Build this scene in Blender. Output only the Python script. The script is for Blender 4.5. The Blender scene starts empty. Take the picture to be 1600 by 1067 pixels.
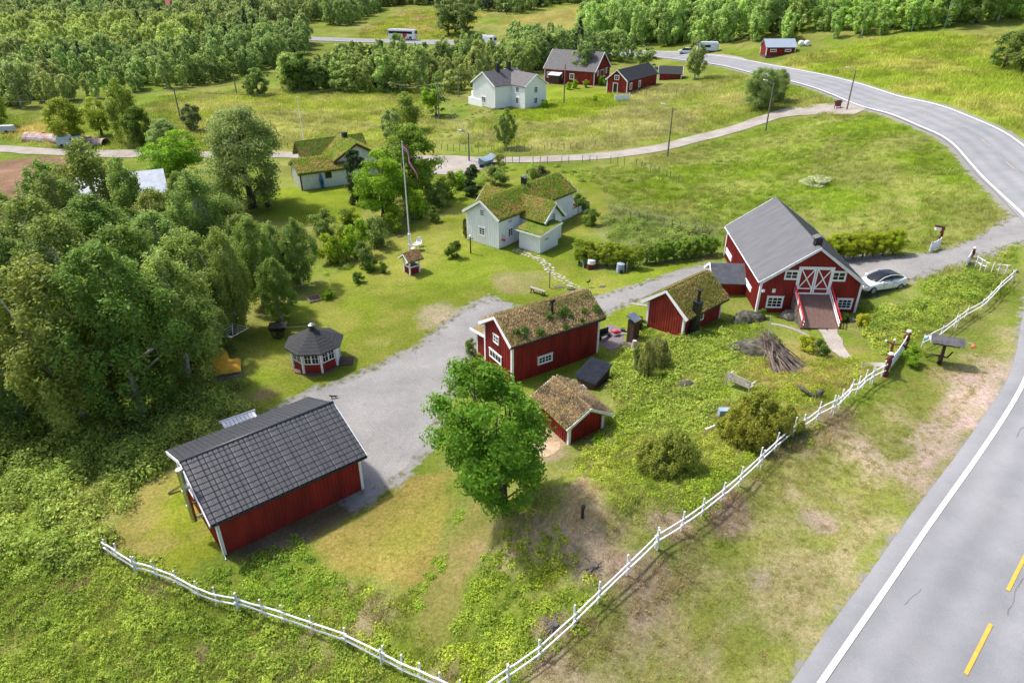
import bpy, bmesh, math, random
import numpy as np
from mathutils import Vector, Matrix
from mathutils.geometry import delaunay_2d_cdt
random.seed(7); RNG = np.random.default_rng(7)
R = math.radians
scene = bpy.context.scene
COL = scene.collection

# ------------------------------------------------------------------ camera model (used to survey the ground)
CH = 27.0; FPX = 1067.0; PITCH = R(29.4); CC, SS = math.cos(PITCH), math.sin(PITCH)
def ray(px, py):
    x = (px-800)/FPX; y = -(py-533.5)/FPX
    return np.array([x, CC+y*SS, -SS+y*CC])
def proj(p):
    x, y, z = p[0], p[1], p[2]-CH
    d = y*CC-z*SS; up = y*SS+z*CC
    return 800+FPX*x/d, 533.5-FPX*up/d, d

# ------------------------------------------------------------------ terrain
CTRL = [(420,800,0),(560,770,0),(280,740,0),(500,580,0),(600,620,0.1),(700,560,.4),(560,480,.3),(645,425,.8),(760,470,.8),(790,600,.6),
 (935,553,.7),(935,480,1.4),(729,371,1.2),(843,400,1.2),(896,343,1.3),(900,290,1.2),(840,260,1),(1000,460,1.9),(1090,430,2.3),
 (1009,507,2.1),(1124,499,2.3),(1180,487,2.6),(1336,493,2.7),(1211,400,2.7),(1380,455,3.5),(1255,520,2.9),(1380,520,3.7),
 (889,694,1.6),(845,655,1.3),(940,620,1.7),(785,805,1.7),(720,760,.8),(640,860,.5),(600,960,.5),(660,1000,.9),(760,960,1.8),(860,960,2.9),
 (960,700,2.6),(1040,700,3.1),(1100,640,3.3),(1200,570,3.5),(1180,700,3.9),(1120,540,3.0),(1300,560,3.5),
 (790,1075,2.3),(900,985,3.4),(985,905,4.0),(1065,835,4.3),(1160,745,4.5),(1280,640,4.4),(1390,570,4.2),(1480,510,4.2),(1580,440,4.2),
 (900,1060,2.9),(1030,960,3.3),(1150,860,3.6),(1300,730,3.7),(1440,620,3.9),(1560,520,4.2),(1283,1067,3.5),(1500,1067,3.6),(1440,838,3.9),(1600,597,4.6),(1640,900,4),(1700,600,4.8),
 (1590,380,5.4),(1480,400,4.4),(1595,318,6.),(1500,232,6.5),(1600,238,6.9),(1390,178,6.5),(1400,152,6.6),(1240,127,5.5),(1230,108,5.6),(1130,90,4.5),(1030,85,3.2),(1200,87,5.5),
 (1560,150,9),(1450,90,9.5),(1590,60,12),(1300,75,8),(1700,300,7.5),
 (1200,250,3.2),(1350,280,4.5),(1250,340,3.4),(1100,330,2.2),(1000,290,1.5),(1000,238,1.2),(1150,198,2.6),(1280,167,4.6),(850,246,.9),(700,250,.5),(470,240,.3),
 (475,297,.4),(540,290,.4),(270,240,0),(100,238,0),(30,208,0),(590,345,.5),(400,320,.2),(950,150,1.5),(780,165,1),(870,130,1.5),(1030,120,2.2),
 (650,180,.4),(450,140,.2),(250,140,0),(60,120,0),(630,62,1),(530,64,1),(730,70,1.4),(850,80,2),(900,95,2),(1000,180,2.2),
 (200,620,-.4),(80,500,-.6),(300,450,-.2),(100,650,-.5),(150,800,-.4),(60,950,-.5),(200,880,-.3),(400,965,0),(200,1060,-.3),(480,1050,.1),
 (-100,300,-.5),(-150,600,-.8),(-150,900,-.8),(80,330,-.1),
 (640,35,4),(800,35,5),(560,25,4),(250,70,1),(100,60,1.5),(400,50,2),(850,12,8),(1000,45,6),(200,22,5),(420,15,6),(1100,30,9),(1250,30,12),(1450,20,15)]
def _flat(px, py, z):
    d = ray(px, py); t = (z-CH)/d[2]; return d*t+np.array([0, 0, CH])
def warp(x, y):
    yy = np.maximum(y, 3.)+14.
    return np.stack([np.clip(x/yy, -1.7, 1.7)*1.3, np.log(yy/60.)], -1)
_cp = np.array([_flat(*c) for c in CTRL]); _cw = warp(_cp[:, 0], _cp[:, 1])
def _phi(r2): return np.where(r2 > 1e-12, .5*r2*np.log(r2+1e-12), 0)
_n = len(_cp)
_K = _phi(((_cw[:, None]-_cw[None])**2).sum(-1))+np.eye(_n)*2e-3
_P = np.c_[np.ones(_n), _cw]
_A = np.zeros((_n+3, _n+3)); _A[:_n, :_n] = _K; _A[:_n, _n:] = _P; _A[_n:, :_n] = _P.T
_w = np.linalg.solve(_A, np.r_[_cp[:, 2], 0, 0, 0])
BUMPS = []
def hh(x, y):
    x = np.asarray(x, float); y = np.asarray(y, float); sh = x.shape
    x = x.ravel(); y = y.ravel(); out = np.empty(len(x))
    for i in range(0, len(x), 20000):
        q = warp(x[i:i+20000], y[i:i+20000])
        out[i:i+20000] = _phi(((q[:, None]-_cw[None])**2).sum(-1))@_w[:_n]+_w[_n]+q@_w[_n+1:]
    far = np.clip((y-430)/300., 0, 1)
    out = np.clip(out, -3, 30)
    out = out+far*far*40
    for bx, by, br, bh, p in BUMPS:
        r = np.hypot(x-bx, y-by)/br
        out = out+bh*np.clip(1-r**p, 0, 1)**1.5
    return out.reshape(sh)
def h1(x, y): return float(hh(np.array([x]), np.array([y]))[0])
def gp(px, py):
    z = 1.
    for _ in range(14):
        p = _flat(px, py, z); z = .5*z+.5*h1(p[0], p[1])
    p = _flat(px, py, z)
    return Vector((p[0], p[1], h1(p[0], p[1])))
def gps(pts): return np.array([tuple(gp(*p)) for p in pts])
_m = gp(880, 812); MOUND = (_m.x, _m.y+.2)
BUMPS.append((MOUND[0], MOUND[1], 3.7, 1.6, 3.6))

def vnoise(x, y, s, seed=0):
    x = np.asarray(x)/s+seed*17.3; y = np.asarray(y)/s-seed*9.1
    xi = np.floor(x).astype(np.int64); yi = np.floor(y).astype(np.int64); fx = x-xi; fy = y-yi
    def hsh(a, b):
        n = (a*374761393+b*668265263+seed*974634777) & 0xffffffff
        n = ((n ^ (n >> 13))*1274126177) & 0xffffffff
        return ((n ^ (n >> 16)) & 0xffff)/65535.
    fx = fx*fx*(3-2*fx); fy = fy*fy*(3-2*fy)
    return (hsh(xi, yi)*(1-fx)+hsh(xi+1, yi)*fx)*(1-fy)+(hsh(xi, yi+1)*(1-fx)+hsh(xi+1, yi+1)*fx)*fy
def fbm(x, y, s, seed=0):
    return (vnoise(x, y, s, seed)*.5+vnoise(x, y, s/2.1, seed+1)*.27+vnoise(x, y, s/4.3, seed+2)*.15+vnoise(x, y, s/9., seed+3)*.08)
def sdf(poly, X, Y):
    """signed distance, positive inside"""
    P = np.asarray(poly)[:, :2]; n = len(P); X = X.ravel(); Y = Y.ravel()
    d = np.full(len(X), 1e9); ins = np.zeros(len(X), bool)
    for i in range(n):
        ax, ay = P[i]; bx, by = P[(i+1) % n]
        ex, ey = bx-ax, by-ay; L = ex*ex+ey*ey+1e-9
        t = np.clip(((X-ax)*ex+(Y-ay)*ey)/L, 0, 1)
        d = np.minimum(d, np.hypot(X-ax-t*ex, Y-ay-t*ey))
        c = ((ay > Y) != (by > Y)) & (X < (bx-ax)*(Y-ay)/(by-ay+1e-12)+ax)
        ins ^= c
    return np.where(ins, d, -d)
def sstep(a, b, x):
    t = np.clip((x-a)/(b-a), 0, 1); return t*t*(3-2*t)

# ------------------------------------------------------------------ materials
MATS = {}
def nodes_of(name):
    m = bpy.data.materials.new(name); m.use_nodes = True
    nt = m.node_tree; b = nt.nodes['Principled BSDF']; MATS[name] = m
    return m, nt, b
def nd(nt, t, **kw):
    n = nt.nodes.new(t)
    for k, v in kw.items(): setattr(n, k, v)
    return n
def mat(name, col, rough=.7, var=.15, scale=3., bump=.0, metal=0., spec=.5, col2=None, coord='Object', detail=5, streak=None):
    """procedural paint/stone/metal: noise mixes the colour with a lighter/darker or second colour"""
    m, nt, b = nodes_of(name); L = nt.links
    tc = nd(nt, 'ShaderNodeTexCoord'); nz = nd(nt, 'ShaderNodeTexNoise'); nz.inputs['Scale'].default_value = scale; nz.inputs['Detail'].default_value = detail
    src = tc.outputs[coord]
    if streak:
        mp = nd(nt, 'ShaderNodeMapping'); mp.inputs['Scale'].default_value = streak; L.new(src, mp.inputs[0]); src = mp.outputs[0]
    L.new(src, nz.inputs['Vector'])
    cr = nd(nt, 'ShaderNodeValToRGB'); cr.color_ramp.elements[0].position = .32; cr.color_ramp.elements[1].position = .68
    c2 = col2 or tuple(min(1, c*(1+var)) for c in col); c1 = col if col2 else tuple(c*(1-var) for c in col)
    cr.color_ramp.elements[0].color = (*c1, 1); cr.color_ramp.elements[1].color = (*c2, 1)
    L.new(nz.outputs['Fac'], cr.inputs[0]); L.new(cr.outputs[0], b.inputs['Base Color'])
    b.inputs['Roughness'].default_value = rough; b.inputs['Metallic'].default_value = metal; b.inputs['Specular IOR Level'].default_value = spec
    if bump:
        n2 = nd(nt, 'ShaderNodeTexNoise'); n2.inputs['Scale'].default_value = scale*6; n2.inputs['Detail'].default_value = 6; L.new(src, n2.inputs['Vector'])
        bp = nd(nt, 'ShaderNodeBump'); bp.inputs['Strength'].default_value = bump; bp.inputs['Distance'].default_value = .03
        L.new(n2.outputs['Fac'], bp.inputs['Height']); L.new(bp.outputs[0], b.inputs['Normal'])
    return m
def leafmat(name, instanced=False, trans=.48, rough=.55):
    m, nt, b = nodes_of(name); L = nt.links
    at = nd(nt, 'ShaderNodeAttribute', attribute_name='lc')
    mx = nd(nt, 'ShaderNodeMix', data_type='RGBA', blend_type='MULTIPLY'); mx.inputs[0].default_value = 1
    L.new(at.outputs['Color'], mx.inputs[6])
    if instanced:
        a2 = nd(nt, 'ShaderNodeAttribute', attribute_name='tint', attribute_type='INSTANCER'); L.new(a2.outputs['Color'], mx.inputs[7])
    else:
        oi = nd(nt, 'ShaderNodeObjectInfo'); L.new(oi.outputs['Color'], mx.inputs[7])
    L.new(mx.outputs[2], b.inputs['Base Color']); b.inputs['Roughness'].default_value = rough; b.inputs['Specular IOR Level'].default_value = .12
    tr = nd(nt, 'ShaderNodeBsdfTranslucent'); hs = nd(nt, 'ShaderNodeHueSaturation'); hs.inputs['Value'].default_value = 1.5; hs.inputs['Hue'].default_value = .485
    L.new(mx.outputs[2], hs.inputs['Color']); L.new(hs.outputs[0], tr.inputs['Color'])
    ms = nd(nt, 'ShaderNodeMixShader'); ms.inputs[0].default_value = trans
    L.new(b.outputs[0], ms.inputs[1]); L.new(tr.outputs[0], ms.inputs[2]); L.new(ms.outputs[0], nt.nodes['Material Output'].inputs[0])
    return m
RED = mat('red_paint', (.25, .015, .011), .75, .30, 1.6, .35, streak=(1, 1, .25))
DRED = mat('red_stain', (.30, .03, .015), .8, .25, 2, .3)
WHITE = mat('white_paint', (.90, .905, .915), .55, .03, 1.5, .15)
GWHITE = mat('aged_white_paint', (.76, .76, .77), .7, .14, 4, .3)
BLACK = mat('black_metal', (.015, .015, .017), .45, .3, 4)
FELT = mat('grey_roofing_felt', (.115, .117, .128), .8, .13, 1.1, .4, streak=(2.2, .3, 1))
TILE = mat('dark_roof_tiles', (.048, .05, .058), .45, .18, 3, .2)
CORR = mat('black_corrugated_sheet', (.075, .082, .10), .35, .3, 2.5, .1)
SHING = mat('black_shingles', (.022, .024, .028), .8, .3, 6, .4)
SLATE = mat('grey_slate', (.085, .08, .085), .7, .25, 2, .4)
BLUEROOF = mat('pale_metal_roof', (.36, .42, .5), .45, .08, 1, streak=(8, .5, 1))
ZINC = mat('bright_metal_roof', (.42, .47, .56), .35, .15, 2)
WOOD = mat('grey_weathered_wood', (.30, .27, .23), .85, .3, 5, .4)
DWOOD = mat('dark_brown_wood', (.07, .04, .025), .85, .35, 5, .5)
STAIN = mat('red_brown_timber', (.13, .028, .015), .7, .35, 5, .4)
RAMPM = mat('red_brown_planks', (.15, .088, .07), .75, .25, 2.5, .4, streak=(1, 6, 1))
POLE = mat('pole_wood', (.19, .165, .14), .85, .25, 4, .3)
STONE = mat('field_stone', (.06, .056, .05), .9, .4, 4.5, .8, spec=.1, col2=(.20, .185, .16))
BARK = mat('bark', (.13, .11, .09), .9, .4, 4, .6)
BBARK = mat('birch_bark', (.45, .43, .40), .85, .35, 3, .3, streak=(1, 1, 3))
GLASS = mat('dark_window_glass', (.012, .015, .02), .06, .2, 1, spec=.5)
STEEL = mat('stainless_steel', (.55, .55, .52), .25, .1, 2, metal=1.)
PLAST = mat('white_plastic', (.8, .8, .8), .4, .03, 2)
YEL = mat('yellow_tarpaulin', (.68, .36, .02), .6, .12, 2, .4)
BLUEP = mat('blue_plastic', (.03, .16, .4), .4, .1, 2)
GREY = mat('grey_paving', (.17, .14, .15), .85, .25, 5, .4)
RUST = mat('rusty_sheet', (.30, .12, .07), .8, .3, 1.1, .4, col2=(.5, .47, .44))
SOIL = mat('ploughed_soil', (.13, .075, .045), .95, .3, 3, .6)
CARW = mat('white_car_paint', (.8, .81, .83), .18, .02, 1)
RUBBER = mat('tyre_rubber', (.02, .02, .02), .8, .1, 3)
RIM = mat('grey_rims', (.3, .3, .31), .4, .1, 3)
REDL = mat('red_plastic', (.55, .02, .03), .4, .1, 3)
PINK = mat('pink_red_cloth', (.6, .05, .1), .6, .2, 3)
LBLUE = mat('pale_blue_cloth', (.35, .55, .62), .7, .08, 2)
GBLUE = mat('blue_grey_tarpaulin', (.3, .38, .48), .6, .2, 3, .3)
LEAF = leafmat('foliage'); LEAFI = leafmat('undergrowth_leaves', True, .3)

# sod: brown and green moss with grass
def sodmat(name, dry, green, thr):
    m, nt, b = nodes_of(name); L = nt.links
    tc = nd(nt, 'ShaderNodeTexCoord')
    n1 = nd(nt, 'ShaderNodeTexNoise'); n1.inputs['Scale'].default_value = .55; n1.inputs['Detail'].default_value = 4
    n2 = nd(nt, 'ShaderNodeTexNoise'); n2.inputs['Scale'].default_value = 7; n2.inputs['Detail'].default_value = 8
    L.new(tc.outputs['Object'], n1.inputs['Vector']); L.new(tc.outputs['Object'], n2.inputs['Vector'])
    r1 = nd(nt, 'ShaderNodeValToRGB'); r1.color_ramp.elements[0].position = thr-.09; r1.color_ramp.elements[1].position = thr+.09
    L.new(n1.outputs['Fac'], r1.inputs[0])
    mx = nd(nt, 'ShaderNodeMix', data_type='RGBA'); mx.inputs[6].default_value = (*dry, 1); mx.inputs[7].default_value = (*green, 1); L.new(r1.outputs[0], mx.inputs[0])
    r2 = nd(nt, 'ShaderNodeValToRGB'); r2.color_ramp.elements[0].position = .3; r2.color_ramp.elements[0].color = (.35, .33, .32, 1); r2.color_ramp.elements[1].position = .7; r2.color_ramp.elements[1].color = (1.35, 1.3, 1.2, 1)
    L.new(n2.outputs['Fac'], r2.inputs[0])
    m2 = nd(nt, 'ShaderNodeMix', data_type='RGBA', blend_type='MULTIPLY'); m2.inputs[0].default_value = 1
    L.new(mx.outputs[2], m2.inputs[6]); L.new(r2.outputs[0], m2.inputs[7]); L.new(m2.outputs[2], b.inputs['Base Color'])
    b.inputs['Roughness'].default_value = 1; b.inputs['Specular IOR Level'].default_value = .1
    bp = nd(nt, 'ShaderNodeBump'); bp.inputs['Strength'].default_value = .8; bp.inputs['Distance'].default_value = .08
    L.new(n2.outputs['Fac'], bp.inputs['Height']); L.new(bp.outputs[0], b.inputs['Normal'])
    return m
SODB = sodmat('brown_sod', (.30, .23, .13), (.19, .19, .07), .60)
SODM = sodmat('mixed_sod', (.25, .19, .07), (.17, .2, .045), .5)
SODG = sodmat('green_sod', (.25, .21, .07), (.14, .21, .03), .42)

def gravelmat(name, c1, c2, scale=9., tar=False, cracks=False):
    m, nt, b = nodes_of(name); L = nt.links
    tc = nd(nt, 'ShaderNodeNewGeometry')
    big = nd(nt, 'ShaderNodeTexNoise'); big.inputs['Scale'].default_value = .35; big.inputs['Detail'].default_value = 6; big.inputs['Roughness'].default_value = .65
    fine = nd(nt, 'ShaderNodeTexNoise'); fine.inputs['Scale'].default_value = scale; fine.inputs['Detail'].default_value = 7; fine.inputs['Roughness'].default_value = .75
    L.new(tc.outputs['Position'], big.inputs['Vector']); L.new(tc.outputs['Position'], fine.inputs['Vector'])
    cr = nd(nt, 'ShaderNodeValToRGB'); cr.color_ramp.elements[0].color = (*c1, 1); cr.color_ramp.elements[1].color = (*c2, 1)
    cr.color_ramp.elements[0].position = .35; cr.color_ramp.elements[1].position = .65
    L.new(big.outputs['Fac'], cr.inputs[0])
    r2 = nd(nt, 'ShaderNodeValToRGB'); lo = .86 if tar else .6; r2.color_ramp.elements[0].color = (lo, lo, lo, 1); hi = 2-lo; r2.color_ramp.elements[1].color = (hi, hi, hi, 1)
    r2.color_ramp.elements[0].position = .32; r2.color_ramp.elements[1].position = .68
    L.new(fine.outputs['Fac'], r2.inputs[0])
    mx = nd(nt, 'ShaderNodeMix', data_type='RGBA', blend_type='MULTIPLY'); mx.inputs[0].default_value = 1
    L.new(cr.outputs[0], mx.inputs[6]); L.new(r2.outputs[0], mx.inputs[7]); out = mx.outputs[2]
    if cracks:
        wv = nd(nt, 'ShaderNodeTexVoronoi', feature='DISTANCE_TO_EDGE'); wv.inputs['Scale'].default_value = .11
        wn = nd(nt, 'ShaderNodeTexNoise'); wn.inputs['Scale'].default_value = .5; wn.inputs['Detail'].default_value = 5
        va = nd(nt, 'ShaderNodeVectorMath', operation='MULTIPLY_ADD'); va.inputs[1].default_value = (3, 3, 3)
        L.new(tc.outputs['Position'], wn.inputs['Vector']); L.new(wn.outputs['Color'], va.inputs[0]); L.new(tc.outputs['Position'], va.inputs[2]); L.new(va.outputs[0], wv.inputs['Vector'])
        c3 = nd(nt, 'ShaderNodeValToRGB'); c3.color_ramp.elements[0].position = .003; c3.color_ramp.elements[0].color = (.45, .45, .47, 1); c3.color_ramp.elements[1].position = .012
        L.new(wv.outputs['Distance'], c3.inputs[0])
        nm = nd(nt, 'ShaderNodeTexNoise'); nm.inputs['Scale'].default_value = .12; L.new(tc.outputs['Position'], nm.inputs['Vector'])
        c4 = nd(nt, 'ShaderNodeValToRGB'); c4.color_ramp.elements[0].position = .5; c4.color_ramp.elements[1].position = .56; L.new(nm.outputs['Fac'], c4.inputs[0])
        m3 = nd(nt, 'ShaderNodeMix', data_type='RGBA', blend_type='MULTIPLY'); L.new(c4.outputs[0], m3.inputs[0]); L.new(out, m3.inputs[6]); L.new(c3.outputs[0], m3.inputs[7]); out = m3.outputs[2]
    if tar:
        la = nd(nt, 'ShaderNodeAttribute', attribute_name='lat')
        def M(op, x, y=None, z=None):
            q = nd(nt, 'ShaderNodeMath', operation=op)
            for i_, v_ in enumerate((x, y, z)):
                if v_ is None: continue
                if isinstance(v_, (int, float)): q.inputs[i_].default_value = v_
                else: L.new(v_, q.inputs[i_])
            return q.outputs[0]
        wv_ = M('MULTIPLY_ADD', M('COSINE', M('MULTIPLY', la.outputs['Fac'], 3.6)), -.075, 1.0)
        cn_ = nd(nt, 'ShaderNodeTexNoise'); cn_.inputs['Scale'].default_value = .55; cn_.inputs['Detail'].default_value = 7; L.new(tc.outputs['Position'], cn_.inputs['Vector'])
        mk = nd(nt, 'ShaderNodeTexNoise'); mk.inputs['Scale'].default_value = .16; mk.inputs['Detail'].default_value = 2; L.new(tc.outputs['Position'], mk.inputs['Vector'])
        for off_, thr_ in ((.32, .5), (-2.6, .6)):
            dd_ = M('ABSOLUTE', M('ADD', M('MULTIPLY_ADD', cn_.outputs['Fac'], .9, off_-.45), la.outputs['Fac']))
            ln_ = M('MULTIPLY', M('LESS_THAN', dd_, .028), M('GREATER_THAN', mk.outputs['Fac'], thr_)); wv_ = M('MULTIPLY', wv_, M('MULTIPLY_ADD', ln_, -.33, 1.0))
        m5 = nd(nt, 'ShaderNodeVectorMath', operation='SCALE'); L.new(out, m5.inputs[0]); L.new(wv_, m5.inputs['Scale']); out = m5.outputs[0]
    L.new(out, b.inputs['Base Color']); b.inputs['Roughness'].default_value = .9; b.inputs['Specular IOR Level'].default_value = .3
    bp = nd(nt, 'ShaderNodeBump'); bp.inputs['Strength'].default_value = .25 if tar else .6; bp.inputs['Distance'].default_value = .03
    L.new(fine.outputs['Fac'], bp.inputs['Height']); L.new(bp.outputs[0], b.inputs['Normal'])
    return m
ASPH = gravelmat('worn_asphalt', (.215, .219, .232), (.268, .268, .278), 18, True, False)
GRAV = gravelmat('grey_gravel', (.215, .208, .204), (.285, .275, .265), 14)
GRAVB = gravelmat('brown_gravel', (.27, .235, .20), (.38, .345, .31), 10)
MARKW = mat('white_road_paint', (.75, .75, .75), .7, .08, 4)
FADED = mat('worn_yellow_paint', (.42, .36, .22), .8, .15, 4)
MARKY = mat('yellow_road_paint', (.68, .38, .05), .7, .1, 4)

# ------------------------------------------------------------------ mesh helper
def tagobj(o, label=None, cat=None, group=None, kind=None):
    if label: o['label'] = label
    if cat: o['category'] = cat
    if group: o['group'] = group
    if kind: o['kind'] = kind
    return o
def thing(name, label, cat, loc=(0, 0, 0), rz=0., group=None, scale=None):
    o = bpy.data.objects.new(name, None); o.empty_display_size = .3; COL.objects.link(o)
    o.location = loc; o.rotation_euler = (0, 0, rz)
    if scale: o.scale = (scale,)*3
    return tagobj(o, label, cat, group)
class MB:
    def __init__(s): s.v = []; s.f = []; s.mi = []; s.M = None; s.cur = 0
    def add(s, vs, fs):
        n = len(s.v)
        if s.M is not None: vs = [s.M@Vector(v) for v in vs]
        s.v += [tuple(v) for v in vs]; s.f += [tuple(i+n for i in f) for f in fs]; s.mi += [s.cur]*len(fs)
        return s
    def box(s, x0, x1, y0, y1, z0, z1):
        return s.add([(x0,y0,z0),(x1,y0,z0),(x1,y1,z0),(x0,y1,z0),(x0,y0,z1),(x1,y0,z1),(x1,y1,z1),(x0,y1,z1)],
                     [(0,3,2,1),(4,5,6,7),(0,1,5,4),(1,2,6,5),(2,3,7,6),(3,0,4,7)])
    def hexa(s, p):  # 8 points, bottom 4 then top 4
        return s.add(p, [(0,3,2,1),(4,5,6,7),(0,1,5,4),(1,2,6,5),(2,3,7,6),(3,0,4,7)])
    def beam(s, a, b, w, h, up=(0, 0, 1)):
        a = Vector(a); b = Vector(b); d = (b-a).normalized(); sd = d.cross(Vector(up))
        if sd.length < 1e-4: sd = Vector((1, 0, 0))
        sd.normalize(); u = sd.cross(d)
        o = [(-w/2, -h/2), (w/2, -h/2), (w/2, h/2), (-w/2, h/2)]
        return s.hexa([a+sd*i+u*j for i, j in o]+[b+sd*i+u*j for i, j in o])
    def tube(s, pts, rad, n=8, cap=True):
        pts = [Vector(p) for p in pts]; rad = rad if hasattr(rad, '__len__') else [rad]*len(pts)
        vs = []; fs = []
        for i, p in enumerate(pts):
            d = (pts[min(i+1, len(pts)-1)]-pts[max(i-1, 0)]).normalized()
            a = d.cross(Vector((0, 0, 1))) if abs(d.z) < .95 else d.cross(Vector((0, 1, 0)))
            a.normalize(); b = d.cross(a)
            for k in range(n):
                t = 2*math.pi*k/n; vs.append(p+(a*math.cos(t)+b*math.sin(t))*rad[i])
        for i in range(len(pts)-1):
            for k in range(n):
                fs.append((i*n+k, i*n+(k+1) % n, (i+1)*n+(k+1) % n, (i+1)*n+k))
        if cap: fs.append(tuple(range(n))[::-1]); fs.append(tuple((len(pts)-1)*n+k for k in range(n)))
        return s.add(vs, fs)
    def lathe(s, prof, n=16, c=(0, 0, 0)):
        vs = [(c[0]+r*math.cos(2*math.pi*k/n), c[1]+r*math.sin(2*math.pi*k/n), c[2]+z) for r, z in prof for k in range(n)]
        fs = [(i*n+k, i*n+(k+1) % n, (i+1)*n+(k+1) % n, (i+1)*n+k) for i in range(len(prof)-1) for k in range(n)]
        fs.append(tuple(range(n))[::-1]); fs.append(tuple((len(prof)-1)*n+k for k in range(n)))
        return s.add(vs, fs)
    def build(s, name, mats, parent=None, smooth=False, label=None):
        me = bpy.data.meshes.new(name); me.from_pydata(s.v, [], s.f)
        for m in (mats if isinstance(mats, (list, tuple)) else [mats]): me.materials.append(m)
        me.polygons.foreach_set('material_index', s.mi)
        if smooth: me.polygons.foreach_set('use_smooth', [True]*len(s.f))
        me.update()
        bm = bmesh.new(); bm.from_mesh(me); bmesh.ops.recalc_face_normals(bm, faces=bm.faces); bm.to_mesh(me); bm.free()
        o = bpy.data.objects.new(name, me); COL.objects.link(o)
        if parent: o.parent = parent
        if label: o['label'] = label
        return o
def fast_mesh(name, V, F, mats=(), cols=None, smooth=False):
    """V (n,3) array, F (m,k) array"""
    me = bpy.data.meshes.new(name); n = len(V); m, k = F.shape
    me.vertices.add(n); me.vertices.foreach_set('co', np.ascontiguousarray(V, np.float32).ravel())
    me.loops.add(m*k); me.loops.foreach_set('vertex_index', np.ascontiguousarray(F, np.int32).ravel())
    me.polygons.add(m); me.polygons.foreach_set('loop_start', np.arange(0, m*k, k, dtype=np.int32))
    me.polygons.foreach_set('loop_total', np.full(m, k, np.int32))
    if cols is not None:
        a = me.attributes.new('lc', 'FLOAT_COLOR', 'POINT'); c = np.ones((n, 4), np.float32); c[:, :3] = cols; a.data.foreach_set('color', c.ravel())
    for mm in mats: me.materials.append(mm)
    if smooth: me.polygons.foreach_set('use_smooth', np.ones(m, bool))
    me.update(calc_edges=True); me.validate()
    return me
def link(name, me, parent=None, loc=None, label=None):
    o = bpy.data.objects.new(name, me); COL.objects.link(o)
    if parent: o.parent = parent
    if loc is not None: o.location = loc
    if label: o['label'] = label
    return o

def struct(o): o['kind'] = 'structure'; return o
# ------------------------------------------------------------------ ground sheet
def graded(a, segs):
    out = [a]
    for end, st, gr in segs:
        while out[-1] < end-1e-6:
            out.append(min(end, out[-1]+st)); st *= gr
    return out
yp = graded(8., [(112, .5, 1), (262, 1., 1), (1100, 2.5, 1.06)])
yn = graded(-8., [(0, 2., 1.)]) ; yn = graded(8., [(80, 1.5, 1.12)]); yn = [16-v for v in yn[:0:-1]]
ys = np.array(yn+yp)
xp = graded(0., [(46, .5, 1), (115, 1., 1), (1100, 2.5, 1.07)]); xs = np.array([-v for v in xp[:0:-1]]+xp)
GX, GY = np.meshgrid(xs, ys); GZ = hh(GX, GY)
PX = {}
def region(name, pts): PX[name] = gps(pts); return PX[name]
region('lawn', [(372,640),(392,585),(345,535),(430,500),(500,450),(560,405),(620,372),(690,312),(728,285),(800,262),(900,262),(940,292),(950,330),(930,355),(890,378),(900,418),(960,428),(1080,405),(1120,430),(1130,478),(1000,500),(960,530),(945,560),(860,600),(800,612),(740,570),(700,600),(650,640),(560,640),(430,665)])
region('lawn2', [(395,296),(470,293),(560,288),(565,345),(480,350),(400,338)])
region('lawn3', [(172,832),(232,757),(285,728),(330,800),(350,870),(300,885),(290,915),(200,862)])
region('lawn4', [(480,845),(560,805),(640,740),(705,735),(705,790),(662,918),(600,905),(520,888)])
region('tan', [(700,850),(760,760),(795,800),(745,880),(690,1000),(650,1003),(665,935)])
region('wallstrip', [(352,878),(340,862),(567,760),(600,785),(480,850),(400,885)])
region('verge', [(820,1090),(1000,940),(1100,858),(1250,735),(1370,625),(1440,572),(1520,560),(1590,500),(1640,560),(1280,1090)])
region('sand', [(1420,612),(1470,585),(1530,560),(1640,520),(1640,600),(1530,720),(1480,760),(1430,750),(1370,705),(1395,660)])
region('bank', [(850,1025),(985,905),(1065,835),(1180,740),(1280,655),(1330,625),(1345,640),(1210,765),(1050,930),(900,1060)])
region('soil', [(-80,262),(0,252),(60,246),(140,243),(150,330),(70,420),(-80,470)])
region('farm', [(770,182),(800,140),(850,133),(945,138),(985,160),(930,180),(850,192)])
region('upper', [(1320,500),(1340,470),(1420,450),(1480,430),(1540,395),(1600,380),(1600,430),(1570,480),(1450,560),(1400,560),(1340,520)])
region('hill', [(960,560),(1000,520),(1100,520),(1180,500),(1240,560),(1340,560),(1380,570),(1250,660),(1080,810),(960,790),(900,720),(950,690)])
region('cut', [(1180,560),(1240,540),(1330,540),(1385,560),(1300,640),(1220,640),(1170,600)])
region('yellow', [(0,205),(60,190),(130,215),(110,232),(0,212)])
region('field1', [(850,160),(1060,130),(1200,150),(1180,180),(1100,205),(960,235),(760,240),(700,200),(780,180)])
region('field2', [(420,150),(640,150),(700,200),(690,240),(420,232),(250,180),(330,150)])
region('field3', [(560,50),(640,15),(760,20),(720,58),(560,62)])
region('field4', [(1200,110),(1250,88),(1330,70),(1500,55),(1640,60),(1640,240),(1500,180),(1350,135)])
region('field5', [(780,30),(900,10),(980,5),(900,45),(800,60)])
region('meadow', [(900,280),(1000,255),(1180,210),(1300,180),(1450,200),(1560,290),(1575,330),(1480,370),(1330,370),(1200,300),(1130,360),(960,390),(950,300)])
region('rough', [(940,420),(950,320),(1000,330),(1140,350),(1100,410),(1000,420)])
YARD = [(765,464),(800,478),(802,500),(770,512),(742,540),(715,578),(703,618),(685,655),(668,700),(640,735),(600,765),(560,790),(480,740),(400,690),(398,655),(440,636),(480,612),(540,594),(600,568),(655,542),(696,505),(733,480)]
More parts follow.
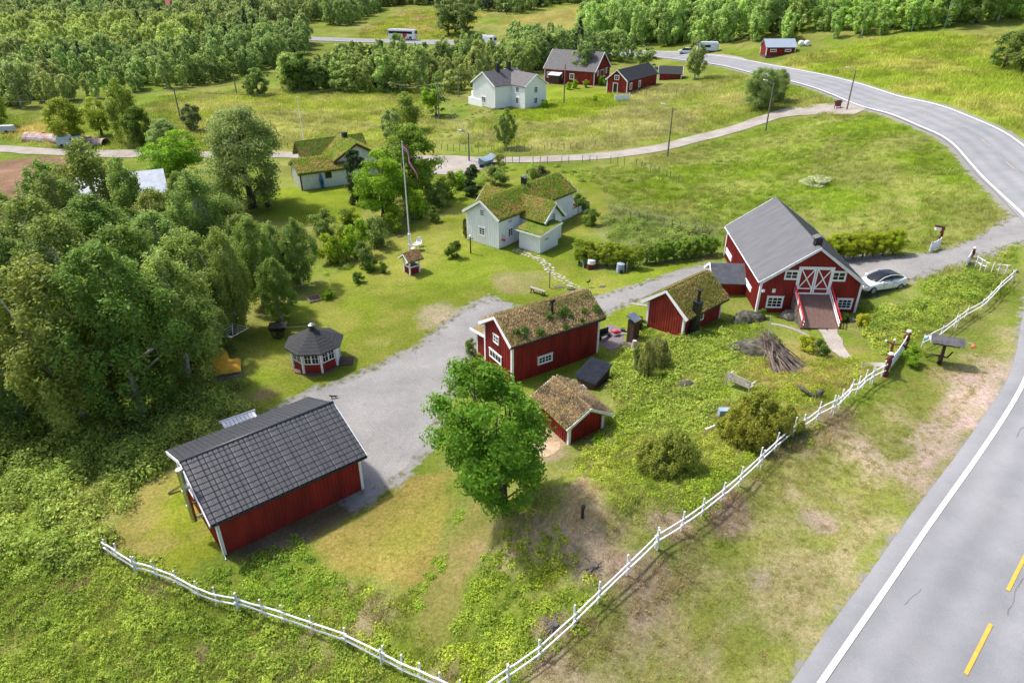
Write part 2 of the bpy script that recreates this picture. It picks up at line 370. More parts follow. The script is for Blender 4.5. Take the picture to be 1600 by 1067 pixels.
DRIVE = [(780,486),(860,484),(905,470),(945,462),(1000,445),(1060,425),(1110,412),(1180,412),(1250,400),(1340,395),(1420,402),(1480,390),(1530,373),(1575,342),(1612,330),(1640,350),(1625,372),(1590,380),(1560,392),(1500,413),(1440,432),(1400,444),(1360,462),(1342,446),(1330,432),(1250,430),(1170,440),(1120,430),(1060,448),(1000,468),(960,482),(920,500),(850,500),(790,502)]
region('yard', YARD); region('drive', DRIVE)
def paint(X, Y):
    X = X.ravel(); Y = Y.ravel(); n = len(X); C = np.zeros((n, 3))
    nz = fbm(X, Y, 9., 1); nz2 = fbm(X, Y, 2.2, 5); nz3 = fbm(X, Y, 30., 9)
    a = np.array([.165, .225, .028]); b = np.array([.235, .245, .060])
    w = sstep(.38, .62, nz*.6+nz2*.4)[:, None]; C[:] = a*(1-w)+b*w
    def lay(name, c, c2=None, soft=.35, amp=.9, k=1., thr=(.4, .6), sc=nz2):
        nonlocal C
        d = sdf(PX[name], X, Y)+(nz2-.5)*amp*2
        m = (sstep(-soft, soft, d)*k)[:, None]
        cc = np.array(c)[None].repeat(n, 0)
        if c2 is not None:
            ww = sstep(*thr, sc)[:, None]; cc = cc*(1-ww)+np.array(c2)*ww
        C = C*(1-m)+cc*m
    lay('field4', (.22, .28, .03), (.28, .29, .06), 3, 2, sc=nz)
    lay('field3', (.23, .26, .04), (.32, .26, .10), 3, 3, thr=(.55, .7), sc=nz)
    lay('field5', (.27, .24, .05), (.29, .26, .07), 3, 3, sc=nz)
    lay('field1', (.24, .28, .05), (.30, .30, .095), 3, 2, sc=nz)
    lay('field2', (.24, .28, .045), (.29, .30, .08), 3, 2, sc=nz)
    lay('yellow', (.34, .30, .08), None, 2, 2)
    lay('farm', (.22, .28, .025), None, 1.5, .8)
    lay('meadow', (.175, .245, .022), (.245, .27, .065), 2, 2, sc=nz*.6+nz2*.4)
    lay('rough', (.14, .20, .04), (.19, .22, .07), 2, 2)
    lay('soil', (.28, .17, .10), (.24, .15, .09), 1, 1)
    lay('upper', (.17, .24, .03), (.22, .24, .06), .6, .8)
    lay('hill', (.17, .24, .03), (.24, .25, .07), 1, 1.5)
    lay('cut', (.20, .23, .03), (.27, .24, .07), 1, 1.2)
    lay('verge', (.225, .25, .05), (.36, .31, .15), 1.2, 1.5, thr=(.38, .62), sc=nz2*.55+fbm(X, Y, .7, 41)*.3+nz*.15)
    lay('bank', (.24, .25, .07), (.33, .27, .16), .6, 1.2)
    d = sdf(PX['sand'], X, Y)+(nz-.5)*5+(nz2-.5)*4
    m = (sstep(-.6, .8, d)*sstep(.26, .46, .5*nz2+.5*fbm(X, Y, .8, 31)))[:, None]; C = C*(1-m)+np.array([.47, .37, .27])*m
    lay('lawn', (.185, .245, .022), (.245, .26, .045), .25, .5, thr=(.42, .64), sc=nz*.6+nz2*.4)
    lay('lawn2', (.20, .26, .02), None, .4, .5)
    lay('lawn3', (.22, .26, .025), (.30, .26, .07), .3, .6, thr=(.5, .68), sc=nz*.5+nz2*.5)
    lay('lawn4', (.29, .24, .06), (.25, .24, .045), .15, .4, sc=nz)
    lay('tan', (.32, .26, .09), (.24, .23, .06), .3, .6)
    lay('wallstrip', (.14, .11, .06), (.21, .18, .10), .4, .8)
    # mound of dry turf
    r = np.hypot(X-MOUND[0], Y-MOUND[1])+(nz2-.5)*2.8
    m = (sstep(4.4, 2.8, r))[:, None]; ww = sstep(.4, .6, nz2)[:, None]
    C = C*(1-m)+(np.array([.40, .32, .17])*(1-ww)+np.array([.27, .30, .06])*ww)*m
    C = C*(.86+.30*sstep(.3, .7, fbm(X, Y, 6., 51)))[:, None]
    # worn bare patches
    for (px, py, rad, c) in [(855,693,1.7,(.45,.33,.20)),(870,712,1.0,(.34,.26,.17)),(1280,817,.8,(.42,.32,.24)),(1262,812,.6,(.4,.31,.23)),(690,492,2.0,(.38,.32,.20)),(720,500,1.6,(.34,.29,.17)),
        (668,508,1.,(.36,.3,.18)),(820,440,2.6,(.27,.26,.09)),(790,432,1.5,(.28,.26,.10)),(800,452,.6,(.30,.22,.12)),(415,618,1.1,(.33,.25,.12)),(480,655,1.2,(.3,.25,.13)),(590,535,1.3,(.26,.27,.06)),
        (950,600,1.,(.3,.25,.15)),(925,885,1.4,(.34,.27,.19)),(850,985,1.1,(.3,.23,.15)),(1000,900,1.5,(.3,.23,.15)),(1045,815,1.2,(.32,.25,.17)),(1120,640,1.4,(.25,.24,.08)),(1075,598,.6,(.3,.26,.19)),
        (1085,735,.7,(.3,.22,.15)),(940,690,.8,(.3,.24,.14)),(120,915,.9,(.25,.17,.1)),(250,920,1.,(.26,.2,.13)),(555,985,1.6,(.3,.26,.13)),(590,955,1.4,(.3,.26,.14)),(485,1020,1.8,(.29,.26,.12)),
        (690,1050,1.2,(.3,.25,.13)),(800,1030,1.2,(.3,.26,.13)),(540,925,.8,(.3,.25,.14)),(320,1020,.7,(.25,.2,.11)),(1200,700,1.1,(.26,.22,.11)),(1140,800,1.3,(.27,.2,.14)),(1190,905,.8,(.33,.27,.18)),
        (770,378,.8,(.3,.27,.12)),(690,372,.8,(.28,.27,.08)),(950,400,.7,(.32,.27,.15)),(640,345,.6,(.3,.25,.15)),(985,535,.9,(.3,.24,.16))]:
        p = gp(px, py); r = np.hypot(X-p.x, Y-p.y)+(nz2-.5)*rad*1.6
        m = (sstep(rad, rad*.45, r)*.85)[:, None]; C = C*(1-m)+np.array(c)*m
    return C*np.array([.875, .87, .92])
# ------------------------------------------------------------------ roads
def crom(P, step=1.5):
    P = [np.array(p[:2], float) for p in P]; out = []
    for i in range(len(P)-1):
        p0 = P[max(i-1, 0)]; p1 = P[i]; p2 = P[i+1]; p3 = P[min(i+2, len(P)-1)]
        n = max(2, int(np.linalg.norm(p2-p1)/step))
        for k in range(n):
            t = k/n; out.append(.5*((2*p1)+(-p0+p2)*t+(2*p0-5*p1+4*p2-p3)*t*t+(-p0+3*p1-3*p2+p3)*t**3))
    out.append(P[-1]); out = np.array(out)
    return out
def resample(C, step):
    s = np.r_[0, np.cumsum(np.hypot(*np.diff(C, axis=0).T))]; n = max(2, int(s[-1]/step)); t = np.linspace(0, s[-1], n+1)
    return np.c_[np.interp(t, s, C[:, 0]), np.interp(t, s, C[:, 1])], t
def normals(C):
    d = np.gradient(C, axis=0); d /= np.linalg.norm(d, axis=1)[:, None]+1e-9
    return np.c_[-d[:, 1], d[:, 0]]
def ribbon(name, C, a, b_, dz, mt, nc=6, rag=0, sl=None):
    """sheet between lateral offsets a..b (left positive) along centre line C"""
    N = normals(C); n = len(C); a = np.broadcast_to(a, n).astype(float).copy(); b_ = np.broadcast_to(b_, n).astype(float).copy()
    if rag:
        s = np.arange(n)*1.; a += (vnoise(s, s*0, 2.3, 3)-.5)*rag; b_ += (vnoise(s, s*0+9, 2.7, 4)-.5)*rag
    t = np.linspace(0, 1, nc+1)[None, :, None]
    P = C[:, None]+N[:, None]*((a[:, None, None])*(1-t)+b_[:, None, None]*t)
    Z = hh(P[..., 0], P[..., 1])+dz+.0004*np.hypot(P[..., 0], P[..., 1])
    V = np.dstack([P, Z]).reshape(-1, 3); k = nc+1
    idx = np.arange(n-1)
    if sl is not None: idx = idx[sl[:n-1]]
    ii = (idx[:, None]*k+np.arange(nc)[None]).ravel()
    me = fast_mesh(name, V, np.c_[ii, ii+k, ii+k+1, ii+1], [mt], smooth=True)
    a_ = me.attributes.new('lat', 'FLOAT', 'POINT'); a_.data.foreach_set('value', (a[:, None]*(1-t[0, :, 0])+b_[:, None]*t[0, :, 0]).ravel().astype(np.float32)); return struct(link(name, me))
c1 = gp(1498, 1067); c2 = gp(1590, 911); dr = (c1-c2); dr.normalize()
w1 = gp(1600, 597); w0 = gp(1440, 838); dd = (w1-w0).normalized(); nn = Vector((dd.y, -dd.x, 0))
LANE = (c1-gp(1283, 1067)).dot(nn)
e0 = gp(1283, 1067); d0 = (w0-e0).normalized(); n0 = Vector((d0.y, -d0.x, 0)); LANE = 3.6
cpts = [e0-d0*60+n0*LANE, e0-d0*15+n0*LANE, e0+n0*LANE, w0+(n0+nn)*.5*LANE, w1+nn*LANE]
cpts += [gp(*p) for p in [(1722,500),(1722,420),(1683,340),(1600,277),(1533,219),(1470,188),(1400,165),(1325,141),(1235,117.5),(1165,103),(1105,93),(1035,86),(960,82),(860,76.5),(780,71.5),(700,67.5),(620,65.5),(530,63),(430,59),(300,54)]]
RC = crom(cpts, 1.0)
RC, RS = resample(RC, 1.5)
HW = np.interp(RS, [0, 80, 130, 400], [LANE, LANE, LANE-.1, LANE-.1])
gcol = paint(GX, GY)
gvl = np.maximum(sdf(PX['yard'], GX, GY), sdf(PX['drive'], GX, GY))
rdist = np.full(GX.size, 1e3); near = (GX.ravel() > -120)
gxr, gyr = GX.ravel(), GY.ravel()
for s_ in range(0, GX.size, 20000):
    d_ = np.hypot(gxr[s_:s_+20000, None]-RC[None, ::2, 0], gyr[s_:s_+20000, None]-RC[None, ::2, 1]); rdist[s_:s_+20000] = d_.min(1)
gvl = np.maximum(gvl, LANE+.55-rdist)
ny, nx = GX.shape
ii = (np.arange(ny-1)[:, None]*nx+np.arange(nx-1)[None]).ravel()
gme = fast_mesh('ground', np.c_[GX.ravel(), GY.ravel(), GZ.ravel()], np.c_[ii, ii+1, ii+nx+1, ii+nx], cols=gcol, smooth=True)
at = gme.attributes.new('gravel', 'FLOAT', 'POINT'); at.data.foreach_set('value', np.clip(gvl, -5, 5).astype(np.float32))
# ground material: painted region colour broken up by grass, clover and dead-stalk noise
m, nt, b = nodes_of('meadow_ground'); L = nt.links
ac = nd(nt, 'ShaderNodeAttribute', attribute_name='lc'); ag = nd(nt, 'ShaderNodeAttribute', attribute_name='gravel'); ge = nd(nt, 'ShaderNodeNewGeometry')
def gnoise(scale, det=6, rough=.6):
    n = nd(nt, 'ShaderNodeTexNoise'); n.inputs['Scale'].default_value = scale; n.inputs['Detail'].default_value = det; n.inputs['Roughness'].default_value = rough
    L.new(ge.outputs['Position'], n.inputs['Vector']); return n
def ramp(src, p0, c0, p1, c1):
    r = nd(nt, 'ShaderNodeValToRGB'); r.color_ramp.elements[0].position = p0; r.color_ramp.elements[0].color = (*c0, 1)
    r.color_ramp.elements[1].position = p1; r.color_ramp.elements[1].color = (*c1, 1); L.new(src, r.inputs[0]); return r.outputs[0]
def mul(a, b_):
    x = nd(nt, 'ShaderNodeMix', data_type='RGBA', blend_type='MULTIPLY'); x.inputs[0].default_value = 1; L.new(a, x.inputs[6]); L.new(b_, x.inputs[7]); return x.outputs[2]
o = mul(ac.outputs['Color'], ramp(gnoise(5.5, 8, .7).outputs['Fac'], .32, (.62, .66, .62), .68, (1.32, 1.28, 1.3)))
o = mul(o, ramp(gnoise(.55, 6, .6).outputs['Fac'], .35, (.84, .90, .8), .65, (1.15, 1.08, 1.25)))
o = mul(o, ramp(gnoise(22, 4, .6).outputs['Fac'], .3, (.75, .78, .75), .7, (1.22, 1.2, 1.2)))
gm = gnoise(1.6, 5, .6); ma = nd(nt, 'ShaderNodeMath', operation='MULTIPLY_ADD'); ma.inputs[1].default_value = 2.2; L.new(gm.outputs['Fac'], ma.inputs[0]); L.new(ag.outputs['Fac'], ma.inputs[2])
gf = ramp(ma.outputs[0], .55, (0, 0, 0), .95, (1, 1, 1))
gx = nd(nt, 'ShaderNodeMix', data_type='RGBA'); L.new(gf, gx.inputs[0]); L.new(o, gx.inputs[6]); gx.inputs[7].default_value = (.255, .243, .23, 1)
o = gx.outputs[2]
L.new(o, b.inputs['Base Color']); b.inputs['Roughness'].default_value = 1; b.inputs['Specular IOR Level'].default_value = .05
bp = nd(nt, 'ShaderNodeBump'); bp.inputs['Strength'].default_value = .7; bp.inputs['Distance'].default_value = .12
L.new(gnoise(6, 8, .75).outputs['Fac'], bp.inputs['Height']); L.new(bp.outputs[0], b.inputs['Normal'])
gme.materials.append(m); ground = struct(link('ground', gme))

# ------------------------------------------------------------------ roads
SH = np.interp(RS, [0, 95, 130], [.8, .8, .3]); road = ribbon('road', RC, HW+SH, -HW-SH, .05, ASPH, 8, .18)
ribbon('edge_line', RC, HW+.11, HW-.11, .075, MARKW, 1); ribbon('edge_line', RC, -HW+.11, -HW-.11, .075, MARKW, 1)
RF_, RFS = resample(RC, .25)
s0 = RFS[np.argmin(np.hypot(RF_[:, 0]-gp(1551, 977).x, RF_[:, 1]-gp(1551, 977).y))]
ribbon('centre_line', RF_, .07, -.07, .075, MARKY, 1, sl=(((RFS-s0) % 5.4) > 2.2) & (RFS < 100)); ribbon('centre_line', RF_, .05, -.05, .075, FADED, 1, sl=(((RFS-s0) % 9) > 6) & (RFS >= 100))
def poly_sheet(name, P, dz, mt, step=1.0, rag=.25, inset=0.):
    P = np.asarray(P)[:, :2]; C = np.vstack([P, P[:1]]); C, _ = resample(C, .5); C = C[:-1]
    d = normals(C); ar = .5*np.sum(C[:, 0]*np.roll(C[:, 1], -1)-np.roll(C[:, 0], -1)*C[:, 1]); C = C+d*inset*np.sign(ar)+d*((fbm(C[:, 0], C[:, 1], 1.4, 8)-.5)*rag*2)[:, None]
    x0, y0 = C.min(0); x1, y1 = C.max(0); X, Y = np.meshgrid(np.arange(x0, x1, step), np.arange(y0, y1, step))
    s = sdf(C, X, Y); I = np.c_[X.ravel(), Y.ravel()][s > .35]
    pts = [Vector(p) for p in np.vstack([C, I])]; n = len(C)
    r = delaunay_2d_cdt(pts, [(i, (i+1) % n) for i in range(n)], [], 1, 1e-5)
    V = np.array([tuple(v) for v in r[0]]); Z = hh(V[:, 0], V[:, 1])+dz*.6+.00012*np.hypot(V[:, 0], V[:, 1])
    F = np.array([f for f in r[2] if len(f) == 3])
    me = fast_mesh(name, np.c_[V, Z], F, [mt], smooth=True)
    if me.polygons[0].normal.z < 0: me.flip_normals()
    return struct(link(name, me))
poly_sheet('gravel_yard', PX['yard'], .006, GRAV, 1., .5, .25); poly_sheet('driveway', PX['drive'], .010, GRAV, 1., .4, .2)
lane = [gp(*p) for p in [(1362,167.5),(1335,168.5),(1300,170),(1225,178),(1150,201),(1050,227),(950,243),(850,249),(760,250),(690,248),(600,247),(470,243),(350,242),(240,241),(100,239),(0,233),(-120,226)]]
LC, LS = resample(crom(lane, 1.), 1.2)
lw = np.interp(LS, [0, 6, 16, 22], [6, 5, 2.4, 1.9]); lw = lw+sstep(112, 118, LS)*sstep(135, 126, LS)*.6
GL = ribbon('gravel_lane', LC, lw*.9, -lw*.9, .02, GRAVB, 5, .5)
poly_sheet('turning_place', gps([(690,250),(735,247),(775,250),(765,262),(720,274),(672,272)]), .06, GRAVB)
poly_sheet('lay_by', gps([(1085,93),(1105,86),(1130,85),(1160,90),(1180,100),(1160,103),(1110,95)]), .03, GRAVB, 1.5)
poly_sheet('sand_patch', gps([(826,700),(850,688),(875,688),(882,700),(860,712),(836,712)]), .02, mat('bare_sand', (.42, .31, .2), .95, .2, 3, .4), .6, .5)
for pts in ([(1300,512),(1308,535),(1318,555),(1345,567),(1392,572)], [(1278,506),(1290,522),(1300,540),(1325,560),(1352,575)]):
    C, _ = resample(crom([gp(*p) for p in pts], .5), .5); ribbon('wheel_track', C, .33, -.33, .02, GRAVB, 2, .35)
C, _ = resample(crom([gp(*p) for p in [(1205,506),(1235,512),(1262,525),(1280,538)]], .5), .5); ribbon('footpath', C, .17, -.17, .004, GRAVB, 1, .1)
C, _ = resample(crom([gp(*p) for p in [(985,474),(1005,477),(1040,480)]], .5), .5); ribbon('footpath', C, .17, -.17, .004, GRAVB, 1, .1)
# ------------------------------------------------------------------ buildings
class Bld: pass
def building(name, label, x, y, z, deg, L, W, he, hr, wall=RED, trim=WHITE, batten=.22, found=STONE, fdep=1.0, corner=True, cat='building', group=None, wallz=0.0, fh=.12):
    B = Bld(); B.root = thing(name, label, cat, (x, y, z), R(deg), group); B.a = R(deg)
    B.L, B.W, B.he, B.hr = L, W, he, hr; B.sl = (hr-he)/(W/2); B.o = np.array([x, y, z]); B.trim = trim
    B.M = B.root.matrix_basis
    hw = he-.10; pk = hr-.10
    mb = MB(); mb.add([(0,0,wallz),(L,0,wallz),(L,W,wallz),(0,W,wallz),(0,0,hw),(L,0,hw),(L,W,hw),(0,W,hw),(0,W/2,pk),(L,W/2,pk)],
        [(0,3,2,1),(0,1,5,4),(2,3,7,6),(4,8,7,3,0),(1,2,6,9,5),(4,5,9,8),(8,9,6,7)])
    if batten:
        n = int(L/batten)
        for i in range(1, n):
            u = L*i/n
            mb.box(u-.028, u+.028, -.036, .005, wallz, hw-.02); mb.box(u-.028, u+.028, W-.005, W+.036, wallz, hw-.02)
        n = int(W/batten)
        for i in range(1, n):
            v = W*i/n; t = hw+(pk-hw)*(1-abs(v-W/2)/(W/2))-.04
            mb.box(-.036, .005, v-.028, v+.028, wallz, t); mb.box(L-.005, L+.036, v-.028, v+.028, wallz, t)
    B.wall = mb.build('wall', wall, B.root)
    if found:
        f = MB(); f.box(.05, L-.05, .05, W-.05, -fdep, wallz+fh if wallz else .1); f.build('foundation', found, B.root)
        if wallz: pass
    if corner:
        for u in (0, L):
            for v in (0, W):
                c = MB(); su = -1 if u == 0 else 1; sv = -1 if v == 0 else 1
                c.box(min(u+su*.045, u-su*.12), max(u+su*.045, u-su*.12), min(v+sv*.045, v-sv*.12), max(v+sv*.045, v-sv*.12), wallz+.02, hw-.01)
                c.build('corner_board', trim, B.root)
    return B
def roofpt(B, side, u, t, off, oe):
    # t 0 ridge .. 1 eave ; off along slope normal
    W, sl = B.W, B.sl; v = (W/2)*(1-t)-oe*t; z = B.hr+(B.he-oe*sl-B.hr)*t
    n = math.sqrt(1+sl*sl); nv, nz = -sl/n, 1/n
    v += nv*off; z += nz*off
    if side: v = W-v
    return (u, v, z)
def roof(B, mt, oe=.3, og=.3, th=.12, disp=None, nu=2, nt=2, name='roof', sides=(0, 1), smooth=False, u0=None, u1=None, oes=None, parent=None):
    mb = MB(); u0 = -og if u0 is None else u0; u1 = B.L+og if u1 is None else u1
    for s in sides:
        e = oes[s] if oes else oe
        vs = []; fs = []
        for i in range(nu+1):
            u = u0+(u1-u0)*i/nu
            for j in range(nt+1):
                t = j/nt; d = disp(u, t, s) if disp else 0
                vs.append(roofpt(B, s, u, t, .02+d, e))
        k = nt+1
        for i in range(nu):
            for j in range(nt): fs.append((i*k+j, i*k+j+1, (i+1)*k+j+1, (i+1)*k+j))
        n = len(vs)
        # underside + skirts
        for i in range(nu+1):
            u = u0+(u1-u0)*i/nu; vs.append(roofpt(B, s, u, 0, -th+.02, e)); vs.append(roofpt(B, s, u, 1, -th+.02, e))
        for i in range(nu):
            fs.append((n+2*i, n+2*i+2, n+2*i+3, n+2*i+1)); fs.append((i*k+nt, n+2*i+1, n+2*i+3, (i+1)*k+nt)); fs.append((i*k, (i+1)*k, n+2*i+2, n+2*i))
        fs.append(tuple([j for j in range(nt+1)]+[n+1, n])); fs.append(tuple([nu*k+j for j in range(nt, -1, -1)]+[n+2*nu, n+2*nu+1]))
        mb.add(vs, fs)
    return mb.build(name, mt, parent or B.root, smooth)
def barge(B, mt=WHITE, oe=.3, og=.3, h=.2, th=.05, ends=(0, 1), top=.03, name='bargeboard', u0=None, u1=None, oes=None, sides=(0, 1)):
    for e in ends:
        u = (u0 if u0 is not None else -og) if e == 0 else (u1 if u1 is not None else B.L+og); s = -1 if e == 0 else 1
        ua, ub = sorted((u+s*.004, u+s*(th+.004)))
        for sd in sides:
            o_ = oes[sd] if oes else oe
            p = [roofpt(B, sd, q, t, off, o_) for off in (top-h, top) for q, t in ((ua, 0), (ub, 0), (ub, 1), (ua, 1))]
            p = [Vector(v) for v in p]
            for i in (0, 1, 4, 5): p[i].y = B.W/2
            MB().hexa(p).build(name, mt, B.root)
def eave(B, mt=BLACK, oe=.3, og=.3, sides=(0, 1), r=.06, name='gutter'):
    for s in sides:
        mb = MB(); a = Vector(roofpt(B, s, -og, 1, -.05, oe)); b_ = Vector(roofpt(B, s, B.L+og, 1, -.05, oe)); dy = -.05 if s == 0 else .05
        mb.tube([a+Vector((0, dy, 0)), b_+Vector((0, dy, 0))], r, 6); mb.build(name, mt, B.root)
def side_frame(B, side):
    if side == 'F': return Vector((0,0,0)), Vector((0,1,0)), Vector((-1,0,0))
    if side == 'B': return Vector((B.L,0,0)), Vector((0,1,0)), Vector((1,0,0))
    if side == 'R': return Vector((0,0,0)), Vector((1,0,0)), Vector((0,-1,0))
    return Vector((0,B.W,0)), Vector((1,0,0)), Vector((0,1,0))
def wbox(mb, B, side, a0, a1, h0, h1, d0, d1):
    o, A, N = side_frame(B, side); Z = Vector((0, 0, 1))
    P = [o+A*a+N*d+Z*h for h in (h0, h1) for a, d in ((a0, d0), (a1, d0), (a1, d1), (a0, d1))]
    mb.hexa(P)
def onwall(B, side, px, py, d=0.):
    o, A, N = side_frame(B, side); Rm = Matrix.Rotation(B.a, 3, 'Z')
    O = Rm@(o+N*d)+Vector(B.o); n = Rm@N; r = Vector(ray(px, py)); C = Vector((0, 0, CH))
    t = (O-C).dot(n)/r.dot(n); P = C+r*t-O
    return P.dot(Rm@A), P.z
def window(B, side, ac, hc, w, h, nx=2, ny=2, ft=.10, mt=None, name='window', parent=None):
    mb = MB(); mt = mt or B.trim; o = .035
    a0, a1, b0, b1 = ac-w/2, ac+w/2, hc-h/2, hc+h/2
    for q in ((a0-ft, a1+ft, b1, b1+ft), (a0-ft, a1+ft, b0-ft, b0), (a0-ft, a0, b0, b1), (a1, a1+ft, b0, b1)): wbox(mb, B, side, *q, -.01, .075)
    wbox(mb, B, side, a0-ft-.04, a1+ft+.04, b1+ft+.001, b1+ft+.04, -.01, .10)
    for i in range(1, nx):
        a = a0+w*i/nx; t = .03 if i*2 == nx else .018; wbox(mb, B, side, a-t, a+t, b0, b1, 0, .064)
    for j in range(1, ny):
        b_ = b0+h*j/ny; wbox(mb, B, side, a0, a1, b_-.018, b_+.018, 0, .060)
    for q in ((a0, a1, b1-.03, b1), (a0, a1, b0, b0+.03), (a0, a0+.03, b0+.03, b1-.03), (a1-.03, a1, b0+.03, b1-.03)): wbox(mb, B, side, *q, 0, .057)
    wf = mb.build(name, mt, parent or B.root)
    g = MB(); wbox(g, B, side, a0+.031, a1-.031, b0+.031, b1-.031, -.01, .046); g.build('pane', GLASS, wf)
    return wf
def winpix(B, side, x0, y0, x1, y1, nx=2, ny=2, mt=None, ft=.10, aspect=None):
    """window whose outer frame's upper corner and opposite lower corner are seen at two surveyed points"""
    a, b_ = onwall(B, side, x0, y0), onwall(B, side, x1, y1)
    w = abs(a[0]-b_[0])-2*ft; h = abs(a[1]-b_[1])-2*ft
    return window(B, side, (a[0]+b_[0])/2, (a[1]+b_[1])/2, max(w, .2), max(h, .2), nx, ny, ft, mt)
def win3(B, side, tl, bl, tr, nx=2, ny=2, mt=None, ft=.10):
    a, b_, c = onwall(B, side, *tl), onwall(B, side, *bl), onwall(B, side, *tr)
    w = math.hypot(a[0]-c[0], 0)-2*ft; h = a[1]-b_[1]-2*ft
    return window(B, side, (a[0]+c[0])/2, (a[1]+c[1])/2-(h/2+ft), max(w, .2), max(h, .18), nx, ny, ft, mt)
def turf(B, n, oe=.3, og=.3, off=.05, cols=((.24,.18,.07), (.14,.17,.03)), hgt=.16, thr=.5, sides=(0, 1), clumps=0, seed=1, u0=None, u1=None, parent=None, oes=None):
    rg = np.random.default_rng(seed); u0 = -og if u0 is None else u0; u1 = B.L+og if u1 is None else u1
    Vs = []; Cs = []
    for s in sides:
        e = oes[s] if oes else oe
        k = n//len(sides); u = rg.uniform(u0+.05, u1-.05, k); t = rg.uniform(0, .99, k)
        W = B.W; v = (W/2)*(1-t)-e*t; z = B.hr+(B.he-e*B.sl-B.hr)*t; nn_ = math.sqrt(1+B.sl**2)
        v = v-B.sl/nn_*off; z = z+off/nn_
        if s: v = W-v
        g = fbm(u+seed*3, t*4+s*7, 1.6, seed)
        m = (g > thr)[:, None]; c = np.where(m, cols[1], cols[0])*rg.uniform(.6, 1.4, (k, 1))*np.array([1, 1, 1])
        hg = hgt*rg.uniform(.4, 1.5, k); an = rg.uniform(0, 6.28, k); wd = rg.uniform(.02, .05, k); lean = rg.normal(0, .45, (k, 2))*hg[:, None]
        dx, dy = np.cos(an)*wd, np.sin(an)*wd
        base = np.c_[u, v, z]
        Vs.append(np.stack([base+np.c_[dx, dy, 0*dx], base-np.c_[dx, dy, 0*dx], base+np.c_[lean*.6-np.c_[dx, dy]*.3, hg*.7], base+np.c_[lean, hg]], 1)); Cs.append(c)
    for q in range(clumps):
        u = rg.uniform(u0+.4, u1-.4); t = rg.uniform(.35, .92); s = sides[0]; e = oes[s] if oes else oe; c0 = np.array(roofpt(B, s, u, t, off, e)); k = 260
        d = rg.normal(0, 1, (k, 3)); d /= np.linalg.norm(d, axis=1)[:, None]; d[:, 2] = abs(d[:, 2]); rr = rg.uniform(.18, .38)
        p = c0+d*rr*rg.uniform(.5, 1, (k, 1)); a = rg.normal(0, .035, (k, 3)); b_ = rg.normal(0, .035, (k, 3))
        Vs.append(np.stack([p+a, p+b_, p-a, p-b_], 1)); Cs.append(np.array([.12, .22, .04])*rg.uniform(.6, 1.5, (k, 1)))
    V = np.concatenate(Vs); C = np.repeat(np.concatenate(Cs), 4, 0); N = len(V)
    F = np.arange(4*N).reshape(N, 4)
    me = fast_mesh('turf', V.reshape(-1, 3), F, [LEAF], C); return link('turf', me, parent or B.root)
def soddisp(seed, amp=.07):
    def f(u, t, s):
        e = min(1, 6*min(t, 1-t)+.4)
        return .13+amp*2*(fbm(np.array([u+seed*5.]), np.array([t*3+s*9.]), .9, seed)[0]-.5)*e
    return f

# ---- garage: dark tiled roof, red walls
g = building('garage', 'long red garage with black tiled roof and steel flue pipe on its gable', -14.89, 25.38, 0, 39.1, 8.04, 6.81, 2.64, 4.10, fdep=.8)
def tiledisp(u, t, s):
    S = 3.9; w = abs(math.sin(math.pi*u/.27)); saw = (t*S/.33) % 1.
    return .05*min(1, w*2.4)+.026*saw
roof(g, TILE, .35, .3, .14, tiledisp, 340, 70, smooth=False)
barge(g, GWHITE, .35, .3, .22, top=.05); 
mb = MB(); mb.tube([(-.33, g.W/2, g.hr+.04), (g.L+.33, g.W/2, g.hr+.04)], .10, 10); mb.build('ridge_cap', TILE, g.root, True)
eave(g, BLACK, .35, .3, (0, 1), .07)
mb = MB(); p = Vector(roofpt(g, 0, 0, 1, -.1, .35)); mb.tube([(.0, p.y, p.z), (-.02, -.12, p.z-.35), (-.02, -.12, .15), (-.05, -.35, 0)], .045, 8); mb.build('downpipe', GWHITE, g.root)
a, h = onwall(g, 'F', 300, 790)
mb = MB(); o_, A_, N_ = side_frame(g, 'F')
mb.tube([(-.05, 2.1, 1.35), (-.62, 2.1, 1.35)], .11, 12); mb.tube([(-.6, 2.1, 1.2), (-.6, 2.1, 4.55)], .15, 16); mb.lathe([(.2, 0), (.2, .1), (.17, .12)], 16, (-.6, 2.1, 4.55)); mb.lathe([(.18, 0), (.18, .05)], 16, (-.6, 2.1, 2.3)); mb.lathe([(.18, 0), (.18, .05)], 16, (-.6, 2.1, 3.3))
fl = mb.build('flue_pipe', STEEL, g.root, False)
MB().box(-.62, 0, 2.06, 2.14, 2.31, 2.35).build('bracket', BLACK, fl); MB().box(-.62, 0, 2.06, 2.14, 3.31, 3.35).build('bracket', BLACK, fl)
window(g, 'F', 4.6, 1.5, .8, .9); 
d = MB(); wbox(d, g, 'F', 5.7, 6.4, .05, 2.0, 0, .07); d.build('door', WHITE, g.root)
for k in range(2):
    d = MB(); wbox(d, g, 'B', 1.0+2.9*k, 3.3+2.9*k, .05, 2.15, 0, .06)
    for j in range(4): wbox(d, g, 'B', 1.05+2.9*k, 3.25+2.9*k, .12+.5*j, .55+.5*j, .06, .075)
    d.build('garage_door', GWHITE, g.root)

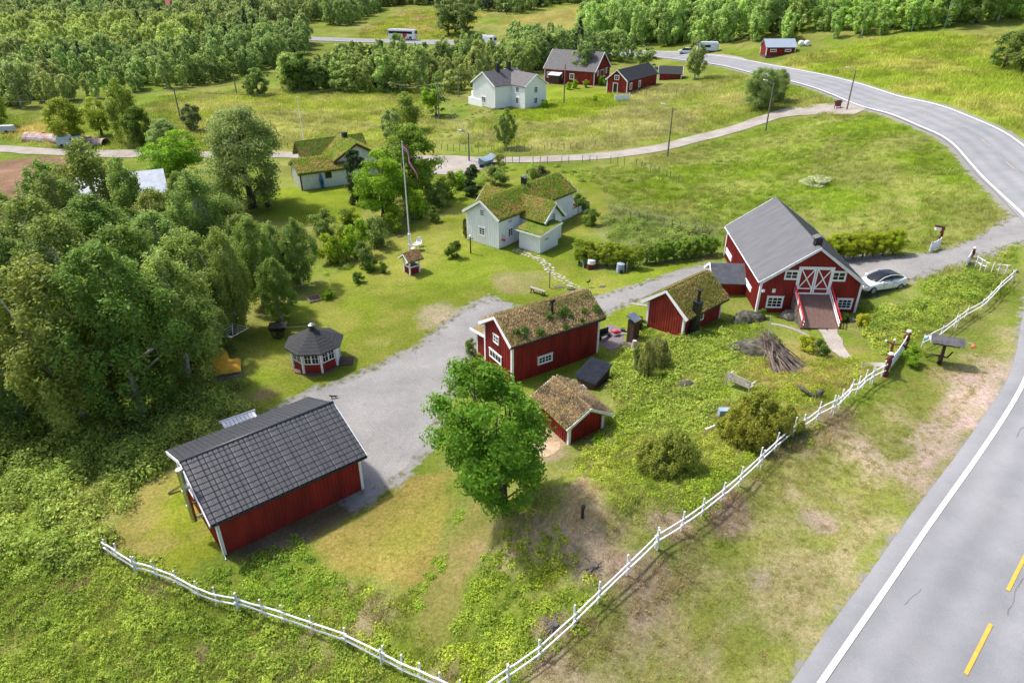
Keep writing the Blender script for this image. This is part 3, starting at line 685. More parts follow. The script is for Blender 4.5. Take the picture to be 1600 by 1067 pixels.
# ---- storage house with brown sod roof
s = building('storehouse', 'red wooden house with brown turf roof and black stovepipe beside the gravel yard', 0.0, 40.71, .6, 32.3, 7.67, 3.74, 3.33, 4.52, fdep=1.0)
roof(s, SODB, .3, .3, .16, soddisp(1), 60, 18); turf(s, 9000, .3, .3, .2, ((.50,.41,.23), (.33,.31,.12)), .14, .52, clumps=14, seed=3)
barge(s, WHITE, .3, .3, .26, top=.16, ends=(0,)); barge(s, DWOOD, .3, .3, .26, top=.16, ends=(1,)); eave(s, BLACK, .3, .3, (0, 1), .05)
win3(s, 'R', (840,557.5), (840,570), (863,551), 4, 2); win3(s, 'F', (771.5,521), (771.5,534), (780,526), 2, 2, ft=.08)
a0, b0 = onwall(s, 'F', 767, 546); a1, b1 = onwall(s, 'F', 783, 568); window(s, 'F', (a0+a1)/2, (b0+b1)/2, 1.5, .5, 4, 1)
a, h = onwall(s, 'R', 863, 490)
mb = MB(); mb.lathe([(.17, 0), (.10, .35), (.085, .4), (.085, 1.25)], 14, (4.0, .95, 3.75)); mb.tube([(3.83, .95, 5.08), (4.2, .95, 5.08)], .12, 14); mb.build('stovepipe', BLACK, s.root)
mb = MB(); sl = .25
mb.box(.35, 3.6, s.W+.06, 5.5, -.9, 1.6)
for k in range(1, 8): mb.box(.335, .36, s.W+.06+.21*k-.02, s.W+.06+.21*k+.02, 0, 1.55)
an = mb.build('annex', RED, s.root)
mb = MB(); mb.hexa([(.12,s.W+.03,1.9),(3.8,s.W+.03,1.9),(3.8,6.1,1.55),(.12,6.1,1.55),(.12,s.W+.03,2.05),(3.8,s.W+.03,2.05),(3.8,6.1,1.7),(.12,6.1,1.7)]); mb.build('annex_roof', SODB, an)
mb = MB(); mb.hexa([(.05,s.W+.06,1.88),(.115,s.W+.06,1.88),(.115,6.15,1.53),(.05,6.15,1.53),(.05,s.W+.06,2.08),(.115,s.W+.06,2.08),(.115,6.15,1.73),(.05,6.15,1.73)]); mb.box(.29,.348,5.4,5.54,-.5,1.6); mb.build('annex_trim', WHITE, an)

# ---- small sod shed near the maple
s = building('turf_shed', 'low red shed with brown turf roof standing right of the big green tree', 5.50, 33.65, 1.6, 119.3, 3.30, 2.45, 1.63, 2.35, fdep=.9)
roof(s, SODB, .4, .35, .14, soddisp(2, .09), 36, 16); turf(s, 4500, .4, .35, .2, ((.44,.36,.21), (.27,.22,.15)), .13, .6, seed=5)
barge(s, GWHITE, .4, .35, .2, top=.15); 
# ---- cabin with square black chimney
s = building('turf_cabin', 'red cabin with mossy turf roof and square black chimney near the barn', 12.61, 44.25, 2.2, 41.9, 4.83, 3.32, 2.17, 3.46, wall=DRED, fdep=1.2)
roof(s, SODM, .42, .3, .16, soddisp(3, .05), 50, 18); turf(s, 8000, .42, .3, .19, ((.38,.33,.12), (.28,.30,.08)), .09, .5, seed=6)
barge(s, WHITE, .42, .3, .26, top=.15, ends=(0,)); barge(s, DWOOD, .42, .3, .22, top=.15, ends=(1,)); eave(s, BLACK, .42, .3, (0,), .05)
mb = MB(); mb.box(.65, 1.15, -.6, -.12, -.3, 2.95); mb.box(.61, 1.19, -.64, -.08, 2.95, 3.03); mb.build('chimney', BLACK, s.root)
mb = MB(); mb.lathe([(.12, 0), (.12, .8), (.1, .82)], 14, (.9, -.36, 3.03)); mb.box(.75, 1.05, -.51, -.21, 3.9, 3.94); mb.build('stovepipe', BLACK, s.root)
window(s, 'R', 2.05, 1.25, .6, .5, 2, 1)
mb = MB(); mb.box(4.7, 5.6, .2, 2.8, -.35, -.05); mb.build('porch_step', WOOD, s.root)

# ---- big red barn with grey felt roof
b = building('barn', 'large red barn with grey felt roof and white crossed double doors', 26.74, 47.54, 2.6, 86.6, 11.73, 7.57, 2.88, 5.58, fdep=1.2, batten=.2)
def feltdisp(u, t, s): return .014*((u/.95) % 1.)+.006*((t*3.3) % 1.)
roof(b, FELT, .25, .3, .14, feltdisp, 150, 24, sides=(1,)); roof(b, SHING, .25, .3, .14, feltdisp, 150, 24, name='roof', sides=(0,))  # right slope: same felt roof, its shade put in by the darker colour
barge(b, GWHITE, .25, .3, .26, top=.05); mb = MB()
for sd in (0, 1):
    mb.hexa([Vector(roofpt(b, sd, u, t, off, .25)) for off in (.02, .05) for u, t in ((-.32, 0), (b.L+.32, 0), (b.L+.32, .05), (-.32, .05))])
mb.build('ridge_cap', FELT, b.root); eave(b, GWHITE, .25, .3, (0, 1), .045)
# loft doors
x0, z0 = onwall(b, 'F', 1251, 418.5); x1, z1 = onwall(b, 'F', 1303, 419); xs0, zs = onwall(b, 'F', 1248, 458.5); xs1, zs2 = onwall(b, 'F', 1294.5, 459)
ca = (x0+x1)/2; hwid = abs(x0-x1)/2-.02; zb = min(zs, zs2); zt = (z0+z1)/2
dr_ = MB(); wbox(dr_, b, 'F', ca-hwid, ca+hwid, zb, zt, 0, .055); DR = dr_.build('double_door', RED, b.root)
f_ = MB()
for k in (-1, 1):
    a0, a1 = (ca-hwid, ca-.02) if k < 0 else (ca+.02, ca+hwid)
    for q in ((a0, a1, zt-.11, zt), (a0, a1, zb, zb+.11), (a0, a0+.11, zb+.11, zt-.11), (a1-.11, a1, zb+.11, zt-.11), (a0+.11, a1-.11, zb+.42, zb+.5)): wbox(f_, b, 'F', *q, .055, .085)
    for sgn in (0, 1):
        A0 = Vector((-.065-.006*sgn, a0+.1 if sgn else a1-.1, zb+.48)); A1 = Vector((-.065-.006*sgn, a1-.1 if sgn else a0+.1, zt-.1)); f_.beam(A0, A1, .08, .03, up=(1, 0, 0))
wbox(f_, b, 'F', ca-hwid-.12, ca-hwid-.003, zb, zt+.1, 0, .07); wbox(f_, b, 'F', ca+hwid+.003, ca+hwid+.12, zb, zt+.1, 0, .07); wbox(f_, b, 'F', ca-hwid, ca+hwid, zt+.003, zt+.1, 0, .07)
f_.build('door_frame', WHITE, DR)
winpix(b, 'F', 1227.5, 422, 1246.5, 437, 2, 2); winpix(b, 'F', 1300.5, 423.5, 1320, 439.5, 2, 2)
winpix(b, 'F', 1199, 462.5, 1221, 481, 3, 3); winpix(b, 'F', 1309, 466, 1329, 483, 3, 3)
winpix(b, 'L', 1136, 387, 1143, 409, 2, 3); winpix(b, 'L', 1166, 436, 1174, 456, 2, 3)
mb = MB(); a, h = onwall(b, 'F', 1209, 454); wbox(mb, b, 'F', a-.12, a+.12, h-.16, h+.16, .0, .06); mb.build('notice', WHITE, b.root)
mb = MB(); a, h = onwall(b, 'F', 1191, 453.5); mb.beam((-.02, a, h), (-.3, a, h+.1), .04, .04); mb.lathe([(.02, 0), (.12, .06), (.12, .2), (.03, .28)], 10, (-.3, a, h-.05)); mb.build('wall_lamp', WHITE, b.root)
# ridge vent
mb = MB(); mb.box(.35, .85, b.W/2-.25, b.W/2+.25, b.hr-.3, b.hr+.42); rv = mb.build('roof_vent', BLACK, b.root)
mb = MB(); mb.hexa([(.25,b.W/2-.4,b.hr+.5),(.95,b.W/2-.4,b.hr+.5),(.95,b.W/2,b.hr+.66),(.25,b.W/2,b.hr+.66),(.25,b.W/2-.4,b.hr+.53),(.95,b.W/2-.4,b.hr+.53),(.95,b.W/2,b.hr+.69),(.25,b.W/2,b.hr+.69)])
mb.hexa([(.25,b.W/2,b.hr+.66),(.95,b.W/2,b.hr+.66),(.95,b.W/2+.4,b.hr+.5),(.25,b.W/2+.4,b.hr+.5),(.25,b.W/2,b.hr+.69),(.95,b.W/2,b.hr+.69),(.95,b.W/2+.4,b.hr+.53),(.25,b.W/2+.4,b.hr+.53)])
mb.box(.38, .42, b.W/2-.02, b.W/2+.02, b.hr+.42, b.hr+.66); mb.box(.78, .82, b.W/2-.02, b.W/2+.02, b.hr+.42, b.hr+.66); mb.build('vent_cap', FELT, rv)
# ramp (barn bridge) from the loft door down to the bank
y0, y1 = ca-hwid-.1, ca+hwid+.1; rp = gp(1285, 499); M_ = b.root.matrix_basis.inverted()@rp
RL = 3.1; zr = float(M_.z)+.25
mb = MB(); mb.hexa([(-.09,y0,zb-.16),(-.09,y1,zb-.16),(-RL,y1+.15,zr-.1),(-RL,y0-.15,zr-.1),(-.09,y0,zb-.02),(-.09,y1,zb-.02),(-RL,y1+.15,zr+.04),(-RL,y0-.15,zr+.04)]); rm = mb.build('ramp', RAMPM, b.root)
for yy in (y0, y1): mb = MB().hexa([(-.2,yy-.1,-1),(-.2,yy+.1,-1),(-RL,yy+.1,-1),(-RL,yy-.1,-1),(-.2,yy-.1,zb-.17),(-.2,yy+.1,zb-.17),(-RL,yy+.1,zr-.11),(-RL,yy-.1,zr-.11)]); mb.build('ramp_wall', STONE, rm)
for yy, q in ((y0, -1), (y1, 1)):
    mb = MB(); mr = MB(); yo = yy+q*.04
    for t in (.05, .5, .95):
        x = -.1-(RL-.1)*t; z = zb+(zr-zb)*t; mr.box(x-.04, x+.04, yo-.04, yo+.04, z-.15, z+.72)
    for hgt in (.22, .48): mb.beam((-.12, yo-q*.06, zb+hgt), (-RL, yo-q*.06, zr+hgt), .03, .11)
    mr.beam((-.1, yo, zb+.74), (-RL-.05, yo, zr+.74), .09, .05)
    rl = mb.build('railing', WHITE, rm); mr.build('railing_frame', REDL, rm)
# small annex on the left wall with black corrugated roof
A0 = Matrix.Translation(Vector((0, 0, 0)))
u0, hq = onwall(b, 'L', 1165, 470); u1, _ = onwall(b, 'L', 1145, 430)
ua, ub = 3.6, 6.4; va, vb = b.W+.03, b.W+2.1
mb = MB(); mb.add([(ua,va,-.6),(ub,va,-.6),(ub,vb,-.6),(ua,vb,-.6),(ua,va,1.0),(ub,va,1.0),(ub,vb,1.0),(ua,vb,1.0),((ua+ub)/2,va,1.9),((ua+ub)/2,vb,1.9)],
  [(0,3,2,1),(0,1,5,4),(2,3,7,6),(1,2,6,5),(0,4,7,3),(4,5,9,8) if False else (4,8,9,7),(5,6,9,8),(4,5,8),(6,7,9)])
for i in range(1, 9): v = va+(vb-va)*i/9; mb.box(ua-.02, ua+.005, v-.025, v+.025, -.3, .95)
an = mb.build('annex', RED, b.root)
mb = MB(); um = (ua+ub)/2; n = 34
for sg in (0, 1):
    vs = []; fs = []
    for i in range(n*4+1):
        v = va-.01+(vb+.75-va)*i/(n*4); w = .012*(1 if i % 4 < 2 else -1)
        ue = ua-.3 if sg == 0 else ub+.3
        vs += [(um, v, 2.03+w), (ue, v, .9+w), (um, v, 1.96), (ue, v, .83)]
    for i in range(n*4):
        k = 4*i; fs += [(k, k+1, k+5, k+4), (k+2, k+6, k+7, k+3), (k+1, k+3, k+7, k+5)]
    mb.add(vs, fs)
mb.build('annex_roof', CORR, an)
mb = MB()
for sg in (-1, 1):
    mb.beam((um, vb+.78, 1.99), (um+sg*1.72, vb+.78, .87), .05, .2, up=(0, 0, 1))
mb.box(ua-.05, ua+.07, vb-.07, vb+.05, -.4, 1.0); mb.build('annex_trim', WHITE, an)

# ---- white farmhouse with turf roof (main body, cross gable, lean-to)
w = building('farmhouse', 'white wooden house with grassy turf roofs and black chimney in the middle of the lawn', -1.34, 64.85, 1.2, 49.7, 12.6, 4.34, 3.20, 4.56, wall=WHITE, fdep=1.2, batten=.29)
roof(w, SODG, .3, .3, .18, soddisp(4, .06), 90, 18, u1=12.8); turf(w, 14000, .3, .3, .2, ((.40,.34,.10), (.23,.32,.05)), .12, .42, seed=8)
barge(w, WHITE, .3, .3, .28, top=.16)
win3(w, 'F', (749.5,325), (749.5,337), (757.5,327.5), 2, 3); win3(w, 'F', (748.5,353.5), (748.5,366.5), (758.5,356.5), 2, 3)
win3(w, 'R', (793,344.5), (793,349.5), (800,342), 2, 2, ft=.06); win3(w, 'R', (793,357), (793,371), (801.5,354.5), 2, 3)
mb = MB(); cx, cz = 6.9, 4.25; mb.box(cx-.22, cx+.22, w.W/2+.05, w.W/2+.5, 4.1, 5.35); ch = mb.build('chimney', BLACK, w.root)
mb = MB(); mb.tube([(cx-.28, w.W/2+.02+.25*math.cos(a)+.26, 5.35+.2*math.sin(a)) for a in [math.pi*k/8 for k in range(9)]], .02, 4)
vs = [(u, w.W/2+.275+.26*math.cos(math.pi*k/8), 5.36+.22*math.sin(math.pi*k/8)) for u in (cx-.3, cx+.3) for k in range(9)]
mb.add(vs, [(k, k+1, k+10, k+9) for k in range(8)]); mb.build('chimney_cowl', STEEL, ch)
a, h = onwall(w, 'R', 784, 374.5)
fb = MB(); fb.beam((a, -.02, h+.55), (a, -.3, h+.5), .02, .02); fb.lathe([(.04, 0), (.22, .14), (.2, .22)], 12, (a, -.28, h-.15)); 
for k in range(3): fb.tube([(a+.18*math.cos(k*2.1), -.28+.18*math.sin(k*2.1), h+.05), (a, -.28, h+.52)], .008, 4)
tagobj(fb.build('hanging_basket', PINK), 'red hanging flower basket on the white farmhouse wall', 'flower basket'); bpy.data.objects['hanging_basket'].matrix_basis = w.root.matrix_basis.copy()
def wing(P, u0_, W2, out, he2, hr2, back=0., mt=None):
    """gabled wing whose ridge runs across parent P; its own frame has u running inwards from the outer gable"""
    S = Bld(); S.root = P.root; S.M2 = Matrix.Translation(Vector((u0_, -out, 0)))@Matrix(((0, 1, 0, 0), (1, 0, 0, 0), (0, 0, 1, 0), (0, 0, 0, 1)))
    S.L, S.W, S.he, S.hr = out+back, W2, he2, hr2; S.sl = (hr2-he2)/(W2/2); S.trim = P.trim; return S
def place(S, before):
    """move every mesh built since 'before' from the wing frame into the building frame"""
    for o in [o for o in bpy.data.objects if o.name not in before and o.type == 'MESH']:
        o.data.transform(S.M2); o.data.flip_normals()
def names(): return set(o.name for o in bpy.data.objects)
def wingwalls(S, wall, L, batten=.24, z0=-.9):
    mb = MB(); hw = S.he-.1; pk = S.hr-.1; W = S.W
    mb.add([(0,0,z0),(L,0,z0),(L,W,z0),(0,W,z0),(0,0,hw),(L,0,hw),(L,W,hw),(0,W,hw),(0,W/2,pk),(L,W/2,pk)], [(0,3,2,1),(0,1,5,4),(2,3,7,6),(4,8,7,3,0),(1,2,6,9,5),(4,5,9,8),(8,9,6,7)])
    for i in range(1, int(W/batten)):
        v = i*batten; mb.box(-.025, .005, v-.028, v+.028, z0, hw+(pk-hw)*(1-abs(v-W/2)/(W/2))-.04)
    for i in range(1, int(L/batten)):
        u = i*batten; mb.box(u-.028, u+.028, -.025, .005, z0, hw); mb.box(u-.028, u+.028, W-.005, W+.025, z0, hw)
    return mb.build('wing_wall', wall, S.root)
# farmhouse cross gable (through the body) and the turf lean-to in front of it
q = wing(w, 3.6, 2.9, 3.0, 2.75, 4.15, 6.0); bf = names()
wingwalls(q, WHITE, 2.95); roof(q, SODG, .3, .3, .18, soddisp(9, .06), 60, 14); turf(q, 5200, .3, .3, .2, ((.44,.35,.13), (.28,.31,.06)), .12, .55, seed=12); barge(q, WHITE, .3, .3, .28, top=.16)
window(q, 'F', 1.45, 2.75, .5, .75, 2, 3); place(q, bf)
mb = MB(); mb.hexa([(1.65,-4,-.9),(4.6,-4,-.9),(4.6,-1.3,-.9),(1.65,-1.3,-.9),(1.65,-4,1.85),(4.6,-4,2.25),(4.6,-1.3,2.25),(1.65,-1.3,1.85)])
for i in range(1, 12): v = -4+2.7*i/12; mb.box(1.625, 1.655, v-.028, v+.028, -.3, 1.82)
for i in range(1, 13): u = 1.65+2.95*i/13; mb.box(u-.028, u+.028, -4.025, -3.995, -.3, 1.82+.4*i/13)
lt = mb.build('porch', WHITE, w.root)
mb = MB(); vs = []; fs = []; NU, NV = 26, 24
for i in range(NU+1):
    for j in range(NV+1):
        u = 1.35+3.5*i/NU; v = -4.3+3.3*j/NV; e = min(1, .4+6*min(i/NU, 1-i/NU, j/NV, 1-j/NV)); vs.append((u, v, 1.95+.47*i/NU+.12+.12*e*(vnoise([u], [v], .7, 4)[0]-.5)))
for i in range(NU):
    for j in range(NV): k = i*(NV+1)+j; fs.append((k, k+NV+1, k+NV+2, k+1))
mb.add(vs, fs); mb.hexa([(1.35,-4.3,1.84),(4.85,-4.3,2.31),(4.85,-1.0,2.31),(1.35,-1.0,1.84),(1.35,-4.3,2.02),(4.85,-4.3,2.49),(4.85,-1.0,2.49),(1.35,-1.0,2.02)])
mb.build('porch_roof', SODG, lt)
P3 = Bld(); P3.W, P3.L, P3.he, P3.hr, P3.sl = 3.3, 3.5, 2.35, 2.35, 0.; P3.root = lt
mb = MB(); mb.beam((1.32, -4.33, 1.93), (4.9, -4.33, 2.41), .04, .2); mb.beam((1.32, -4.3, 1.93), (1.32, -1.0, 1.93), .04, .14); mb.build('bargeboard', WHITE, lt)
ws = Bld(); ws.W = 2.7; ws.L = 2.95; ws.trim = WHITE; ws.root = lt
bf = names(); window(ws, 'R', 1.0, 1.3, .6, .22, 3, 1, .06)
for o in [o for o in bpy.data.objects if o.name not in bf and o.type == 'MESH']: o.data.transform(Matrix.Translation(Vector((1.65, -4.0, 0))))
mb = MB(); mb.box(.0, 1.62, -1.9, -.03, -.25, -.02); mb.build('porch_floor', RAMPM, w.root)
# terrace with railing on a stone base at the far end
mb = MB(); mb.box(12.62, 15.9, .05, 3.6, -1.6, -.12); mb.build('terrace_base', STONE, w.root)
mb = MB(); mb.box(12.62, 16., 0, 3.7, -.115, 0.0); tf = mb.build('terrace_floor', DWOOD, w.root)
mb = MB()
for x in (12.7, 13.8, 14.9, 15.95): mb.box(x-.04, x+.04, .0, .08, 0, .95)
mb.box(15.91, 15.99, 3.6, 3.68, 0, .95); mb.box(12.66, 15.99, .0, .08, .95, 1.02); mb.box(15.91, 15.99, .08, 3.68, .95, 1.02); tr = mb.build('railing', DWOOD, tf)
mb = MB(); mb.box(12.74, 15.9, .03, .05, .12, .93); mb.box(15.94, 15.96, .08, 3.6, .12, .93); mb.build('railing_panel', PLAST, tr)
def local(B, p): return B.root.matrix_basis@Vector(p)
pz = local(w, (14.0, 3.0, 0.0))
t = thing('parasol', 'pale blue parasol open behind the white farmhouse, over its railed terrace', 'parasol', pz, .3)
mb = MB(); mb.tube([(0, 0, 0), (0, 0, 2.35)], .025, 8); mb.lathe([(.25, 0), (.25, .06)], 12); mb.build('pole', STEEL, t)
mb = MB(); n = 8; vs = [(0, 0, 2.45)]+[(1.3*math.cos(k*math.pi/4), 1.3*math.sin(k*math.pi/4), 2.0) for k in range(8)]; mb.add(vs, [(0, 1+k, 1+(k+1) % 8) for k in range(8)]); cn = mb.build('canopy', LBLUE, t)
mo = cn.modifiers.new('s', 'SOLIDIFY'); mo.thickness = .02
t = thing('terrace_table', 'dark table on the farmhouse terrace behind the white railing', 'table', local(w, (14.2, 1.3, 0)), w.a)
mb = MB(); mb.box(-.7, .7, -.4, .4, .7, .75); mb.build('tabletop', BLACK, t)
for i, j in ((-1, -1), (1, -1), (1, 1), (-1, 1)): MB().box(i*.62-.03, i*.62+.03, j*.33-.03, j*.33+.03, 0, .7).build('leg', BLACK, t)
def chair(loc, rz, label, mt, group=None, k=1.):
    t = thing('garden_chair', label, 'chair', loc, rz, group, k)
    MB().box(-.25, .25, -.25, .25, .40, .45).build('seat', mt, t)
    mb = MB(); mb.hexa([(-.24,.2,.46),(.24,.2,.46),(.24,.25,.46),(-.24,.25,.46),(-.2,.32,.98),(.2,.32,.98),(.2,.36,.98),(-.2,.36,.98)]); mb.build('backrest', mt, t)
    for i in (-1, 1):
        for j in (-1, 1): MB().tube([(i*.22, j*.22, .4), (i*.27, j*.27, 0)], .022, 6).build('leg', mt, t)
        MB().box(i*.27-.03, i*.27+.03, -.24, .25, .62, .65).build('armrest', mt, t)
    return t
chair(local(w, (13.2, 1.4, 0)), w.a+1.6, 'dark chair on the farmhouse terrace nearest the house wall', BLACK, 'dark terrace chairs'); chair(local(w, (15.2, 1.4, 0)), w.a-1.6, 'dark chair at the outer end of the farmhouse terrace', BLACK, 'dark terrace chairs')

# ---- white house behind (low turf wing + taller turf gable)
v = building('turf_house', 'white house with green turf roofs and low wing behind the round maple', -18.31, 93.65, .4, 122.4, 10.5, 6.0, 3.17, 4.9, wall=GWHITE, trim=STAIN, fdep=.8, batten=.25)
roof(v, SODG, .35, .35, .18, soddisp(21, .06), 60, 16); turf(v, 7000, .35, .35, .2, ((.42,.38,.13), (.25,.33,.05)), .14, .45, seed=31); barge(v, STAIN, .35, .35, .26, top=.14)
mb = MB(); mb.box(3.6, 4.3, 2.7, 3.3, 4.5, 5.7); mb.build('chimney', BLACK, v.root); 
x = building('x', 'x', -27.4, 87.33, .4, 28.0, 6.2, 5.15, 2.27, 3.30, wall=GWHITE, trim=STAIN, fdep=.8, batten=.25)
roof(x, SODG, .3, .3, .18, soddisp(22, .06), 50, 16); turf(x, 6500, .3, .3, .2, ((.42,.36,.13), (.25,.33,.05)), .14, .5, seed=32)
winpix(x, 'R', 507.5, 269, 518.5, 277.5, 3, 2, BLACK, .08)
def adopt(sub, main):
    rel = main.root.matrix_basis.inverted()@sub.root.matrix_basis
    for o in list(sub.root.children):
        o.parent = main.root; o.matrix_basis = rel@o.matrix_basis
    bpy.data.objects.remove(sub.root)
kx = local(x, (2.6, -.12, -.3)); adopt(x, v)
q = wing(v, 4.4, 3.2, 0, 3.1, 4.7, 9.0)
bf = names(); wingwalls(q, GWHITE, 8.7, .25, -.3); roof(q, SODG, .3, .3, .18, soddisp(23, .06), 40, 12); barge(q, STAIN, .3, .3, .24, top=.14); place(q, bf)
ky = thing('kayak', 'narrow blue kayak leaning upright on the white wall of the low turf wing', 'kayak', kx, R(28))
mb = MB(); pr = [(-.0, .02), (.3, .16), (.9, .26), (1.4, .27), (1.9, .2), (2.35, .02)]
vs = []; n = 10
for z, r in pr: vs += [(r*math.cos(2*math.pi*k/n), .5*r*math.sin(2*math.pi*k/n)-.1-(2.35-z)*.1, z) for k in range(n)]
mb.add(vs, [(i*n+k, i*n+(k+1) % n, (i+1)*n+(k+1) % n, (i+1)*n+k) for i in range(5) for k in range(n)]); mb.build('hull', BLUEP, ky, True)
mb = MB(); mb.lathe([(.13, 0), (.13, .02)], 12); o = mb.build('cockpit', BLACK, ky); o.matrix_basis = Matrix.Translation(Vector((0, -.36, 1.15)))@Matrix.Rotation(R(90), 4, 'X')@Matrix.Diagonal((1, 2.6, 1, 1))

# ---- far farm
f = building('far_farmhouse', 'white farmhouse with grey slate roof and two black chimneys beyond the lane', -3.28, 138.71, 1.0, 40.0, 8.0, 7.0, 4.4, 6.5, wall=WHITE, fdep=.8, batten=.3)
roof(f, SLATE, .35, .35, .14); barge(f, WHITE, .35, .35, .25, top=.05); winpix(f, 'F', 752.5, 150.5, 759.5, 161.5, 2, 3)
bf = names(); q = wing(f, 4.0, 5.6, 4.2, 4.4, 6.3, 5.0)
wingwalls(q, WHITE, 4.3, .3, -.4); roof(q, SLATE, .3, .3, .14); barge(q, WHITE, .3, .3, .25, top=.05)
for hz in (1.4, 3.4): window(q, 'R', 2.2, hz, .8, 1.0, 2, 3); window(q, 'F', 2.8, hz, .8, 1.0, 2, 3)
place(q, bf)
for u, vv in ((3.3, 3.3), (6.4, 3.6)): MB().box(u-.35, u+.35, vv-.35, vv+.35, 5.8, 7.8).build('chimney', BLACK, f.root)
MB().box(1.0, 3.5, 7.03, 9.0, -.5, 2.2).build('annex', WHITE, f.root); MB().box(-.1, .9, 4.0, 8.6, -.5, 1.2).build('white_fence', WHITE, f.root)
f = building('far_barn', 'dark red barn with grey roof partly behind a willow, beyond the far farmhouse', 7.61, 168.92, 1.5, -28.1, 12.39, 9.5, 3.1, 6.63, wall=RED, batten=.35, fdep=1.)
roof(f, SLATE, .3, .3, .15); barge(f, WHITE, .3, .3, .3, top=.06)
for a in (1.2, 3.9, 6.9): window(f, 'R', a, 1.6, .9, 1.0, 2, 2, .14)
for a in (2.0, 7.2): window(f, 'B', a, 2.4, .7, .9, 2, 2, .14)
d = MB(); wbox(d, f, 'B', 3.4, 5.6, .2, 2.9, 0, .06); D = d.build('door', RED, f.root)
d = MB(); [wbox(d, f, 'B', *r_, .06, .1) for r_ in ((3.3, 3.45, .2, 2.95), (5.55, 5.7, .2, 2.95), (3.45, 5.55, 2.8, 2.95))]; d.build('door_frame', WHITE, D)
MB().hexa([(1.9,-1.7,-.5),(4.4,-1.7,-.5),(4.4,-.03,-.5),(1.9,-.03,-.5),(1.9,-1.7,1.75),(4.4,-1.7,1.75),(4.4,-.03,2.2),(1.9,-.03,2.2)]).build('porch', DWOOD, f.root)
MB().hexa([(1.7,-1.9,1.78),(4.6,-1.9,1.78),(4.6,-.03,2.25),(1.7,-.03,2.25),(1.7,-1.9,1.9),(4.6,-1.9,1.9),(4.6,-.03,2.37),(1.7,-.03,2.37)]).build('porch_roof', WHITE, f.root)
f = building('far_storehouse', 'narrow dark red storehouse with black roof, white door and small gable window', 24.12, 150.92, 1.5, 53.1, 13.68, 4.82, 3.0, 4.88, wall=RED, batten=.35, fdep=1.)
roof(f, SHING, .3, .35, .15); barge(f, WHITE, .3, .35, .25, top=.06); winpix(f, 'F', 960.5, 117.5, 967.5, 125.5, 2, 2)
for a in (1.6, 5.5): window(f, 'R', a, 1.6, .8, 1.1, 2, 3, .14)
d = MB(); wbox(d, f, 'F', 2.3, 3.2, .1, 2.1, 0, .05); D = d.build('door', BLACK, f.root); d = MB(); [wbox(d, f, 'F', *r_, .0, .1) for r_ in ((2.15, 2.29, .1, 2.25), (3.21, 3.35, .1, 2.25), (2.29, 3.21, 2.11, 2.25))]; d.build('door_frame', WHITE, D)
p = gp(972, 159); fz = thing('board_fence', 'short white board fence in front of the narrow dark red storehouse', 'fence', p, R(20))
for k in range(3): MB().box(-1.6+1.6*k-.06, -1.6+1.6*k+.06, -.06, .06, -.3, 1.5).build('post', WHITE, fz)
MB().box(-1.7, 1.7, -.1, -.065, .2, 1.3).build('panel', WHITE, fz)
f = building('small_far_shed', 'small dark red shed with black roof behind the narrow storehouse', 33.86, 166.9, 2.0, -12, 5.0, 4.0, 1.7, 3.0, wall=RED, batten=.35, fdep=1.)
roof(f, SHING, .25, .25, .12); barge(f, WHITE, .25, .25, .2, top=.05)
p = gp(1218, 87); f = building('roadside_shed', 'small red shed with pale blue metal roof at the wood edge beyond the road', p.x-3.5, p.y-.3, p.z, 1.0, 7.06, 4.2, 2.1, 3.6, wall=RED, batten=.35, fdep=1.5)
roof(f, BLUEROOF, .3, .3, .12); window(f, 'R', 1.7, 1.15, 1.3, .35, 3, 1, .12); window(f, 'R', 5.3, 1.15, 1.3, .35, 3, 1, .12)
p = gp(1222, 32); f = building('wooded_house', 'white house with dark roof hidden among the trees at the top of the picture', p.x, p.y, p.z, 70, 9, 7, 5.5, 8, wall=WHITE, batten=0, fdep=2.)
roof(f, SLATE, .35, .35, .15)
p = gp(262, 20); f = building('orange_roof_house', 'small house with rust red roof among the birches near the upper left corner', p.x, p.y, p.z, 20, 8, 7, 3.2, 6, wall=WHITE, batten=0, fdep=2.)
roof(f, mat('red_tile_roof', (.33, .10, .06), .8, .2, 3), .3, .3, .15)
# red building with bright metal roof hidden by the birches on the left
p = gp(262, 338); f = building('metal_roof_barn', 'red outbuilding with bright metal roof screened by the birches on the left', p.x-12.5, p.y-3.2, p.z-.2, 26, 13, 6.5, 2.6, 4.4, wall=RED, batten=.3, fdep=1.)
roof(f, ZINC, .3, .3, .1)
# ------------------------------------------------------------------ smaller things
def gz(x, y): return h1(x, y)
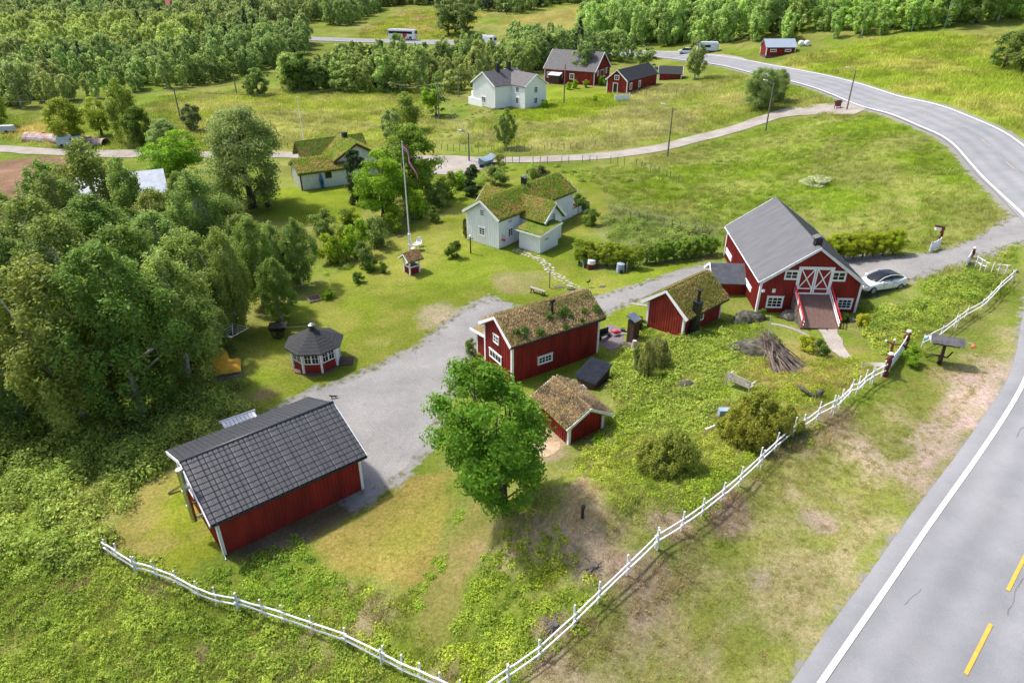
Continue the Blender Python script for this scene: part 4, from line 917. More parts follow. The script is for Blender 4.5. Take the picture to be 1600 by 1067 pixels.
# grill hut: hexagonal, red boards, white window frames
c = gp(496, 566); HC = Vector((c.x, c.y, h1(c.x, c.y)+.05))
t = thing('grill_hut', 'octagonal red summerhouse with black shingled roof and white windows on the lawn', 'summerhouse', HC, R(4))
n = 8; RR = 1.72; WH = 1.95
ang = [R(-90-22.5+45*k) for k in range(n)]
cor = [Vector((RR*math.cos(a), RR*math.sin(a), 0)) for a in ang]
for k in range(n):
    a_, b_ = cor[k], cor[(k+1) % n]; d_ = (b_-a_).normalized(); nn_ = Vector((d_.y, -d_.x, 0)); Lk = (b_-a_).length
    mb = MB(); mb.M = Matrix(((d_.x, nn_.x, 0, a_.x), (d_.y, nn_.y, 0, a_.y), (0, 0, 1, 0), (0, 0, 0, 1)))
    for j in range(10): mb.box(0, Lk, -.05, .0+.012*(j % 2), .02+WH*j/10, WH*(j+1)/10+.02)
    wl = mb.build('wall', RED, t)
    if k not in (2, 3):
        mb = MB(); mb.M = Matrix(((d_.x, nn_.x, 0, a_.x), (d_.y, nn_.y, 0, a_.y), (0, 0, 1, 0), (0, 0, 0, 1)))
        a0, a1, z0, z1 = .17, Lk-.17, .80, 1.62
        for q in ((a0-.06, a1+.06, z1, z1+.07), (a0-.06, a1+.06, z0-.07, z0), (a0-.06, a0, z0, z1), (a1, a1+.06, z0, z1), ((a0+a1)/2-.05, (a0+a1)/2+.05, z0, z1)): mb.box(q[0], q[1], .005, .06, q[2], q[3])
        for i in (0, 1):
            b0 = a0+i*((a1-a0)/2+.05); b1 = b0+(a1-a0)/2-.05; mb.box((b0+b1)/2-.012, (b0+b1)/2+.012, .005, .05, z0, z1); mb.box(b0, b1, .005, .045, (z0+z1)/2-.012, (z0+z1)/2+.012)
        wf = mb.build('window', WHITE, t); g_ = MB(); g_.M = mb.M; g_.box(a0, a1, .013, .03, z0, z1); g_.build('pane', GLASS, wf)
    elif k == 2:
        mb = MB(); mb.M = Matrix(((d_.x, nn_.x, 0, a_.x), (d_.y, nn_.y, 0, a_.y), (0, 0, 1, 0), (0, 0, 0, 1))); mb.box(.2, Lk-.2, .013, .05, .05, 1.65); mb.build('door', WHITE, t)
    mb = MB(); p = a_*1.02; mb.M = Matrix.Translation(p)@Matrix.Rotation(ang[k], 4, 'Z'); mb.box(-.07, .07, -.07, .07, -.02, WH+.02); mb.build('corner_post', WHITE, t)
mb = MB(); RO = RR+.5; rc = [Vector((RO*math.cos(a), RO*math.sin(a), WH-.15)) for a in ang]; rt = [Vector((.26*math.cos(a), .26*math.sin(a), 2.78)) for a in ang]
for k in range(n):
    a_, b_, c_, d_ = rc[k], rc[(k+1) % n], rt[(k+1) % n], rt[k]
    for j in range(7):
        q0, q1 = j/7, (j+1)/7; o1 = Vector((0, 0, .012)); mb.add([a_.lerp(d_, q0)+o1, b_.lerp(c_, q0)+o1, b_.lerp(c_, q1), a_.lerp(d_, q1)], [(0, 1, 2, 3)])
    mb.add([a_, b_, b_-Vector((0, 0, .09)), a_-Vector((0, 0, .09))], [(0, 1, 2, 3)])
mb.build('roof', SHING, t)
mb = MB(); mb.lathe([(.34, 2.70), (.2, 2.95), (.17, 3.1)], 8); hb = mb.build('chimney', SHING, t)
mb = MB(); mb.lathe([(.14, 3.1), (.14, 3.2), (.27, 3.22), (.10, 3.33), (.02, 3.35)], 16); mb.build('chimney_cap', STEEL, hb)
mb = MB(); mb.lathe([(2.0, -.35), (2.0, .0)], 8); mb.build('floor', RAMPM, t)
mb = MB(); mb.box(1.2, 2.75, -.75, .55, -.1, .06); mb.build('entrance_deck', DWOOD, t)
# wishing well with turf roof
c = gp(644, 425); t = thing('well', 'small covered well with turf roof, white posts and red boarded box on the lawn', 'well', c, R(38))
mb = MB(); mb.box(-.5, .5, -.5, .5, -.1, .7)
for i in range(1, 8):
    for sg in (-1, 1): q = -.5+i/8; mb.box(q-.02, q+.02, sg*.51-.01, sg*.51+.01, 0, .68); mb.box(sg*.51-.01, sg*.51+.01, q-.02, q+.02, 0, .68)
mb.build('box', RED, t); MB().box(-.58, .58, -.58, .58, .70, .78).build('rim', WHITE, t); MB().box(-.45, .45, -.45, .45, .785, .80).build('lid', BLACK, t)
for i in (-1, 1):
    for j in (-1, 1): MB().box(i*.52-.06, i*.52+.06, j*.52-.06, j*.52+.06, -.05, 1.55).build('post', WHITE, t)
rb = Bld(); rb.root = t; rb.L, rb.W, rb.he, rb.hr = 1.2, 1.2, 1.55, 1.95; rb.sl = .4/.6; rb.a = 0; rb.o = np.zeros(3)
bf = names(); roof(rb, SODB, .25, .25, .1, soddisp(40, .05), 16, 8); turf(rb, 900, .25, .25, .15, ((.36,.24,.12), (.26,.2,.08)), .1, .6, seed=41); barge(rb, WHITE, .25, .25, .14, top=.1, th=.04)
for o in [o for o in bpy.data.objects if o.name not in bf and o.type == 'MESH']: o.data.transform(Matrix.Translation(Vector((-.6, -.6, 0))))
# flagpole with long pennant
def tall(px, py, ty):
    p = gp(px, py); _, _, d = proj(p); lo_, hi_ = 0., 30.
    for _ in range(30):
        m_ = (lo_+hi_)/2
        if proj((p.x, p.y, p.z+m_))[1] > ty: lo_ = m_
        else: hi_ = m_
    return p, m_, d
p, H_, d_ = tall(641, 390, 222)
t = thing('flagpole', 'tall white flagpole with a red, white and blue pennant, rising from the lawn', 'flagpole', p)
MB().tube([(0, 0, 0), (0, 0, H_)], [.075, .035], 10).build('pole', WHITE, t); MB().box(-.13, .13, -.13, .13, 0, 1.7).build('base_box', WHITE, t); MB().lathe([(.02, H_), (.06, H_+.05), (.02, H_+.12)], 10).build('finial', WHITE, t)
N_ = 26
for nm, m_, w0_, w1_ in (('pennant', REDL, -1, 1), ('stripe', PLAST, -.45, .45), ('stripe', BLUEP, -.2, .2)):
    vs = []; k_ = {'pennant': 0, 'stripe': .006}[nm] + (.004 if m_ is BLUEP else 0)
    for s_ in (-1, 1):
        for i in range(N_+1):
            q = i/N_; x = .06+1.15*q**.8+.12*math.sin(q*9); y = -.25*q+.12*math.sin(q*7+.6)*q; z = H_-.55-2.9*q**1.15; wd = .36*(1-q*.85)
            for w_ in (w0_, w1_): vs.append((x+.05*w_, y+s_*(.006+k_), z+wd*w_*.9))
    n0_ = (N_+1)*2; fs = []
    for i in range(N_):
        a = 2*i; fs += [(a, a+1, a+3, a+2), (n0_+a, n0_+a+2, n0_+a+3, n0_+a+1), (a, a+2, n0_+a+2, n0_+a), (a+1, n0_+a+1, n0_+a+3, a+3)]
    fs += [(0, n0_, n0_+1, 1)]; o = MB().add(vs, fs).build(nm, m_, t if nm == 'pennant' else pn_, True)
    if nm == 'pennant': pn_ = o
p, H_, d_ = tall(476.5, 236, 152); t = thing('flagpole', 'bare white flagpole standing behind the white turf house', 'flagpole', p)
MB().tube([(0, 0, 0), (0, 0, H_)], [.08, .04], 8).build('pole', WHITE, t); MB().lathe([(.02, H_), (.08, H_+.06), (.02, H_+.14)], 8).build('finial', WHITE, t)
# white garden furniture by the flagpole
p = gp(652, 391); t = thing('garden_table', 'round white garden table beside the foot of the flagpole', 'table', p)
MB().lathe([(.45, .68), (.45, .72)], 18).build('tabletop', PLAST, t)
for k in range(3): a = k*2.1; MB().tube([(0, 0, .66), (.3*math.cos(a), .3*math.sin(a), 0)], .03, 6).build('leg', PLAST, t)
p = gp(655, 387); chair(p+Vector((.0, .35, 0)), .0, 'white plastic chair behind the round white garden table', PLAST, 'white plastic garden chairs', .95)
p = gp(644, 394); chair(p, 2.2, 'white plastic chair between the flagpole and the covered well', PLAST, 'white plastic garden chairs', .95)
# bench
p = gp(840, 459); t = thing('bench', 'backless grey wooden bench on the lawn above the turf-roofed storehouse', 'bench', p, R(-38))
MB().box(-.8, .8, -.17, .17, .40, .46).build('seat', WOOD, t)
for i in (-1, 1):
    mb = MB(); mb.beam((i*.6, -.05, .4), (i*.6, -.22, 0), .07, .07); mb.beam((i*.6, .05, .4), (i*.6, .22, 0), .07, .07); mb.box(i*.6-.03, i*.6+.03, -.15, .15, .3, .39); mb.build('leg', DWOOD, t)
# carved posts, lanterns
def post_thing(px, py, ty, label, mt=STAIN, rad=.06, head=True):
    p, H_, d_ = tall(px, py, ty); t = thing('lantern_post', label, 'post', p)
    MB().tube([(0, 0, 0), (0, 0, H_*.5), (0, 0, H_-.2)], [rad*1.2, rad, rad], 8).build('post', mt, t)
    if head: MB().lathe([(rad, H_-.2), (.13, H_-.15), (.12, H_-.02), (.03, H_+.06)], 10).build('lantern', PLAST, t)
    return t, H_
t, H_ = post_thing(735.5, 396, 368, 'dark post with white lantern beside the farmhouse gable')
MB().beam((0, 0, H_-.35), (.28, 0, H_-.3), .06, .06).build('arm', DWOOD, t)
t, H_ = post_thing(858.5, 450, 419, 'bare wooden post beside the bench and flower bed', WOOD, .05, False)
# stepping stone path
pts = resample(crom([gp(*q) for q in [(808,391),(835,402),(852,412),(862,425),(880,437),(900,450),(915,456)]], .5), .42)[0]
mb = MB(); rg = np.random.default_rng(4)
mb_ = []
for x, y in pts:
    for k in (-1, 0, 1):
        X = x+rg.normal(0, .08)+k*.28; Y = y+rg.normal(0, .08)+k*.1; r = rg.uniform(.10, .17); z = h1(X, Y); m_ = 7
        ar = [r*rg.uniform(.75, 1.15) for _ in range(m_)]; vs = [(X+ar[i]*math.cos(6.283*i/m_), Y+ar[i]*math.sin(6.283*i/m_), z+q) for q in (-.03, .035) for i in range(m_)]
        mb.add(vs, [tuple(range(m_, 2*m_))]+[(i, (i+1) % m_, m_+(i+1) % m_, m_+i) for i in range(m_)])
o = mb.build('paving_stones', mat('pale_stone', (.42, .38, .33), .9, .2, 6, .4)); tagobj(o, 'winding path of pale flat stones from the farmhouse porch across the lawn', 'stone path', kind='stuff')
# rocks
def rock(px, py, rx, ry, rz, label, seed, mt=None, rot=0., group=None, name='rock'):
    p = gp(px, py); rg = np.random.default_rng(seed); bm = bmesh.new(); bmesh.ops.create_icosphere(bm, subdivisions=4, radius=1)
    off = rg.uniform(0, 50, 3)
    for v_ in bm.verts:
        q = v_.co*1.3; f_ = 0
        f_ = float(fbm([q.x+off[0]+q.z*.7], [q.y+off[1]-q.z*.5], 1.1, seed)[0])-.5; g_ = round((v_.co.x*.7+v_.co.z)*3+off[2])/3*.0
        v_.co = v_.co*(1+f_*.75); v_.co.z = max(v_.co.z, -.35)
    me = bpy.data.meshes.new(name); bm.to_mesh(me); bm.free(); me.materials.append(mt or STONE)
    o = link(name, me, None, (p.x, p.y, p.z-.05)); o.scale = (rx, ry, rz); o.rotation_euler = (0, 0, rot); return tagobj(o, label, 'rock', group)
LICH = mat('lichen_rock', (.035, .036, .026), .95, .3, 4.0, .9, spec=.1, col2=(.17, .155, .125))
rock(1171, 500, 1.35, .8, .75, 'rounded grey rock outcrop between the turf cabin and the barn corner', 3, LICH, .2)
rock(1186, 548, 1.9, 1.2, .85, 'long lichen-covered rock behind the leaning heap of poles', 5, LICH, -.3)
rock(1236, 495, .9, .7, .6, 'stony bank of rock left of the barn ramp', 7, STONE, .4)
rock(1334, 502, .45, .4, .4, 'small rock at the right foot of the barn ramp', 8, STONE)
rock(1073, 600, .55, .4, .25, 'small flat grey rock among the weeds on the knoll', 9, LICH)
rock(626, 370, .45, .3, .18, 'dark flat rock near the fence behind the flagpole', 10, LICH)
rock(894, 452, .4, .25, .2, 'dark round stone just beyond the storehouse ridge', 12, LICH)
rock(942, 448, .35, .25, .16, 'pale stone on the lawn right of the metal bird', 13, STONE)
rock(876, 449, .7, .25, .13, 'low stones edging the flower bed beside the bare post', 14, STONE, -.3)
rock(1587, 425, .3, .2, .2, 'grey stone outside the corner of the upper white fence', 15, LICH)
rock(975, 537, .35, .3, .18, 'pile of pale stones around the fire place by the brown hut', 16, STONE)
# garden cart (black), drying rack, yellow tarpaulins
p = gp(437, 524); t = thing('cart', 'old black two-wheeled cart with long shafts on the lawn behind the summerhouse', 'cart', p, R(8))
MB().hexa([(-.55,-.4,.55),(.55,-.4,.55),(.55,.4,.55),(-.55,.4,.55),(-.75,-.55,.95),(.7,-.55,.95),(.7,.55,.95),(-.75,.55,.95)]).build('body', BLACK, t)
for j in (-1, 1):
    mb = MB(); K = 20
    ring = lambda r, y: [(r*math.cos(6.283*k/K), y, .5+r*math.sin(6.283*k/K)) for k in range(K)]
    y0_, y1_ = j*.6-.03, j*.6+.03; mb.add(ring(.5, y0_)+ring(.5, y1_)+ring(.43, y0_)+ring(.43, y1_), [f for k in range(K) for f in ((k, (k+1) % K, K+(k+1) % K, K+k), (2*K+k, 3*K+k, 3*K+(k+1) % K, 2*K+(k+1) % K), (k, 2*K+k, 2*K+(k+1) % K, (k+1) % K), (K+k, K+(k+1) % K, 3*K+(k+1) % K, 3*K+k))])
    wh = mb.build('wheel', BLACK, t); mb = MB()
    for k in range(8): a = k*math.pi/8*2; mb.beam((0, j*.6, .5), (.45*math.cos(a), j*.6, .5+.45*math.sin(a)), .04, .03)
    mb.build('spokes', BLACK, wh); MB().beam((.6, j*.35, .7), (2.6, j*.3, .75), .06, .06).build('shaft', BLACK, t)
p = gp(369, 548); t = thing('rotary_clothes_dryer', 'white rotary clothes dryer with empty lines at the edge of the birches', 'clothes dryer', p)
MB().tube([(0, 0, 0), (0, 0, 1.5)], .03, 8).build('pole', STEEL, t)
arms = []
for k in range(4):
    a = .3+k*math.pi/2; e_ = Vector((1.25*math.cos(a), 1.25*math.sin(a), 1.85)); arms.append(e_); MB().tube([(0, 0, 1.3), e_], .025, 6).build('arm', PLAST, t)
mb = MB()
for f_ in (.4, .6, .8, 1.):
    for k in range(4): mb.tube([Vector((0, 0, 1.3)).lerp(arms[k], f_), Vector((0, 0, 1.3)).lerp(arms[(k+1) % 4], f_)], .012, 4)
mb.build('line', PLAST, t)
for (px, py, rz, lb, wx, wy) in ((334, 573, .5, 'yellow tarpaulin over a stack among the shrubs, the upper left of two', 1.2, .95), (353, 585, .35, 'yellow tarpaulin over a stack, the lower right of two at the lawn edge', 1.15, .95)):
    p = gp(px, py); t = thing('tarpaulin_stack', lb, 'tarpaulin', p, rz, 'yellow tarpaulins in the shrubs')
    mb = MB(); NN = 12; vs = []
    for i in range(NN+1):
        for j in range(NN+1):
            x = -wx+2*wx*i/NN; y = -wy+2*wy*j/NN; e_ = max(abs(x)/wx, abs(y)/wy); vs.append((x, y, .85-.35*max(0, e_-.8)*5*.8+.10*(float(vnoise([x*2+px], [y*2], .6, 5)[0])-.5)))
    mb.add(vs, [(i*(NN+1)+j, (i+1)*(NN+1)+j, (i+1)*(NN+1)+j+1, i*(NN+1)+j+1) for i in range(NN) for j in range(NN)]); mb.build('tarpaulin', YEL, t, True)
    MB().box(-wx*.9, wx*.9, -wy*.9, wy*.9, 0, .3).build('wood_stack', WOOD, t)
# white board rack behind the garage
p = gp(377, 668); t = thing('lean_to_rack', 'low white boarded rack lying against the back of the garage', 'rack', p, R(36))
for k in range(9): MB().box(-1.05+.24*k, -.84+.24*k, -1.2, .5, .55+.01*(k % 2), .60+.01*(k % 2)).build('board', GWHITE, t)
MB().box(-1.15, 1.2, .5, .6, .45, .66).build('rail', GWHITE, t)
for i, j in ((-1, .5), (1, .5), (-1, -1.1), (1, -1.1)): MB().box(i-.04, i+.04, j-.04, j+.04, -.05, .55).build('leg', GWHITE, t)
p = gp(272, 770); t = tagobj(MB().beam((p.x-.3, p.y-.1, p.z+.05), (p.x+1.0, p.y+.75, p.z+.55), .14, .04).build('plank', DWOOD), 'dark plank leaning beside the left gable of the garage', 'plank')
# corrugated shelter
p = gp(926, 598); t = thing('corrugated_shelter', 'low shelter with black corrugated roof in the brambles behind the turf shed', 'shelter', p, R(52))
q = [gp(*_) for _ in ()]
mb = MB(); NU = 144; Wd, Ln = 1.75, 2.25
for i in range(NU+1):
    y = -Wd/2+Wd*i/NU; z_ = .05*math.cos(2*math.pi*12*i/NU)
    mb.v += [(-Ln/2, y, .75+z_), (Ln/2, y, 1.25+z_), (-Ln/2, y, .73+z_), (Ln/2, y, 1.23+z_)]
for i in range(NU): k = 4*i; mb.f += [(k, k+1, k+5, k+4), (k+2, k+6, k+7, k+3), (k, k+4, k+6, k+2)]; mb.mi += [0]*3
mb.build('roof', CORR, t); MB().hexa([(-.95,-.75,-.3),(.95,-.75,-.3),(.95,.75,-.3),(-.95,.75,-.3),(-.95,-.75,.72),(.95,-.75,1.12),(.95,.75,1.12),(-.95,.75,.72)]).build('wall', DWOOD, t)
p = gp(910, 617); t = thing('stone_lantern', 'small pale stone garden lantern at the corner of the corrugated shelter', 'lantern', p)
MB().lathe([(.2, 0), (.24, .2), (.2, .42), (.12, .5)], 12).build('base', mat('mottled_stone', (.25, .25, .25), .8, .4, 8, col2=(.6, .6, .58)), t); MB().lathe([(.12, .5), (.28, .56), (.26, .62), (.06, .8)], 6).build('cap', PLAST, t)
# brown hut with grey lid, patio, grill, stones, parasol
p = gp(988, 531); t = thing('outdoor_smokehouse', 'narrow dark brown wooden hut with small metal roof beside the juniper', 'hut', p, R(42))
MB().box(-.35, .35, -.3, .3, -.2, 1.75).build('wall', DWOOD, t); MB().hexa([(-.45,-.4,1.74),(.45,-.4,1.74),(.45,.42,2.02),(-.45,.42,2.02),(-.45,-.4,1.8),(.45,-.4,1.8),(.45,.42,2.08),(-.45,.42,2.08)]).build('roof', STEEL, t)
ribP = gps([(940,525),(950,505),(975,515),(972,540),(955,548),(938,540)]); poly_sheet('patio', ribP, .03, GREY, .5, .02)
p = gp(944, 529); t = thing('bench_grill', 'black garden bench standing on the paving at the end of the storehouse', 'bench', p, R(30))
MB().box(-.5, .5, -.2, .2, .36, .42).build('seat', BLACK, t); MB().box(-.5, .5, .18, .23, .42, .8).build('backrest', BLACK, t)
for i in (-1, 1): MB().box(i*.42-.03, i*.42+.03, -.18, .18, 0, .36).build('leg', BLACK, t)
p = gp(963, 525); t = thing('folded_parasol', 'pink and red garden parasol lying folded with a white pole beside the brown hut', 'parasol', p, R(-15))
MB().tube([(-.45, 0, .35), (0, 0, .38), (.35, 0, .36)], [.05, .22, .04], 10).build('canopy', PINK, t, True); MB().tube([(.3, 0, .36), (1.35, .05, .25)], .035, 8).build('pole', WHITE, t)
p = gp(973, 519); t = thing('plant_pot', 'grey pot with a green plant at the corner of the paving', 'plant pot', p)
MB().lathe([(.14, 0), (.2, .3), (.18, .3)], 12).build('pot', LICH, t)
# hedge corner: bin, box with white tub, compost bin, post
p = gp(924, 419); t = thing('tub_on_crate', 'upturned white tub on a red-brown crate in front of the hedge', 'tub', p, .3)
MB().box(-.45, .45, -.3, .3, 0, .5).build('crate', STAIN, t); MB().lathe([(.42, .5), (.36, .85), (.1, .88)], 16).build('tub', PLAST, t)
p = gp(914, 418); t = thing('hose_reel', 'small green hose reel cart beside the crate with the white tub', 'hose reel', p, .2)
o = MB().lathe([(.22, -.15), (.22, .15)], 14).build('drum', mat('green_plastic', (.01, .12, .08), .5, .1, 3), t); o.matrix_basis = Matrix.Translation(Vector((0, 0, .38)))@Matrix.Rotation(R(90), 4, 'Y')
for i in (-1, 1): mb = MB(); mb.tube([(i*.2, 0, .38), (i*.22, -.2, 0)], .025, 6); mb.tube([(i*.2, 0, .38), (i*.22, .2, .75)], .025, 6); mb.build('side_frame', PLAST, t)
p = gp(969, 425); t = thing('compost_bin', 'blue-grey compost bin under the hedge', 'compost bin', p, .1)
MB().lathe([(.42, 0), (.36, .8), (.38, .82), (.1, .9)], 8).build('body', GBLUE, t); MB().box(-.15, .15, -.44, -.36, .05, .35).build('hatch', BLACK, t)
p, H_, _ = tall(979, 425, 410); t = tagobj(MB().tube([p, (p.x, p.y, p.z+H_)], .05, 8).build('fence_post', WOOD), 'short grey post standing right of the compost bin', 'post')
p = gp(919, 449); t = thing('metal_bird', 'small black metal bird on a thin stake in the lawn', 'garden ornament', p)
MB().tube([(0, 0, 0), (0, 0, .5)], .012, 6).build('stake', BLACK, t); mb = MB(); mb.tube([(-.22, 0, .48), (-.05, 0, .52), (.08, 0, .6), (.14, 0, .78), (.22, 0, .78)], [.02, .1, .09, .04, .01], 8); mb.build('body', BLACK, t, True)
# raised bed
p = gp(491, 468); t = thing('planting_bed', 'small square wooden planting bed with bare soil on the lawn below the birches', 'garden bed', p, .5)
MB().box(-.5, .5, -.5, .5, -.05, .1).build('soil', SOIL, t)
for r_ in ((-.56, .56, -.56, -.5), (-.56, .56, .5, .56), (-.56, -.5, -.5, .5), (.5, .56, -.5, .5)): MB().box(*r_, -.05, .16).build('board', WOOD, t)
# black cat on the gravel
p = gp(522, 622); me = bpy.data.meshes.new('cat'); V_ = [(-.14,0,.17),(.02,0,.18),(.15,0,.18),(.22,0,.23),(.28,0,.24),(.33,0,.22),(-.13,.05,.09),(-.13,.05,.01),(-.13,-.05,.09),(-.11,-.05,.01),(.15,.05,.09),(.17,.05,.01),(.15,-.05,.09),(.14,-.05,.01),(-.25,0,.17),(-.36,.02,.13),(.275,.03,.29),(.275,-.03,.29)]
E_ = [(0,1),(1,2),(2,3),(3,4),(4,5),(0,6),(6,7),(0,8),(8,9),(2,10),(10,11),(2,12),(12,13),(0,14),(14,15),(4,16),(4,17)]; me.from_pydata(V_, E_, [])
o = link('cat', me, None, p); o.rotation_euler = (0, 0, 3.3); o.modifiers.new('s', 'SKIN'); sk_ = me.skin_vertices[0].data
for i, r_ in enumerate([.065,.06,.06,.045,.055,.025,.025,.016,.025,.016,.025,.016,.025,.016,.016,.012,.012,.012]): sk_[i].radius = (r_, r_)
sk_[1].use_root = True; o.modifiers.new('b', 'SUBSURF').levels = 1; me.materials.append(BLACK); tagobj(o, 'black cat crossing the gravel yard beside the garage ridge', 'cat')

# ---- fences
def wobble(p, k=.03): return Vector((p.x+random.uniform(-k, k), p.y+random.uniform(-k, k), p.z))
def white_fence(name, label, px, hgt=1.25, pr=.045, ext=None, gaps=()):
    P = [gp(*q) for q in px]
    if ext: P = ext(P)
    t = thing(name, label, 'fence', P[0]); M0 = P[0]
    for i, p in enumerate(P):
        d_ = (P[min(i+1, len(P)-1)]-P[max(i-1, 0)]); d_.z = 0; d_.normalize(); nrm = Vector((-d_.y, d_.x, 0)); q = p-M0
        mb = MB()
        for s_ in ((-1, 1) if i % 5 == 2 else (1,)):
            l_ = Vector((random.uniform(-.05, .05), random.uniform(-.05, .05), 0)); mb.tube([q+nrm*.07*s_-Vector((0, 0, .25)), q+nrm*.06*s_+l_+Vector((0, 0, hgt+random.uniform(-.08, .1)))], pr*.95, 6)
        mb.build('post', GWHITE, t)
    for i in range(len(P)-1):
        if i in gaps: continue
        for hz in (.48, .88):
            a, b_ = P[i]-M0, P[i+1]-M0; ja = Vector((0, 0, hz+random.uniform(-.04, .04))); jb = Vector((0, 0, hz+random.uniform(-.04, .04)))
            d_ = (b_-a).normalized()*.18; MB().tube([a+ja-d_, (a+b_)/2+(ja+jb)/2+Vector((0, 0, random.uniform(-.03, .03))), b_+jb+d_], [pr, pr*.92, pr*.85], 8).build('rail', GWHITE, t)
    return t
rf = [(45,1062),(195,955),(365,800),(480,685),(620,550),(755,415),(878,340),(978,268),(1072,195),(1158,118)]; rf = [(780+x/3.075, 720+y/3.075+2) for x, y in rf]
rf += [(1100+x/4, 480+y/4+3) for x, y in [(345,995),(445,900),(562,800),(618,770),(710,700),(800,655),(850,620),(910,555),(955,540),(1000,495),(1045,465),(1115,428)]]
def ext0(P): d_ = P[0]-P[1]; return [P[0]+d_*2, P[0]+d_]+P
white_fence('rail_fence', 'long white pole fence climbing the bank beside the main road to the carved gate', rf, ext=ext0)
lf = [(x/4, 800+y/4+3) for x, y in [(740,300),(860,375),(980,410),(1115,465),(1240,535),(1355,580),(1495,605)]]+[(400+x/4, 800+y/4+3) for x, y in [(50,655),(178,695),(352,755),(560,830),(795,950),(910,1010),(1025,1060)]]
def ext1(P): d_ = (P[-1]-P[-3])*.5; return [P[0]+(P[0]-P[1])*.55]+P+[P[-1]+d_, P[-1]+d_*2]
white_fence('rail_fence', 'white pole fence crossing the weeds below the garage in the lower left', lf, ext=ext1)
uf = [(1340+x/3.81, 320+y/3.81+1) for x, y in [(385,850),(490,797),(580,725),(640,682),(735,628),(775,592),(838,522),(912,455)]]
white_fence('rail_fence', 'white pole fence running uphill behind the roadside bird feeder', uf, 1.05, .038)
uc = [(1340+x/3.81, 320+y/3.81+1) for x, y in [(912,455),(870,418),(830,413),(792,408),(757,398),(732,388),(703,368)]]
white_fence('rail_fence', 'short white pole fence with broken rails leading to the upper carved gatepost', uc[1:], .95, gaps=(1, 2))
# carved gate by the road
def gatepost(px, py, ty, label, caps=1, rad=.17):
    p, H_, _ = tall(px, py, ty); t = thing('gatepost', label, 'gatepost', p); pr = [(0, 0, -.1)]; rd = [rad*1.15]
    for k in range(1, 9): pr.append((.03*math.sin(k*1.7), .03*math.cos(k*2.1), (H_-.18)*k/8)); rd.append(rad*(1.0+.22*math.sin(k*2.4)))
    MB().tube(pr, rd, 12).build('post', STAIN, t, True)
    for k in range(caps): MB().lathe([(.05, H_-.14), (rad*.95, H_-.11), (rad*.8, H_-.02), (.04, H_+.02)], 12, (.1*k-.05*(caps-1), .05*k, 0)).build('cap', PLAST, t)
    return t, p, H_
t1, pa, Ha = gatepost(1382, 587, 551, 'red-brown carved gatepost at the end of the long roadside fence')
t2, pb, Hb = gatepost(1411, 548, 516, 'red-brown carved gatepost with white cap right of the white gate')
# gate leaf between the posts
def gate(pa, pb, label, sag=.3, name='gate'):
    t = thing(name, label, 'gate', pa); d_ = pb-pa; L_ = Vector((d_.x, d_.y, 0)).length; rz = math.atan2(d_.y, d_.x); t.rotation_euler = (0, 0, rz); dz = d_.z
    n_ = 16; vs = []
    for y in (-.025, .025):
        for i in range(n_+1):
            q = i/n_; x = .15+(L_-.3)*q; top = 1.0+sag*abs(2*q-1)**2-.1+.04*math.sin(q*20); vs += [(x, y, dz*q+.12), (x, y, dz*q+top)]
    k_ = 2*(n_+1); fs = []
    for i in range(n_): a = 2*i; fs += [(a, a+2, a+3, a+1), (k_+a, k_+a+1, k_+a+3, k_+a+2), (a+1, a+3, k_+a+3, k_+a+1), (a, k_+a, k_+a+2, a+2)]
    fs += [(0, 1, k_+1, k_), (2*n_, k_+2*n_, k_+2*n_+1, 2*n_+1)]
    MB().add(vs, fs).build('panel', GWHITE, t)
    for z_ in (.3, .75): MB().beam((.15, -.05, z_), (L_-.15, -.05, z_+dz), .09, .04).build('rail', WHITE, t)
    return t
gate(pa, pb, 'solid white gate with curved top between the two carved posts by the road')
p, H_, _ = tall(1392, 556, 533); t = thing('carved_arm_post', 'twisted red-brown branch post with white tips leaning over the white gate', 'carved post', p)
mb = MB(); mb.tube([(0, 0, 0), (-.1, 0, H_*.6), (0, .1, H_)], [.1, .08, .05], 8); mb.tube([(-.05, 0, H_*.75), (-.5, .1, H_*.95)], [.06, .05], 8); mb.tube([(-.05, 0, H_*.8), (.5, -.1, H_*.8), (.95, -.25, H_*.65)], [.06, .06, .04], 8); mb.build('post', STAIN, t, True)
for q in ((0, .1, H_+.03), (-.55, .1, H_*.97)): MB().lathe([(.02, -.05), (.07, -.03), (.07, .05), (.02, .08)], 10, q).build('cap', PLAST, t)
t1, pa, Ha = gatepost(1467, 380, 354, 'red-brown carved gatepost with crossbar left of the gravel drive', 0, .13)
mb = MB(); mb.beam((.1, 0, Ha-.1), (-.75, .1, Ha+.05), .16, .14); mb.build('crossbar', STAIN, t1); MB().box(-.72, -.3, -.08, .12, Ha-.32, Ha-.12).build('sign', WHITE, t1)
t2, pb, Hb = gatepost(1518, 404, 386, 'dark carved gatepost with small lantern right of the gravel drive', 1, .13)
pc = gp(1449, 396); pd = gp(1468, 388); g1 = gate(pc, pd, 'white solid gate leaf standing open on the left of the gravel drive', .15)
pc = gp(1507, 420); pd = gp(1514, 408); g2 = gate(pc, pd, 'narrow white gate leaf seen edge-on right of the gravel drive', .1)
